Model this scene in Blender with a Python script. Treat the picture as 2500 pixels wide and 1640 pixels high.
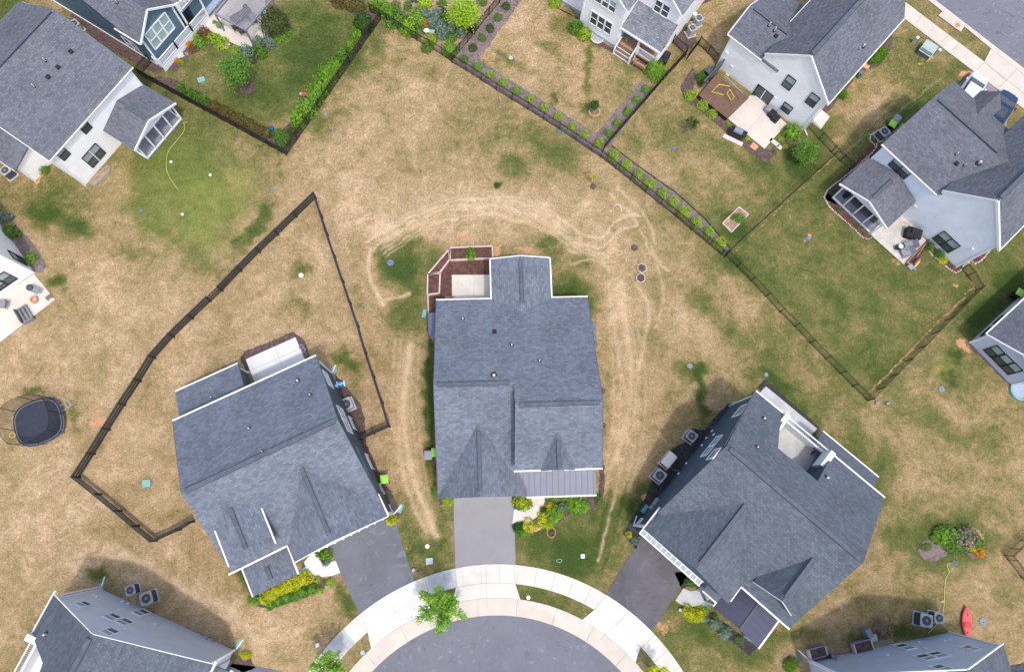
import bpy, math, random
import numpy as np
from mathutils import Vector, Matrix
R = math.radians
random.seed(7)
rng = np.random.default_rng(7)
for _o in list(bpy.data.objects): bpy.data.objects.remove(_o)
S = bpy.context.scene
COL = S.collection

# ------------------------------------------------------------------ camera
F, CX, CY, NX, NY, HC = 1750.0, 1250.0, 820.0, 1190.0, 1242.0, 60.0
_Z = Vector((-(NX - CX), (NY - CY), F)).normalized()
_Y = (Vector((0, 1, 0)) - _Z * _Z[1]).normalized()
_X = _Y.cross(_Z)
cam_d = bpy.data.cameras.new('camera'); cam = bpy.data.objects.new('camera', cam_d); COL.objects.link(cam)
cam.matrix_world = Matrix(((_X[0], _X[1], _X[2], 0), (_Y[0], _Y[1], _Y[2], 0), (_Z[0], _Z[1], _Z[2], HC), (0, 0, 0, 1)))
cam_d.sensor_width = 36; cam_d.lens = F / 2500 * 36; cam_d.clip_end = 2000; cam_d.clip_start = .5
S.camera = cam

# ------------------------------------------------------------------ light
SUN_EL, SUN_ROT = 67.0, 156.0        # shadows fall up and a little to the left in the picture
w = bpy.data.worlds.new('World'); S.world = w; w.use_nodes = True
nt = w.node_tree; bg = nt.nodes['Background']
sky = nt.nodes.new('ShaderNodeTexSky'); sky.sky_type = 'NISHITA'; sky.sun_disc = False
sky.sun_elevation = R(SUN_EL); sky.sun_rotation = R(SUN_ROT); sky.dust_density = 3.0; sky.air_density = 1.0; sky.altitude = 100
nt.links.new(sky.outputs[0], bg.inputs[0]); bg.inputs[1].default_value = .15
sd = bpy.data.lights.new('sun', 'SUN'); sd.energy = 1.15; sd.angle = R(2.5); sd.color = (1, .96, .90)
sun = bpy.data.objects.new('sun', sd); COL.objects.link(sun)
sdir = Vector((math.sin(R(SUN_ROT)) * math.cos(R(SUN_EL)), math.cos(R(SUN_ROT)) * math.cos(R(SUN_EL)), math.sin(R(SUN_EL))))
sun.rotation_euler = sdir.to_track_quat('Z', 'Y').to_euler(); sun.location = (0, 0, 80)
S.view_settings.view_transform = 'Standard'; S.view_settings.look = 'None'; S.view_settings.gamma = 1; S.view_settings.exposure = 1.02
S.render.film_transparent = False

# ------------------------------------------------------------------ survey: photograph pixel at a known height -> world point
def ray(px, py):
    d = Vector((px - CX, -(py - CY), -F))
    return Vector((d.dot(_X), d.dot(_Y), d.dot(_Z)))
def P(px, py, z=0.0):
    d = ray(px, py); k = (HC - z) / -d.z
    return Vector((d.x * k, d.y * k, z))
class Fr:                        # local frame of a house: origin and u axis from two surveyed points
    def __init__(s, a, b):
        s.o = P(*a); q = P(*b); d = Vector((q.x - s.o.x, q.y - s.o.y, 0)).normalized()
        s.d = d; s.e = Vector((-d.y, d.x, 0)); s.o = Vector((s.o.x, s.o.y, 0)); s.ang = math.atan2(d.y, d.x)
    def w(s, u, v, z=0.0): return s.o + s.d * u + s.e * v + Vector((0, 0, z))
    def l(s, p): q = Vector((p[0], p[1], 0)) - s.o; return q.dot(s.d), q.dot(s.e)
    def wall(s, ax, c, px, py):  # ray meets the vertical plane u=c or v=c -> (other coordinate, z)
        d = ray(px, py); n = s.d if ax == 'u' else s.e
        t = (c - (Vector((0, 0, 0)) - s.o).dot(n)) / d.dot(n); q = Vector((d.x * t, d.y * t, HC + d.z * t))
        u, v = s.l(q); return (v if ax == 'u' else u), q.z
W = Fr((NX, NY, 0), (NX + 500, NY, 0)); W.d = Vector((1, 0, 0)); W.e = Vector((0, 1, 0)); W.o = Vector((0, 0, 0)); W.ang = 0

# ------------------------------------------------------------------ materials
MATS = {}
def srgb(r, g, b): return tuple(((c / 255) / 12.92 if c / 255 <= .04045 else ((c / 255 + .055) / 1.055) ** 2.4) for c in (r, g, b))
def N(nt, t, **kw):
    n = nt.nodes.new(t)
    for k, v in kw.items():
        if k.startswith('i_'): n.inputs[int(k[2:])].default_value = v
        else: setattr(n, k, v)
    return n
def mat(name, col, rough=.8, var=.12, scale=6., metal=0., bump=0., bscale=30., spec=.3, alpha=1., trans=0., scuff=None):
    if name in MATS: return MATS[name]
    m = bpy.data.materials.new(name); m.use_nodes = True; nt = m.node_tree; b = nt.nodes['Principled BSDF']
    b.inputs['Roughness'].default_value = rough; b.inputs['Metallic'].default_value = metal; b.inputs['Specular IOR Level'].default_value = spec
    b.inputs['Alpha'].default_value = alpha; b.inputs['Transmission Weight'].default_value = trans
    tc = N(nt, 'ShaderNodeTexCoord')
    no = N(nt, 'ShaderNodeTexNoise'); no.inputs['Scale'].default_value = scale; no.inputs['Detail'].default_value = 5; no.inputs['Roughness'].default_value = .65
    geo = N(nt, 'ShaderNodeNewGeometry'); nt.links.new(geo.outputs['Position'], no.inputs['Vector'])
    mr = N(nt, 'ShaderNodeMapRange'); mr.inputs[1].default_value = .25; mr.inputs[2].default_value = .75; mr.inputs[3].default_value = 1 - var; mr.inputs[4].default_value = 1 + var
    nt.links.new(no.outputs['Fac'], mr.inputs[0])
    nl = N(nt, 'ShaderNodeTexNoise'); nl.inputs['Scale'].default_value = scale * .22; nl.inputs['Detail'].default_value = 6; nl.inputs['Distortion'].default_value = 1.5; nt.links.new(geo.outputs['Position'], nl.inputs['Vector'])
    ml = N(nt, 'ShaderNodeMapRange'); ml.inputs[1].default_value = .35; ml.inputs[2].default_value = .65; ml.inputs[3].default_value = 1 - var * .7; ml.inputs[4].default_value = 1 + var * .7; nt.links.new(nl.outputs['Fac'], ml.inputs[0])
    mul = N(nt, 'ShaderNodeMath', operation='MULTIPLY'); nt.links.new(mr.outputs[0], mul.inputs[0]); nt.links.new(ml.outputs[0], mul.inputs[1])
    mx = N(nt, 'ShaderNodeVectorMath', operation='SCALE'); mx.inputs[0].default_value = col; nt.links.new(mul.outputs[0], mx.inputs['Scale'])
    src = mx.outputs[0]
    if scuff:                                                    # pale tyre scuffs and dark stains
        n4 = N(nt, 'ShaderNodeTexNoise'); n4.inputs['Scale'].default_value = .55; n4.inputs['Detail'].default_value = 8; n4.inputs['Distortion'].default_value = 4.0; n4.inputs['Roughness'].default_value = .6; nt.links.new(geo.outputs['Position'], n4.inputs['Vector'])
        for lo, hi, colr, am in ((.60, .66, scuff, .5), (.40, .34, tuple(c * .6 for c in col), .55)):
            m4 = N(nt, 'ShaderNodeMapRange'); m4.inputs[1].default_value = lo; m4.inputs[2].default_value = hi; m4.inputs[3].default_value = 0; m4.inputs[4].default_value = am; nt.links.new(n4.outputs['Fac'], m4.inputs[0])
            mi = N(nt, 'ShaderNodeMix', data_type='RGBA'); nt.links.new(m4.outputs[0], mi.inputs[0]); nt.links.new(src, mi.inputs[6]); mi.inputs[7].default_value = (*colr, 1); src = mi.outputs[2]
    nt.links.new(src, b.inputs['Base Color'])
    if bump:
        n2 = N(nt, 'ShaderNodeTexNoise'); n2.inputs['Scale'].default_value = bscale; n2.inputs['Detail'].default_value = 3; nt.links.new(geo.outputs['Position'], n2.inputs['Vector'])
        bp = N(nt, 'ShaderNodeBump'); bp.inputs['Strength'].default_value = bump; bp.inputs['Distance'].default_value = .03
        nt.links.new(n2.outputs['Fac'], bp.inputs['Height']); nt.links.new(bp.outputs[0], b.inputs['Normal'])
    MATS[name] = m; return m
def shingle_mat(name, c1, c2, mort, tab=.30, course=.17):
    m = bpy.data.materials.new(name); m.use_nodes = True; nt = m.node_tree; b = nt.nodes['Principled BSDF']
    b.inputs['Roughness'].default_value = .95; b.inputs['Specular IOR Level'].default_value = .15
    uv = N(nt, 'ShaderNodeUVMap'); uv.uv_map = 'UVMap'
    # slight waviness so that courses are not ruler straight
    br = N(nt, 'ShaderNodeTexBrick'); br.offset = .37; br.offset_frequency = 2; br.squash = 1
    br.inputs['Color1'].default_value = (*c1, 1); br.inputs['Color2'].default_value = (*c2, 1); br.inputs['Mortar'].default_value = (*mort, 1)
    br.inputs['Scale'].default_value = 1; br.inputs['Mortar Size'].default_value = .012; br.inputs['Mortar Smooth'].default_value = .4; br.inputs['Bias'].default_value = -.1
    br.inputs['Brick Width'].default_value = tab; br.inputs['Row Height'].default_value = course
    nt.links.new(uv.outputs[0], br.inputs['Vector'])
    no = N(nt, 'ShaderNodeTexNoise'); no.inputs['Scale'].default_value = 3.2; no.inputs['Detail'].default_value = 6; no.inputs['Roughness'].default_value = .75
    nt.links.new(uv.outputs[0], no.inputs['Vector'])
    n3 = N(nt, 'ShaderNodeTexNoise'); n3.inputs['Scale'].default_value = .35; n3.inputs['Detail'].default_value = 3; nt.links.new(uv.outputs[0], n3.inputs['Vector'])
    ad = N(nt, 'ShaderNodeMath', operation='ADD'); nt.links.new(no.outputs['Fac'], ad.inputs[0]); nt.links.new(n3.outputs['Fac'], ad.inputs[1])
    mr = N(nt, 'ShaderNodeMapRange'); mr.inputs[1].default_value = .65; mr.inputs[2].default_value = 1.35; mr.inputs[3].default_value = .80; mr.inputs[4].default_value = 1.2
    nt.links.new(ad.outputs[0], mr.inputs[0])
    mx = N(nt, 'ShaderNodeVectorMath', operation='SCALE'); nt.links.new(br.outputs['Color'], mx.inputs[0]); nt.links.new(mr.outputs[0], mx.inputs['Scale'])
    nt.links.new(mx.outputs[0], b.inputs['Base Color'])
    bp = N(nt, 'ShaderNodeBump'); bp.inputs['Strength'].default_value = .5; bp.inputs['Distance'].default_value = .02
    nt.links.new(br.outputs['Fac'], bp.inputs['Height']); bp.invert = True; nt.links.new(bp.outputs[0], b.inputs['Normal'])
    MATS[name] = m; return m
def lap_mat(name, col, step=.15):
    m = bpy.data.materials.new(name); m.use_nodes = True; nt = m.node_tree; b = nt.nodes['Principled BSDF']
    b.inputs['Roughness'].default_value = .7; b.inputs['Specular IOR Level'].default_value = .25
    geo = N(nt, 'ShaderNodeNewGeometry'); sp = N(nt, 'ShaderNodeSeparateXYZ'); nt.links.new(geo.outputs['Position'], sp.inputs[0])
    dv = N(nt, 'ShaderNodeMath', operation='DIVIDE', i_1=step); nt.links.new(sp.outputs[2], dv.inputs[0])
    fr = N(nt, 'ShaderNodeMath', operation='FRACT'); nt.links.new(dv.outputs[0], fr.inputs[0])
    gp = N(nt, 'ShaderNodeMapRange'); gp.inputs[1].default_value = .0; gp.inputs[2].default_value = .12; gp.inputs[3].default_value = .78; gp.inputs[4].default_value = 1.0; nt.links.new(fr.outputs[0], gp.inputs[0])
    no = N(nt, 'ShaderNodeTexNoise'); no.inputs['Scale'].default_value = .8; no.inputs['Detail'].default_value = 4; nt.links.new(geo.outputs['Position'], no.inputs['Vector'])
    mr = N(nt, 'ShaderNodeMapRange'); mr.inputs[1].default_value = .3; mr.inputs[2].default_value = .7; mr.inputs[3].default_value = .94; mr.inputs[4].default_value = 1.05; nt.links.new(no.outputs['Fac'], mr.inputs[0])
    mu = N(nt, 'ShaderNodeMath', operation='MULTIPLY'); nt.links.new(gp.outputs[0], mu.inputs[0]); nt.links.new(mr.outputs[0], mu.inputs[1])
    mx = N(nt, 'ShaderNodeVectorMath', operation='SCALE'); mx.inputs[0].default_value = col; nt.links.new(mu.outputs[0], mx.inputs['Scale']); nt.links.new(mx.outputs[0], b.inputs['Base Color'])
    bp = N(nt, 'ShaderNodeBump'); bp.inputs['Strength'].default_value = .6; bp.inputs['Distance'].default_value = .015; nt.links.new(fr.outputs[0], bp.inputs['Height']); nt.links.new(bp.outputs[0], b.inputs['Normal'])
    MATS[name] = m; return m
def leaf_mat(name, a, c, dark=.45):
    m = bpy.data.materials.new(name); m.use_nodes = True; nt = m.node_tree; b = nt.nodes['Principled BSDF']
    b.inputs['Roughness'].default_value = .6; b.inputs['Specular IOR Level'].default_value = .25
    geo = N(nt, 'ShaderNodeNewGeometry'); mix = N(nt, 'ShaderNodeMix', data_type='RGBA')
    mix.inputs[6].default_value = (*a, 1); mix.inputs[7].default_value = (*c, 1)
    no = N(nt, 'ShaderNodeTexNoise'); no.inputs['Scale'].default_value = 2.3; nt.links.new(geo.outputs['Position'], no.inputs['Vector'])
    ad = N(nt, 'ShaderNodeMath', operation='ADD'); nt.links.new(geo.outputs['Random Per Island'], ad.inputs[0]); nt.links.new(no.outputs['Fac'], ad.inputs[1])
    sb = N(nt, 'ShaderNodeMath', operation='SUBTRACT', i_1=.5); nt.links.new(ad.outputs[0], sb.inputs[0]); sb.use_clamp = True
    nt.links.new(sb.outputs[0], mix.inputs[0]); nt.links.new(mix.outputs[2], b.inputs['Base Color'])
    # thin leaves let light through
    tr = N(nt, 'ShaderNodeBsdfTranslucent'); nt.links.new(mix.outputs[2], tr.inputs[0]); ms = N(nt, 'ShaderNodeMixShader', i_0=.35)
    nt.links.new(b.outputs[0], ms.inputs[1]); nt.links.new(tr.outputs[0], ms.inputs[2]); nt.links.new(ms.outputs[0], nt.nodes['Material Output'].inputs[0])
    MATS[name] = m; return m
def ground_mat():
    m = bpy.data.materials.new('lawn'); m.use_nodes = True; nt = m.node_tree; b = nt.nodes['Principled BSDF']
    b.inputs['Roughness'].default_value = 1; b.inputs['Specular IOR Level'].default_value = .05
    geo = N(nt, 'ShaderNodeNewGeometry')
    def noise(sc, det=4, ro=.6, dist=0):
        n = N(nt, 'ShaderNodeTexNoise'); n.inputs['Scale'].default_value = sc; n.inputs['Detail'].default_value = det; n.inputs['Roughness'].default_value = ro; n.inputs['Distortion'].default_value = dist
        nt.links.new(geo.outputs['Position'], n.inputs['Vector']); return n.outputs['Fac']
    def math_(op, a, c):
        n = N(nt, 'ShaderNodeMath', operation=op)
        for i, x in enumerate((a, c)):
            if isinstance(x, (int, float)): n.inputs[i].default_value = x
            else: nt.links.new(x, n.inputs[i])
        return n.outputs[0]
    def rng_(x, a, c, d, e):
        n = N(nt, 'ShaderNodeMapRange'); nt.links.new(x, n.inputs[0])
        for i, v in enumerate((a, c, d, e)): n.inputs[i + 1].default_value = v
        return n.outputs[0]
    ag = N(nt, 'ShaderNodeAttribute'); ag.attribute_name = 'lawn'; sep = N(nt, 'ShaderNodeSeparateColor'); nt.links.new(ag.outputs['Color'], sep.inputs[0])
    g = sep.outputs[0]; viv = sep.outputs[1]; soil = sep.outputs[2]
    g2 = math_('ADD', g, math_('ADD', rng_(noise(.38, 4, .65, .6), .3, .7, -.17, .17), math_('ADD', rng_(noise(1.7, 5, .75, .7), .3, .7, -.15, .15), rng_(noise(5.5, 3, .8), .3, .7, -.15, .15))))
    cr = N(nt, 'ShaderNodeValToRGB'); nt.links.new(g2, cr.inputs[0]); e = cr.color_ramp.elements
    stops = [(0.0, srgb(186, 161, 129)), (.2, srgb(160, 136, 103)), (.4, srgb(137, 119, 82)), (.55, srgb(110, 104, 64)), (.72, srgb(88, 93, 50)), (1.0, srgb(60, 76, 35))]
    e[0].position = 0; e[0].color = (*stops[0][1], 1); e[1].position = 1; e[1].color = (*stops[-1][1], 1)
    for p_, c_ in stops[1:-1]: q = e.new(p_); q.color = (*c_, 1)
    mv = N(nt, 'ShaderNodeMix', data_type='RGBA'); nt.links.new(math_('MULTIPLY', viv, rng_(noise(1.6, 4), .35, .65, .45, 1)), mv.inputs[0]); nt.links.new(cr.outputs[0], mv.inputs[6]); mv.inputs[7].default_value = (*srgb(122, 132, 62), 1)
    so = N(nt, 'ShaderNodeMix', data_type='RGBA'); nt.links.new(rng_(math_('ADD', soil, rng_(noise(3.5, 5, .75), .3, .7, -.35, .35)), .35, .7, 0, 1), so.inputs[0]); nt.links.new(mv.outputs[2], so.inputs[6]); so.inputs[7].default_value = (*srgb(190, 142, 106), 1)
    tk = N(nt, 'ShaderNodeMix', data_type='RGBA'); nt.links.new(math_('MULTIPLY', ag.outputs['Alpha'], rng_(noise(3.0, 4, .8), .3, .62, .6, 1)), tk.inputs[0]); nt.links.new(so.outputs[2], tk.inputs[6]); tk.inputs[7].default_value = (*srgb(194, 170, 138), 1)
    tf = N(nt, 'ShaderNodeMix', data_type='RGBA'); nt.links.new(rng_(noise(2.9, 3, .7, 1.), .57, .70, 0, .42), tf.inputs[0]); nt.links.new(tk.outputs[2], tf.inputs[6]); tf.inputs[7].default_value = (*srgb(92, 88, 50), 1)
    f = math_('MULTIPLY', rng_(noise(4.2, 4, .85), .3, .7, .84, 1.16), rng_(noise(10, 2, .9), .3, .7, .66, 1.34))
    f = math_('MULTIPLY', f, rng_(noise(1.1, 5, .7), .3, .7, .9, 1.1))
    vo = N(nt, 'ShaderNodeVectorMath', operation='SCALE'); nt.links.new(tf.outputs[2], vo.inputs[0]); nt.links.new(f, vo.inputs['Scale']); nt.links.new(vo.outputs[0], b.inputs['Base Color'])
    bp = N(nt, 'ShaderNodeBump'); bp.inputs['Strength'].default_value = .8; bp.inputs['Distance'].default_value = .05; nt.links.new(noise(16, 4, .8), bp.inputs['Height']); nt.links.new(bp.outputs[0], b.inputs['Normal'])
    return m
M = {}
def mm(k, *a, **kw): M[k] = mat(k, *a, **kw)
mm('dull_white', (.5, .5, .48), .7, .1); mm('white', (.74, .75, .76), .6, .03); mm('trim', (.70, .70, .68), .6, .05); mm('cream', (.72, .69, .60), .6, .06)
mm('concrete', (.56, .52, .46), .9, .09, 1.5, bump=.1); mm('new_concrete', (.62, .605, .58), .9, .07, 1.2, bump=.1); mm('grey_concrete', (.42, .42, .41), .9, .14, 2.0, bump=.1)
mm('tan_concrete', (.54, .49, .42), .9, .08, 1.0, bump=.1); mm('curb', (.52, .455, .385), .9, .08, 1.4)
mm('joint', (.34, .30, .26), 1, .1); mm('asphalt', (.135, .135, .155), .95, .12, .7, bump=.3, bscale=40, scuff=(.22, .22, .24)); mm('asphalt_light', (.235, .228, .234), .95, .07, .8, bump=.3, bscale=40)
mm('asphalt_dark', (.105, .10, .11), .95, .2, .6, bump=.3, bscale=40, scuff=(.19, .175, .175)); mm('road', (.15, .152, .172), .95, .08, .5, bump=.2, bscale=40, scuff=(.27, .27, .29))
mm('mulch', (.105, .07, .062), 1, .45, 12, bump=.8); mm('mulch_dark', (.045, .040, .040), 1, .5, 12, bump=.8); mm('mulch_grey', (.17, .13, .125), 1, .4, 9, bump=.8); mm('mulch_red', (.105, .05, .038), 1, .45, 10, bump=.8)
mm('mulch_tan', (.30, .20, .14), 1, .3, 9, bump=.6)
mm('soil', (.45, .24, .12), 1, .25, 5, bump=.5); mm('black_metal', (.012, .012, .013), .5, .1); mm('fence_wood', (.030, .027, .027), .7, .3, 5)
mm('brown_metal', (.05, .037, .026), .6, .2); mm('glass_dark', (.06, .07, .075), .12, .35, 1.2, spec=.6); mm('glass_pale', (.30, .38, .375), .25, .12, 1.5, spec=.6)
mm('black_trim', (.018, .018, .02), .5, .1); mm('dark_cloth', (.022, .023, .027), .85, .3, 4, bump=.4, bscale=8); mm('ac_grey', (.34, .34, .34), .5, .08); mm('ac_dark', (.065, .075, .085), .55, .15, 9)
mm('ac_fan', (.02, .02, .022), .6, .1); mm('slate_metal_dark', (.065, .068, .10), .4, .06, 2.); mm('slate_metal', (.115, .122, .170), .38, .06, 2., spec=.5); mm('bin_lime', (.33, .62, .08), .45, .08); mm('bin_black', (.014, .015, .016), .5, .1); mm('bin_grey', (.25, .27, .30), .5, .08)
mm('teal', (.17, .36, .32), .6, .15); mm('blue_cover', (.13, .16, .27), .6, .15); mm('plastic_grey', (.20, .21, .24), .6, .1); mm('wood', (.35, .20, .13), .8, .2, 8); mm('deck_wood', (.155, .088, .062), .75, .16, 3)
mm('timber_pale', (.55, .42, .36), .8, .12, 4); mm('stone', (.60, .52, .44), .9, .2, 6); mm('paver', (.47, .43, .39), .9, .16, 5); mm('kayak_red', (.68, .085, .10), .4, .08, 3); mm('bark', (.13, .10, .075), .9, .25, 15)
mm('car_silver', (.60, .65, .74), .25, .03, metal=.1, spec=.6); mm('car_blue', (.02, .045, .11), .2, .03, metal=.3, spec=.6); mm('tyre', (.012, .012, .012), .9, .1); mm('rim', (.35, .35, .36), .3, .05, metal=.8)
mm('net', (.015, .016, .02), .9, .1); mm('pad', (.026, .031, .046), .6, .15); mm('mat_cloth', (.03, .036, .052), .7, .15); mm('pale_blue', (.30, .36, .46), .5, .1)
mm('orange', (.62, .22, .03), .6, .15); mm('yellow', (.7, .55, .04), .6, .1); mm('hose', (.50, .55, .15), .6, .05); mm('hose_tan', (.42, .33, .22), .8, .1); mm('blue_pot', (.02, .09, .32), .4, .1); mm('toy_blue', (.02, .25, .62), .5, .05)
mm('red', (.5, .05, .03), .5, .1); mm('pavers_orange', (.55, .28, .14), .9, .15); mm('clay', (.42, .24, .17), .9, .2); mm('green_box', (.10, .15, .13), .6, .1); mm('box_pale', (.36, .42, .40), .6, .08); mm('brick', (.36, .19, .14), .9, .25, 8)
mm('peach', (.60, .33, .16), .8, .08); mm('furn_grey', (.22, .22, .25), .8, .15, 6); mm('wicker', (.10, .085, .08), .9, .3, 12); mm('rock_dark', (.05, .05, .055), .9, .3, 8); mm('flower_pink', (.60, .28, .36), .7, .2); mm('flower_white', (.75, .75, .70), .7, .05)
lap_mat('siding_white', (.93, .905, .87)); lap_mat('siding_cool', (.80, .82, .86)); lap_mat('siding_teal', (.075, .105, .118)); lap_mat('siding_slate', (.055, .095, .135)); lap_mat('siding_blue', (.10, .165, .21)); lap_mat('siding_grey', (.66, .68, .74)); lap_mat('siding_lav', (.54, .58, .68)); lap_mat('siding_pale', (.88, .86, .85))
for k, c1, c2, mo in (('shingle_blue', (.170, .188, .222), (.108, .122, .150), (.09, .102, .126)), ('shingle_grey', (.150, .155, .176), (.100, .105, .122), (.082, .086, .10)), ('shingle_slate', (.122, .138, .160), (.082, .095, .113), (.060, .070, .085)), ('shingle_pale', (.22, .225, .25), (.13, .135, .155), (.08, .085, .1))):
    shingle_mat(k, c1, c2, mo)
mm('cap', (.088, .100, .122), .95, .2, 5); mm('cap_edge', (.048, .053, .064), .9, .1)
leaf_mat('leaf_mid', (0.083, 0.189, 0.022), (0.189, 0.354, 0.056)); leaf_mat('leaf_dark', (0.034, 0.088, 0.016), (0.095, 0.189, 0.034)); leaf_mat('leaf_lime', (0.221, 0.399, 0.022), (0.465, 0.609, 0.044)); leaf_mat('leaf_yellow', (.45, .50, .02), (.72, .70, .03))
leaf_mat('leaf_bright', (0.133, 0.299, 0.022), (0.288, 0.487, 0.056)); leaf_mat('leaf_blue', (0.133, 0.211, 0.144), (0.299, 0.399, 0.299)); leaf_mat('leaf_brown', (.10, .085, .02), (.22, .18, .05)); leaf_mat('leaf_rust', (.16, .09, .04), (.28, .17, .08)); leaf_mat('leaf_orange', (.6, .2, .01), (.75, .38, .03)); leaf_mat('leaf_hedge', (0.068, 0.189, 0.007), (0.176, 0.365, 0.014))
leaf_mat('leaf_pinkmix', (.13, .25, .05), (.45, .26, .30)); leaf_mat('leaf_redgreen', (0.061, 0.074, 0.027), (0.135, 0.176, 0.041))
for k in list(MATS): M[k] = MATS[k]
M['lawn'] = ground_mat()

# ------------------------------------------------------------------ mesh building
class MB:
    def __init__(s): s.v = []; s.f = []; s.uv = {}
    def poly(s, pts, uvs=None):
        i = len(s.v); s.v += [tuple(p) for p in pts]; s.f.append(tuple(range(i, i + len(pts))))
        if uvs: s.uv[len(s.f) - 1] = uvs
    def prism(s, pts, dz):                                        # polygon extruded straight down by dz
        n = len(pts); lo = [Vector(p) - Vector((0, 0, dz)) for p in pts]
        s.poly(pts); s.poly(lo[::-1])
        for i in range(n): j = (i + 1) % n; s.poly([pts[i], lo[i], lo[j], pts[j]])
    def box(s, fr, u0, u1, v0, v1, z0, z1): s.prism([fr.w(u0, v0, z1), fr.w(u1, v0, z1), fr.w(u1, v1, z1), fr.w(u0, v1, z1)], z1 - z0)
    def beam(s, p, q, w_=.1, h=.1, up=None):
        p = Vector(p); q = Vector(q); d = (q - p)
        if d.length < 1e-6: return
        d.normalize(); up = Vector(up) if up else (Vector((0, 0, 1)) if abs(d.z) < .95 else Vector((0, 1, 0)))
        x = d.cross(up).normalized(); y = x.cross(d).normalized(); a = x * (w_ / 2); c = y * (h / 2)
        A = [p - a - c, p + a - c, p + a + c, p - a + c]; B = [t + (q - p) for t in A]
        s.poly(A); s.poly(B[::-1])
        for i in range(4): j = (i + 1) % 4; s.poly([A[i], B[i], B[j], A[j]])
    def cyl(s, c, r, h, n=16, r2=None, axis=None, ry=None, rot=0):
        c = Vector(c); r2 = r if r2 is None else r2; ry = r if ry is None else ry; k2 = r2 / r if r else 1
        def ring(rr, z, kk):
            out = []
            for i in range(n):
                a = 2 * math.pi * i / n; x, y = math.cos(a) * r * kk, math.sin(a) * ry * kk
                out.append(c + Vector((x * math.cos(rot) - y * math.sin(rot), x * math.sin(rot) + y * math.cos(rot), z)))
            return out
        A = ring(r, 0, 1); B = ring(r2, h, k2); s.poly(A[::-1]); s.poly(B)
        for i in range(n): j = (i + 1) % n; s.poly([A[i], A[j], B[j], B[i]])
    def ring(s, c, r0, r1, h, n=24, a0=0, a1=2 * math.pi):
        c = Vector(c)
        for i in range(n):
            t0 = a0 + (a1 - a0) * i / n; t1 = a0 + (a1 - a0) * (i + 1) / n
            q = [c + Vector((math.cos(t) * r, math.sin(t) * r, h)) for t, r in ((t0, r0), (t0, r1), (t1, r1), (t1, r0))]
            s.prism(q, h)
    def tube(s, pts, r=.02, n=6):
        pts = [Vector(p) for p in pts]; rings = []
        for i, p in enumerate(pts):
            d = (pts[min(i + 1, len(pts) - 1)] - pts[max(i - 1, 0)]).normalized(); up = Vector((0, 0, 1)) if abs(d.z) < .9 else Vector((1, 0, 0))
            x = d.cross(up).normalized(); y = x.cross(d); rr = r[i] if isinstance(r, (list, tuple)) else r
            rings.append([p + x * math.cos(2 * math.pi * k / n) * rr + y * math.sin(2 * math.pi * k / n) * rr for k in range(n)])
        for a, c in zip(rings, rings[1:]):
            for k in range(n): j = (k + 1) % n; s.poly([a[k], a[j], c[j], c[k]])
        s.poly(rings[0][::-1]); s.poly(rings[-1])
    def dome(s, c, rx, ry, h, rot=0, n=14, m=4, k=.9):
        c = Vector(c); prev = None
        for i in range(m + 1):
            t = i / m * math.pi / 2; sc = math.cos(t) ** k; z = math.sin(t) * h; ring = []
            for j in range(n):
                a = 2 * math.pi * j / n; x, y = math.cos(a) * rx * sc, math.sin(a) * ry * sc
                ring.append(c + Vector((x * math.cos(rot) - y * math.sin(rot), x * math.sin(rot) + y * math.cos(rot), z)))
            if prev:
                for j in range(n): q = (j + 1) % n; s.poly([prev[j], prev[q], ring[q], ring[j]])
            prev = ring
    def build(s, name, m, parent=None, smooth=False):
        if not s.v: return None
        me = bpy.data.meshes.new(name); o = bpy.data.objects.new(name, me)
        if parent is not None:
            off = wloc(parent); o.parent = parent
        else:
            a = np.array(s.v); off = Vector((float(a[:, 0].mean()), float(a[:, 1].mean()), float(a[:, 2].min()))); o.location = off
        me.from_pydata([(x - off.x, y - off.y, z - off.z) for x, y, z in s.v], [], s.f)
        if s.uv:
            L = me.uv_layers.new(name='UVMap')
            for fi, uvs in s.uv.items():
                p = me.polygons[fi]
                for k, li in enumerate(p.loop_indices): L.data[li].uv = uvs[k]
        me.materials.append(M[m] if isinstance(m, str) else m); me.update()
        if smooth: me.polygons.foreach_set('use_smooth', [True] * len(me.polygons))
        COL.objects.link(o); return o
def wloc(o):
    q = Vector(o.location)
    while o.parent: o = o.parent; q += o.location
    return q
def tag(o, label=None, cat=None, group=None, kind=None):
    if o is None: return
    if label: o['label'] = label
    if cat: o['category'] = cat
    if group: o['group'] = group
    if kind: o['kind'] = kind
    return o
def empty(name, loc, label, cat, group=None):
    o = bpy.data.objects.new(name, None); COL.objects.link(o); o.location = loc; o.empty_display_size = .3
    return tag(o, label, cat, group)
def sheet(name, pxs, z, m, kind='structure', closed=True, thick=.05):
    b = MB(); b.prism([P(x, y, z) for x, y in pxs], thick); o = b.build(name, m); tag(o, kind=kind); return o
def rough_edge(pxs, amp=2.0, step=6):                             # wavy bed outline
    out = []; n = len(pxs)
    for i in range(n):
        a = pxs[i]; c = pxs[(i + 1) % n]; d = math.hypot(c[0] - a[0], c[1] - a[1]); k = max(1, int(d / step))
        for j in range(k):
            t = j / k; out.append((a[0] + (c[0] - a[0]) * t + random.uniform(-amp, amp), a[1] + (c[1] - a[1]) * t + random.uniform(-amp, amp)))
    return out
def line_on(b, pts, z, wd=.02):                                    # thin joint line laid on a slab
    for a, c in zip(pts, pts[1:]): b.beam(P(*a, z), P(*c, z), wd, .006)
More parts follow.
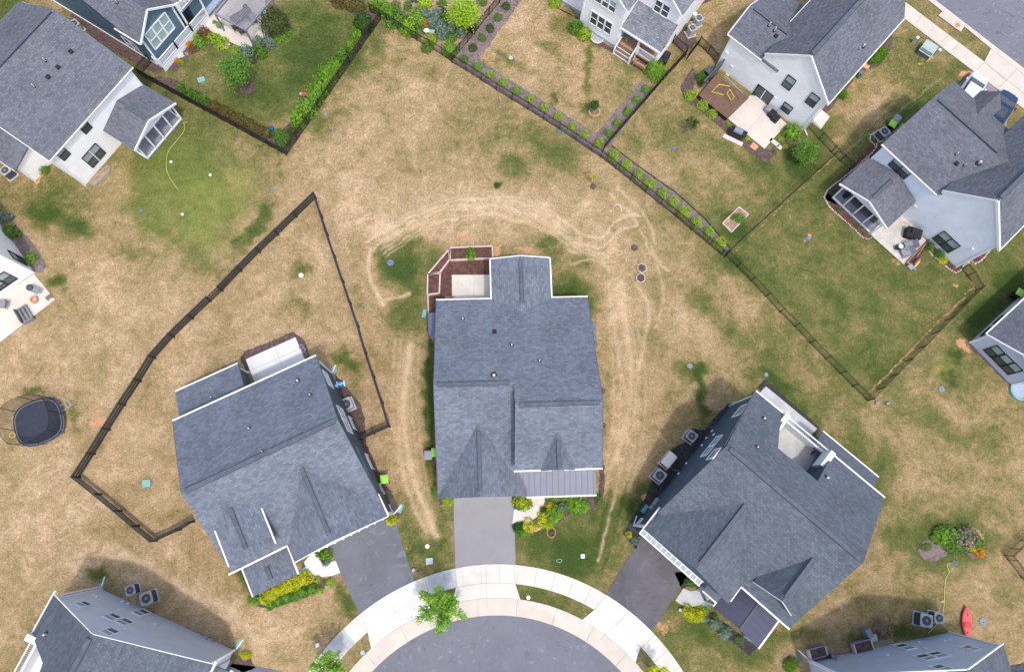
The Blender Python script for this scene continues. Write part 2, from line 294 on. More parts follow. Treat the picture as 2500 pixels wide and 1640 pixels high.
# ------------------------------------------------------------------ lawn: one sheet to the horizon, greenness kept as a colour attribute
GT = """
4 3 6 6 6 5 6 5 5 4 2 3 3 4 3 4 3 4 5 4 3
4 4 5 5 6 6 8 7 2 3 2 2 3 4 3 4 4 5 4 5 3
4 4 4 6 6 7 6 3 2 3 3 3 4 3 4 4 5 3 7 5 4
3 3 4 6 6 5 2 2 3 3 4 4 3 4 3 5 6 6 6 5 5
4 6 4 6 6 4 2 2 2 2 2 2 2 4 6 5 6 6 6 6 6
2 3 2 3 4 2 2 2 6 3 3 4 2 3 5 6 6 6 6 6 6
3 3 2 2 2 2 3 2 4 5 4 4 2 2 3 5 6 6 6 6 7
2 2 2 2 2 2 3 4 3 5 4 3 3 3 3 5 5 6 4 5 4
2 2 2 2 2 2 2 2 3 5 4 3 3 3 4 5 5 4 4 4 4
2 2 2 2 2 2 2 2 2 4 4 3 2 3 3 3 5 4 3 4 3
2 1 2 3 2 2 3 3 4 5 5 5 5 5 4 3 4 5 4 4 4
2 2 2 1 2 4 3 3 5 5 5 6 5 4 4 3 3 3 4 3 3
3 3 3 2 1 1 2 4 5 5 5 5 5 5 5 5 3 4 5 3 3
3 3 3 3 2 2 2 4 5 5 5 5 5 5 5 4 3 3 3 3 3
"""
T = np.array([[float(x) for x in r.split()] for r in GT.strip().split('\n')]) / 10 * .92 + .05
def axis_(a, b_, st, far): return np.concatenate([[-far, -160, a - 25], np.arange(a, b_, st), [b_ + 25, 160, far]])
xs = axis_(-50, 58, .14, 900); ys = axis_(-18, 53, .14, 900)
XX, YY = np.meshgrid(xs, ys); nx, ny = len(xs), len(ys)
def proj(X, Y, Z=0.0):
    v = np.stack([X, Y, np.full_like(X, Z) - HC]); c = [_X, _Y, _Z]
    cxm = sum(v[i] * _r[0] for i, _r in enumerate((_X, _Y, _Z))); cym = sum(v[i] * _r[1] for i, _r in enumerate((_X, _Y, _Z))); czm = sum(v[i] * _r[2] for i, _r in enumerate((_X, _Y, _Z)))
    czm = np.minimum(czm, -1); return CX + F * cxm / -czm, CY - F * cym / -czm
PX, PY = proj(XX, YY)
gx = np.clip(PX / 125, 0, 19.999); gy = np.clip(PY / 125, 0, 12.999)
wob = lambda f, a, ph: a * np.sin(XX * f + ph + 1.7 * np.sin(YY * f * .7)) * np.cos(YY * f * 1.1 - ph + 1.3 * np.sin(XX * f * .6))
gx = np.clip(gx + wob(.9, .25, 1.) + wob(2.3, .12, 2.), 0, 19.999); gy = np.clip(gy + wob(.8, .25, 4.) + wob(2.1, .12, .5), 0, 12.999)
i0 = gx.astype(int); j0 = gy.astype(int); fx = gx - i0; fy = gy - j0; fx = fx * fx * (3 - 2 * fx); fy = fy * fy * (3 - 2 * fy)
Gm = (T[j0, i0] * (1 - fx) + T[j0, i0 + 1] * fx) * (1 - fy) + (T[j0 + 1, i0] * (1 - fx) + T[j0 + 1, i0 + 1] * fx) * fy
Vv = np.zeros_like(Gm); So = np.zeros_like(Gm)
WX = PX + wob(1.7, 9, .3) + wob(4.1, 5, 1.1); WY = PY + wob(1.5, 9, 2.2) + wob(3.7, 5, .7)
def blob(x, y, rx, ry, rot=0):
    c, s_ = math.cos(R(rot)), math.sin(R(rot)); dx = WX - x; dy = WY - y
    return np.exp(-(((dx * c + dy * s_) / rx) ** 2 + ((-dx * s_ + dy * c) / ry) ** 2) ** 1.4)
def inside(poly, A=PX, B=PY):
    r = np.zeros(A.shape, bool); n = len(poly)
    for i in range(n):
        x1, y1 = poly[i]; x2, y2 = poly[(i + 1) % n]
        if y1 == y2: continue
        r ^= ((y1 > B) != (y2 > B)) & (A < (x2 - x1) * (B - y1) / (y2 - y1) + x1)
    return r
def smooth_(pts, k=5):
    if len(pts) < 3: return pts
    out = []; Pn = [np.array(p, float) for p in pts]
    for i in range(len(Pn) - 1):
        a, b_, c, d = Pn[max(i - 1, 0)], Pn[i], Pn[i + 1], Pn[min(i + 2, len(Pn) - 1)]
        for j in range(k): t = j / k; out.append(tuple(.5 * ((2 * b_) + (c - a) * t + (2 * a - 5 * b_ + 4 * c - d) * t * t + (3 * b_ - a - 3 * c + d) * t ** 3)))
    return out + [tuple(Pn[-1])]
def stroke(pts, wd, soft=1.6):
    pts = smooth_(pts)
    d = np.full(PX.shape, 1e9)
    for (x1, y1), (x2, y2) in zip(pts, pts[1:]):
        L = (x2 - x1) ** 2 + (y2 - y1) ** 2; t = np.clip(((WX * .12 + PX * .88 - x1) * (x2 - x1) + (WY * .12 + PY * .88 - y1) * (y2 - y1)) / L, 0, 1)
        d = np.minimum(d, np.hypot(WX * .12 + PX * .88 - x1 - t * (x2 - x1), WY * .5 + PY * .5 - y1 - t * (y2 - y1)))
    return np.exp(-(d / (wd / 2)) ** 2 / soft * 1.6)
# fenced yards have their own grass
yardE = [(1771, 623), (2029, 386), (2345, 640), (2381, 708), (2117, 978)]
m_ = inside(yardE); Gm[m_] = .61 + wob(1.1, .05, 1)[m_]
yardU = [(344, 187), (345, 120), (600, -80), (935, 48), (699, 379)]
m_ = inside(yardU); Gm[m_] = np.clip(Gm[m_] - .02, .42, .85)
yardR = [(1466, 384), (1673, 138), (1760, 170), (2040, 390), (1771, 623)]
m_ = inside(yardR); Gm[m_] = Gm[m_] * .7 + .17
yardL = [(772, 485), (952, 1042), (886, 1072), (474, 1273), (384, 1319), (196, 1165), (380, 874), (544, 710)]
m_ = inside(yardL); Gm[m_] = .24 + wob(.7, .03, 1)[m_]
# blobs: x, y, rx, ry, rot, amount
for b_ in [(1052, 1000, 14, 185, 0, .55), (1052, 860, 18, 40, 0, .2), (960, 645, 50, 55, 0, .35), (1395, 715, 55, 40, 20, .4), (1420, 760, 30, 40, 0, .3), (1214, 452, 11, 11, 0, .6), (1240, 480, 60, 40, 0, -.05), (990, 770, 40, 70, 0, .2), (1000, 660, 30, 40, 0, .15),  # starts with green grass left of centre house, its wall shadow partly painted in
           (130, 525, 75, 22, 12, .3), (190, 560, 40, 22, 30, .3), (145, 690, 22, 18, 0, .4), (640, 540, 16, 55, 32, .45), (600, 590, 18, 40, 38, .3), (735, 660, 25, 22, 0, .3), (745, 755, 22, 25, 0, .28), (845, 880, 45, 22, 15, .4), (860, 930, 30, 50, 0, .15),
           (700, 350, 10, 45, 30, .35), (1040, 60, 20, 10, 0, .2), (1250, 420, 40, 45, 0, .18), (1240, 330, 60, 40, 20, .12), (1130, 330, 40, 40, 0, .1), (1060, 180, 40, 20, 0, .1), (1375, 390, 70, 28, 25, .16),
           (1690, 905, 40, 22, 0, .35), (1712, 960, 12, 65, -8, .5), (1890, 930, 50, 18, 38, .4), (1960, 1010, 90, 16, 40, .25), (2085, 1080, 30, 90, 0, .2), (2150, 1160, 40, 60, 20, .2), (1850, 860, 70, 20, 38, .15), (1700, 720, 60, 24, 35, .15), (1790, 640, 30, 20, 30, .3), (1760, 780, 60, 30, 40, .12),
           (2320, 925, 18, 16, 0, .3), (2330, 870, 18, 14, 0, .35), (2400, 760, 22, 70, 40, .25), (2465, 700, 30, 60, 40, .25), (2300, 280, 60, 60, 0, .25), (2150, 250, 60, 16, -40, -.22), (2060, 330, 40, 20, -40, -.1), (2220, 130, 50, 60, 0, .05),
           (2330, 1320, 110, 62, 0, .45), (2180, 1300, 30, 30, 0, .1), (2420, 1290, 40, 30, 0, -.1), (2290, 1555, 26, 20, 0, .35), (2200, 1545, 60, 18, -5, .35), (2080, 1560, 40, 14, -10, .25), (1990, 1545, 60, 20, -5, .15), (2170, 1500, 60, 26, 0, -.08), (2480, 1480, 60, 60, 0, .1),
           (600, 1410, 20, 50, -18, .45), (570, 1360, 16, 40, -25, .3), (240, 1400, 22, 26, 0, .5), (845, 1470, 20, 50, -25, .35), (560, 1600, 30, 14, 0, .3), (880, 1400, 14, 60, -22, .2), (1075, 1290, 22, 45, 0, .25), (1030, 1340, 60, 28, 0, .25), (980, 1280, 30, 60, -20, .1),
           (1350, 1330, 110, 44, 5, .22), (1410, 1370, 45, 36, 0, .35), (1480, 1290, 26, 90, 25, .22), (1560, 1220, 22, 60, 30, .3), (1450, 1235, 14, 40, 0, .2), (1700, 1530, 40, 30, 40, .25), (1640, 1480, 24, 26, 0, .1), (1780, 1570, 60, 26, 30, .2), (1850, 1600, 60, 26, 0, .2), (1900, 1560, 40, 20, 0, .2),
           (1310, 1470, 100, 24, 20, .12), (1340, 120, 60, 14, 35, .25), (1230, 140, 60, 14, 40, .3), (1440, 130, 12, 40, 10, .35), (1437, 200, 8, 60, 5, .14), (1350, 240, 8, 16, 0, .35), (1300, 180, 40, 14, 30, .15), (1430, 270, 16, 14, 0, .25), (1380, 60, 30, 50, 20, .25), (1520, 150, 60, 12, 35, .15),
           (1780, 370, 60, 16, 38, .2), (1860, 400, 60, 16, 38, .2), (1790, 560, 40, 30, 0, .3), (1960, 390, 40, 60, 40, .3), (1650, 300, 60, 40, 40, .05), (1600, 420, 60, 60, 0, -.12), (1760, 460, 60, 50, 0, -.08), (1550, 330, 50, 40, 0, .06),
           (80, 960, 26, 14, 0, .3), (185, 1020, 14, 40, 0, .3), (250, 1080, 14, 16, 0, .2), (420, 380, 100, 40, 20, .1), (20, 20, 50, 60, 0, .4), (470, 620, 60, 40, 20, .1), (200, 430, 60, 40, 0, -.05),
           (450, 95, 12, 40, 35, -.2), (760, 130, 60, 90, 10, .18), (620, 240, 60, 40, 0, .14), (640, 300, 60, 24, 20, -.1), (480, 130, 30, 22, 30, -.12), (400, 250, 30, 30, 0, .1),
           (1130, 560, 130, 30, 0, -.1), (900, 520, 90, 60, 0, -.06), (1350, 620, 30, 14, 0, .2), (1335, 590, 30, 14, 0, .3), (1425, 640, 22, 16, 0, .1), (2100, 480, 60, 40, 0, .04), (1900, 620, 50, 60, 0, -.08), (2000, 800, 90, 70, 30, -.05), (1600, 700, 60, 40, 0, .12), (1580, 820, 30, 70, 10, .1), (1480, 1000, 16, 120, 5, .12), (1640, 960, 30, 30, 0, .12), (2250, 1010, 110, 30, 30, .12), (2130, 900, 60, 24, 40, .12), (2400, 1080, 70, 40, 10, .12), (1180, 250, 90, 40, 20, .1), (1000, 150, 50, 40, 0, .08), (1320, 330, 80, 30, 28, .16), (330, 620, 60, 24, 10, .12), (90, 900, 60, 20, 0, .1), (300, 1230, 50, 16, 20, .1), (560, 700, 60, 20, 30, .1), (700, 760, 30, 50, 20, .1), (60, 640, 30, 30, 0, .1), (1540, 560, 40, 20, 40, .15), (870, 700, 16, 60, 0, .15)]:
    Gm += b_[5] * blob(*b_[:5])
tr = lambda p, w_, a: (p, w_, a)
c6 = lambda *q: [(850 + a / 2.975, 400 + b2 / 2.975) for a, b2 in q]
TR = [(c6((150, 560), (420, 400), (700, 300), (950, 255), (1150, 255), (1400, 330), (1600, 440), (1700, 520), (1850, 515), (1950, 420), (2030, 370), (2120, 385)), 10, .3),
      (c6((230, 600), (500, 400), (800, 310), (1050, 300), (1300, 360), (1500, 470), (1650, 580), (1850, 600), (1960, 500), (2100, 430)), 9, .28),
      (c6((600, 430), (900, 380), (1150, 390), (1400, 470), (1600, 590), (1800, 640), (1950, 720)), 8, .24), (c6((180, 640), (300, 520), (560, 420)), 12, .26),
      (c6((1915, 225), (2050, 370), (2150, 520), (2190, 640), (2330, 780)), 8, .3), (c6((1950, 170), (2080, 290), (2200, 450), (2230, 570)), 8, .26), (c6((1600, 640), (1800, 660), (1900, 800)), 8, .24), (c6((1620, 730), (1760, 690), (1940, 800)), 8, .2),
      (c6((830, 110), (790, 250)), 8, .26), (c6((890, 130), (860, 290)), 10, .28), (c6((985, 190), (975, 280)), 7, .2), (c6((920, 280), (900, 520)), 8, .15), (c6((780, 300), (760, 480)), 8, .15),
      ([(905, 610), (898, 660), (935, 745)], 14, .32), ([(940, 735), (1000, 720)], 10, .3), ([(1003, 840), (985, 1000), (1005, 1150), (1050, 1270), (1066, 1310)], 26, .3), ([(972, 1050), (990, 1180), (1040, 1300)], 14, .22), ([(1030, 1210), (1048, 1290)], 14, .25),
      ([(1485, 690), (1500, 820), (1525, 940), (1560, 1040)], 10, .22), ([(1510, 700), (1540, 860), (1535, 1000), (1500, 1130)], 20, .2), ([(1555, 700), (1585, 760), (1560, 900), (1545, 1050)], 14, .22), ([(1590, 600), (1620, 720), (1600, 800)], 9, .2), ([(1505, 1200), (1480, 1290), (1460, 1370)], 9, .25),
      ([(770, 470), (800, 560), (880, 800), (960, 1050)], 8, .18), ([(790, 430), (830, 560), (860, 640)], 7, .16), ([(2050, 380), (2300, 190)], 7, .1), ([(2100, 330), (2200, 235)], 7, .12),
      ([(300, 1350), (420, 1420), (560, 1490), (650, 1600)], 30, .15), ([(1250, 430), (1255, 340)], 4, .05), ([(860, 360), (930, 440), (985, 520)], 3, .18), ([(1230, 300), (1245, 400), (1250, 520)], 3, .12), ([(1476, 560), (1478, 700), (1495, 800)], 3, .2)]
Tk = np.zeros_like(Gm)
for p_, w_, a_ in TR: Tk = np.maximum(Tk, min(.95, a_ * 3) * stroke(p_, w_ * .72))
for k_ in range(7):                                            # many parallel passes of the wheels round the back of the house
    o_ = k_ * 30 - 50; q_ = c6((210 + o_ * .5, 560 + o_ * .9), (480, 395 + o_), (760, 305 + o_), (1050, 265 + o_), (1330, 320 + o_), (1560, 440 + o_ * .9), (1700, 560 + o_ * .6))
    Tk = np.maximum(Tk, (.8 if k_ % 2 else .55) * stroke(q_, 5))
for o_ in (-26, -12, 6, 20, 34): Tk = np.maximum(Tk, .42 * stroke([(990 + o_, 830), (984 + o_, 980), (1000 + o_, 1130), (1040 + o_ * .6, 1270)], 7))
for o_ in (-30, -14, 10, 30, 46): Tk = np.maximum(Tk, .42 * stroke([(1500 + o_ * .5, 720), (1522 + o_, 850), (1530 + o_, 980), (1515 + o_, 1110), (1490 + o_, 1200)], 7))
Gm -= .06 * stroke(c6((200, 560), (500, 390), (800, 310), (1100, 300), (1400, 370), (1640, 520), (1800, 560)), 70); Gm -= .10 * stroke([(985, 850), (985, 1000), (1000, 1150), (1050, 1290)], 50); Gm -= .08 * stroke([(1500, 700), (1530, 850), (1530, 1000), (1510, 1100)], 70)
for p_, w_, a_ in [([(1437, 150), (1432, 240), (1428, 300)], 12, .12), ([(1490, 1200), (1460, 1300), (1440, 1380)], 9, .25), ([(1530, 1180), (1500, 1300), (1470, 1400)], 7, .2)]: Gm += a_ * stroke(p_, w_)
for b_ in [(480, 560, 75, 40, 35, .7), (500, 490, 80, 90, 0, .75), (460, 480, 150, 120, 20, .55), (420, 380, 90, 40, 0, .5), (560, 470, 60, 80, 20, .6), (550, 430, 60, 26, 10, .4), (1437, 130, 10, 40, 10, .3), (2290, 1540, 24, 40, 0, .5), (2470, 780, 20, 60, 40, .3), (2300, 900, 16, 26, 0, .3), (660, 100, 60, 40, 0, .25), (380, 300, 40, 16, 0, .3), (2030, 1440, 20, 10, 0, .3), (2060, 1460, 12, 10, 0, .3)]:
    Vv = np.maximum(Vv, b_[5] * blob(*b_[:5]))
for b_ in [(235, 1035, 16, 22, 20, .8), (242, 1000, 10, 8, 0, .6), (1140, 590, 60, 9, 2, .5), (1212, 610, 14, 14, 0, .9), (1280, 612, 30, 9, 10, .6), (1135, 585, 7, 6, 0, .9), (425, 835, 22, 9, 20, .5), (1580, 1225, 14, 24, 35, 1.), (1572, 1245, 10, 20, 30, .7), (2350, 838, 14, 14, 0, 1.), (2362, 850, 14, 8, 40, .7), (2458, 935, 10, 7, 0, .9),
           (95, 430, 18, 9, 120, 1.), (85, 445, 14, 8, 100, .9), (2270, 140, 30, 9, -25, .7), (2360, 180, 16, 10, 0, .9), (2440, 270, 30, 9, -40, .9), (2222, 1487, 26, 6, 5, .6), (585, 660, 30, 12, 30, .25), (600, 610, 22, 8, 20, .3), (1310, 1290, 14, 8, 0, .9), (1620, 1530, 22, 12, 20, .55), (1640, 1520, 10, 14, 0, .4),
           (2392, 1300, 8, 40, -30, .6), (2450, 1370, 7, 30, -20, .6), (2410, 1275, 20, 6, 30, .4), (2360, 780, 6, 40, 45, .2), (2190, 640, 14, 10, 0, .55), (2325, 698, 8, 6, 0, .8), (2000, 440, 8, 8, 0, .2), (1974, 582, 11, 9, 0, .9), (1990, 560, 16, 8, 0, .25), (1175, 130, 24, 12, 30, .6), (1345, 270, 12, 16, 0, .6), (1175, 140, 6, 30, 20, .4),
           (1000, 1330, 14, 8, 40, .4), (1470, 1130, 10, 10, 0, .3), (1400, 670, 18, 12, 10, .3), (330, 320, 10, 5, 0, .3), (690, 420, 14, 8, 20, .35), (640, 450, 8, 6, 0, .4), (1540, 1380, 40, 20, 30, .1), (20, 500, 30, 40, 0, .2), (30, 540, 30, 20, 40, .2), (340, 1175, 22, 12, 0, .25), (740, 700, 8, 8, 0, .35), (2400, 220, 14, 6, 0, .4)]:
    So = np.maximum(So, b_[5] * blob(*b_[:5]))
# bare line kept open along the right and lower fences
So = np.maximum(So, .62 * stroke([(2378, 700), (2112, 968)], 9)); So = np.maximum(So, .5 * stroke([(2029, 392), (1776, 632)], 7)); So = np.maximum(So, .55 * stroke([(2346, 652), (2382, 706)], 8)); So = np.maximum(So, .35 * stroke([(344, 187), (699, 385)], 7)); So = np.maximum(So, .35 * stroke([(705, 379), (934, 52)], 7)); So = np.maximum(So, .25 * stroke([(2075, 1385 - 900), (2040, 480)], 5))
Gm = Gm + .35 * np.clip(Gm - .37, 0, 1)
me = bpy.data.meshes.new('lawn'); nv = nx * ny
me.vertices.add(nv); co = np.zeros((nv, 3), np.float32); co[:, 0] = XX.ravel(); co[:, 1] = YY.ravel(); me.vertices.foreach_set('co', co.ravel())
idx = (np.arange(ny - 1)[:, None] * nx + np.arange(nx - 1)[None]).ravel(); q = np.stack([idx, idx + 1, idx + nx + 1, idx + nx], 1)
me.loops.add(q.size); me.loops.foreach_set('vertex_index', q.ravel().astype(np.int32)); me.polygons.add(len(q)); me.polygons.foreach_set('loop_start', (np.arange(len(q)) * 4).astype(np.int32)); me.update(calc_edges=True)
at_ = me.color_attributes.new('lawn', 'FLOAT_COLOR', 'POINT'); ca = np.ones((nv, 4), np.float32); ca[:, 0] = np.clip(Gm, 0, 1).ravel(); ca[:, 1] = np.clip(Vv, 0, 1).ravel(); ca[:, 2] = np.clip(So, 0, 1).ravel(); ca[:, 3] = np.clip(Tk, 0, 1).ravel(); at_.data.foreach_set('color', ca.ravel())
me.materials.append(M['lawn']); lawn = bpy.data.objects.new('lawn', me); COL.objects.link(lawn); tag(lawn, kind='structure')

# ------------------------------------------------------------------ cul-de-sac, kerb, pavement, driveways
CC = Vector((.61, -21.5, 0))
def arc_pts(r, a0, a1, z, n): return [CC + Vector((math.cos(a0 + (a1 - a0) * i / n) * r, math.sin(a0 + (a1 - a0) * i / n) * r, z)) for i in range(n + 1)]
def annulus(name, r0, r1, a0, a1, z, m, n=60, th=.12):
    b = MB(); A = arc_pts(r0, a0, a1, z, n); B = arc_pts(r1, a0, a1, z, n)
    for i in range(n): b.prism([A[i], B[i], B[i + 1], A[i + 1]], th)
    return tag(b.build(name, m), kind='structure')
b = MB(); b.prism(arc_pts(13.40, 0, 2 * math.pi, .02, 120)[:-1], .05); tag(b.build('road', 'road'), kind='structure')
annulus('kerb', 13.38, 13.95, R(5), R(175), .05, 'curb'); annulus('kerb', 13.95, 14.68, R(5), R(175), .09, 'curb')
annulus('pavement', 15.79, 17.23, R(5), R(175), .08, 'concrete')
def ang(px, py): q = P(px, py) - CC; return math.atan2(q.y, q.x)
def apron(pL, pR, m, r0=14.66, r1=15.80, flare=.035):             # driveway mouth between kerb and pavement
    aL, aR = ang(*pL), ang(*pR); b = MB(); n = 10
    A = arc_pts(r0, aL + flare, aR - flare, .085, n); B = arc_pts(r1, aL, aR, .085, n)
    for i in range(n): b.prism([A[i], B[i], B[i + 1], A[i + 1]], .1)
    return tag(b.build('driveway_apron', m), kind='structure')
apron((1113, 1434), (1258, 1425), 'concrete'); apron((1451, 1488), (1565, 1575), 'new_concrete'); apron((898, 1541), (1030, 1455), 'new_concrete')
def pave_patch(pL, pR, m):
    b = MB(); aL, aR = ang(*pL), ang(*pR); A = arc_pts(15.795, aL, aR, .086, 12); B = arc_pts(17.225, aL, aR, .086, 12)
    for i in range(12): b.prism([A[i], B[i], B[i + 1], A[i + 1]], .004)
    return tag(b.build('pavement', m), kind='structure')
pave_patch((1480, 1451), (1592, 1540), 'new_concrete'); pave_patch((879, 1497), (1010, 1419), 'new_concrete'); pave_patch((1040, 1405), (1110, 1386), 'grey_concrete'); pave_patch((806, 1574), (840, 1535), 'grey_concrete')
b = MB()                                                           # tooled joints
for a in np.arange(8, 172, 5.05):
    if 1: b.beam(CC + Vector((math.cos(R(a)) * 15.8, math.sin(R(a)) * 15.8, .093)), CC + Vector((math.cos(R(a)) * 17.22, math.sin(R(a)) * 17.22, .093)), .022, .006)
for a in np.arange(8, 172, 12.5): b.beam(CC + Vector((math.cos(R(a)) * 13.4, math.sin(R(a)) * 13.4, .06)), CC + Vector((math.cos(R(a)) * 14.67, math.sin(R(a)) * 14.67, .098)), .02, .03)
for pr in (((1186, 1381), (1190, 1484)), ((1112, 1387), (1114, 1434)), ((1256, 1379), (1258, 1425)), ((1537, 1492), (1464, 1562)), ((1480, 1451), (1451, 1488)), ((940, 1460), (985, 1520)), ((879, 1497), (898, 1541))): b.beam(P(*pr[0], .10), P(*pr[1], .10), .022, .012)
for aL, aR in ((ang(1113, 1434), ang(1258, 1425)), (ang(1451, 1488), ang(1565, 1575)), (ang(898, 1541), ang(1030, 1455))):
    for A in (arc_pts(15.80, aL, aR, .094, 10), arc_pts(14.67, aL, aR, .094, 10)):
        for p_, q_ in zip(A, A[1:]): b.beam(p_, q_, .022, .006)
tag(b.build('pavement_joint', 'joint'), kind='structure')
def drive(pxs, m, rim=True):
    return sheet('driveway', pxs, .03, m)
drive([(1107, 1200), (1252, 1200), (1254, 1215), (1257, 1300), (1259, 1382), (1223, 1378), (1186, 1379), (1148, 1381), (1112, 1387), (1109, 1300)], 'asphalt_light')
drive([(800, 1330), (925, 1240), (957, 1247), (1012, 1420), (975, 1435), (940, 1455), (905, 1478), (878, 1498)], 'asphalt')
drive([(1567, 1307), (1695, 1390), (1682, 1400), (1592, 1541), (1560, 1510), (1520, 1476), (1479, 1451), (1522, 1380)], 'asphalt_dark')
drive([(540, 1640), (560, 1618), (640, 1628), (760, 1655), (700, 1720), (500, 1700)], 'asphalt')
# road, kerb and pavement in the upper right corner
sheet('road', [(2279, -5), (2255, -25), (2500, -400), (2900, 0), (2700, 330), (2520, 181), (2283, 0)], .02, 'road')
sheet('kerb', [(2240, -25), (2255, -26), (2283, 0), (2520, 182), (2520, 198), (2419.5, 118.4), (2356, 66), (2300, 27), (2266, 0)], .09, 'curb')
sheet('pavement', [(2165, -20), (2178, -20), (2203, 0), (2403, 151), (2499, 228), (2540, 262), (2530, 290), (2499, 265), (2376.7, 173.5), (2194, 35), (2188, 12)], .08, 'curb')
sheet('driveway_apron', [(2403.5, 151), (2419.5, 119), (2520, 199), (2560, 235), (2540, 261), (2499, 227)], .075, 'curb')
sheet('inlet_slab', [(2291, 38), (2308, 20), (2356, 63), (2346, 78)], .095, 'curb')
b = MB(); b.cyl(P(2338, 62, .10), .26, .015, 20); tag(b.build('manhole_cover', 'clay'), 'rust brown round cover set in the concrete slab beside the top right road', 'manhole cover')
b = MB()
for a, c in (((2239, 54), (2253, 38)), ((2271, 78), (2285, 62)), ((2300, 102), (2315, 86)), ((2326, 123), (2344, 105)), ((2382, 173), (2404, 152)), ((2437, 215), (2456, 197)), ((2404, 152), (2460, 200)), ((2393, 96), (2402, 87)), ((2300, 30), (2309, 18)), ((2456, 197), (2492, 160))): b.beam(P(*a, .09), P(*c, .09), .025, .03)
tag(b.build('pavement_joint', 'joint'), kind='structure')
drive([(2330, 215), (2378, 174), (2440, 219), (2476, 248), (2455, 310), (2400, 330)], 'asphalt_light')

# ------------------------------------------------------------------ mulch beds, patios, slabs
def bed(pxs, m='mulch', z=.03, amp=1.6): return sheet('mulch_bed', rough_edge(pxs, amp), z, m)
bed([(1102, 151), (1218, 8), (1225, -20), (1290, -30), (1270, 5), (1170, 145), (1240, 192), (1455, 326), (1566, 198), (1600, 215), (1480, 366), (1466, 384), (1330, 292)], 'mulch_grey')
bed([(1466, 383), (1494, 357), (1551, 400), (1650, 470), (1720, 535), (1783, 608), (1770, 624), (1700, 560), (1611, 499), (1538, 440)], 'mulch_grey')
bed([(699, 378), (928, 49), (905, 25), (850, 10), (810, 0), (780, -15), (855, 30), (898, 55), (870, 105), (840, 145), (790, 215), (740, 270), (705, 300), (690, 318), (640, 318), (520, 250), (420, 190), (344, 186)], 'mulch')
bed([(405, 168), (450, 110), (480, 65), (520, 55), (590, 110), (620, 95), (650, 60), (700, 40), (712, 75), (690, 105), (650, 130), (620, 155), (600, 140), (545, 110), (500, 115), (460, 140), (430, 175)], 'mulch')
bed([(170, 40), (180, 25), (370, 140), (400, 168), (392, 180), (360, 172), (250, 110)], 'mulch')
bed([(585, 210), (600, 198), (622, 200), (622, 222), (600, 232), (585, 224)], 'mulch', .032)
bed([(1660, 212), (1690, 165), (1700, 185), (1690, 225), (1760, 285), (1800, 320), (1850, 355), (1880, 365), (1900, 350), (1912, 335), (1930, 310), (1945, 345), (1890, 370), (1888, 385), (1875, 398), (1850, 388), (1800, 345), (1740, 295), (1670, 240)], 'mulch')
bed([(2000, 268), (2022, 252), (2072, 195), (2105, 160), (2180, 85), (2175, 120), (2150, 158), (2112, 173), (2090, 190), (2050, 240), (2025, 270), (2010, 280)], 'mulch')
bed([(2010, 484), (2022, 470), (2125, 582), (2130, 572), (2118, 590), (2060, 540)], 'mulch_red')
bed([(2010, 484), (2120, 360), (2160, 315), (2127, 334), (2150, 315), (2190, 300), (2190, 350), (2130, 420), (2040, 500)], 'mulch_red')
bed([(2262, 586), (2290, 605), (2330, 650), (2400, 612), (2416, 608), (2405, 640), (2378, 643), (2365, 637), (2345, 655), (2334, 667), (2300, 635)], 'mulch_red')
bed([(2208, 645), (2262, 588), (2272, 598), (2215, 655)], 'mulch_red', .04)
bed([(586, 870), (600, 857), (716, 810), (738, 826), (752, 850), (760, 900), (735, 900), (600, 905)], 'mulch')
bed([(815, 908), (880, 985), (890, 1020), (895, 1085), (930, 1160), (960, 1210), (975, 1240), (978, 1262), (955, 1275), (930, 1230), (850, 1040)], 'mulch')
bed([(1866, 928), (1850, 945), (1790, 1000), (1795, 985), (1778, 984), (1735, 1030), (1720, 1050), (1690, 1045), (1680, 1075), (1640, 1095), (1635, 1110), (1600, 1142), (1590, 1180), (1575, 1215), (1545, 1260), (1520, 1302), (1553, 1340), (1560, 1320), (1570, 1300), (1800, 1010)], 'mulch_dark', .03, 1.)
bed([(1868, 925), (1998, 1040), (2003, 1050), (1990, 1066), (1900, 1000), (1850, 945)], 'mulch_dark', .028, .6)
bed([(1250, 1205), (1288, 1205), (1278, 1245), (1256, 1255)], 'mulch'); bed([(1330, 1205), (1470, 1205), (1472, 1225), (1455, 1245), (1390, 1258), (1345, 1290), (1330, 1290), (1300, 1275), (1258, 1290), (1256, 1278), (1290, 1265), (1325, 1235)], 'mulch')
bed([(1066, 1205), (1106, 1205), (1104, 1232), (1075, 1232)], 'mulch')
bed([(1465, 1130), (1476, 1135), (1476, 1200), (1462, 1215)], 'mulch')
bed([(1645, 1395), (1690, 1400), (1680, 1430), (1665, 1440)], 'mulch_dark'); bed([(1660, 1470), (1730, 1490), (1850, 1580), (1830, 1600), (1780, 1560), (1720, 1515), (1670, 1505)], 'mulch_dark', .03, 1.)
bed([(610, 1455), (730, 1400), (755, 1400), (800, 1415), (790, 1440), (720, 1465), (660, 1485), (625, 1480)], 'mulch'); bed([(742, 1370), (765, 1405), (745, 1400), (735, 1385)], 'mulch')
bed([(2240, 1345), (2250, 1325), (2285, 1308), (2320, 1320), (2312, 1355), (2285, 1370), (2255, 1365)], 'mulch_grey'); bed([(2360, 1350), (2390, 1345), (2395, 1362), (2375, 1365)], 'mulch_grey')
bed([(2480, 735), (2365, 838), (2372, 850), (2470, 945), (2478, 936), (2500, 728)], 'mulch'); bed([(580, 1600), (610, 1605), (625, 1630), (590, 1640), (560, 1625)], 'mulch')
bed([(35, 545), (85, 600), (115, 650), (100, 665), (83, 662), (40, 600)], 'mulch_grey'); bed([(0, 510), (10, 520), (10, 545), (-5, 540)], 'mulch_grey')
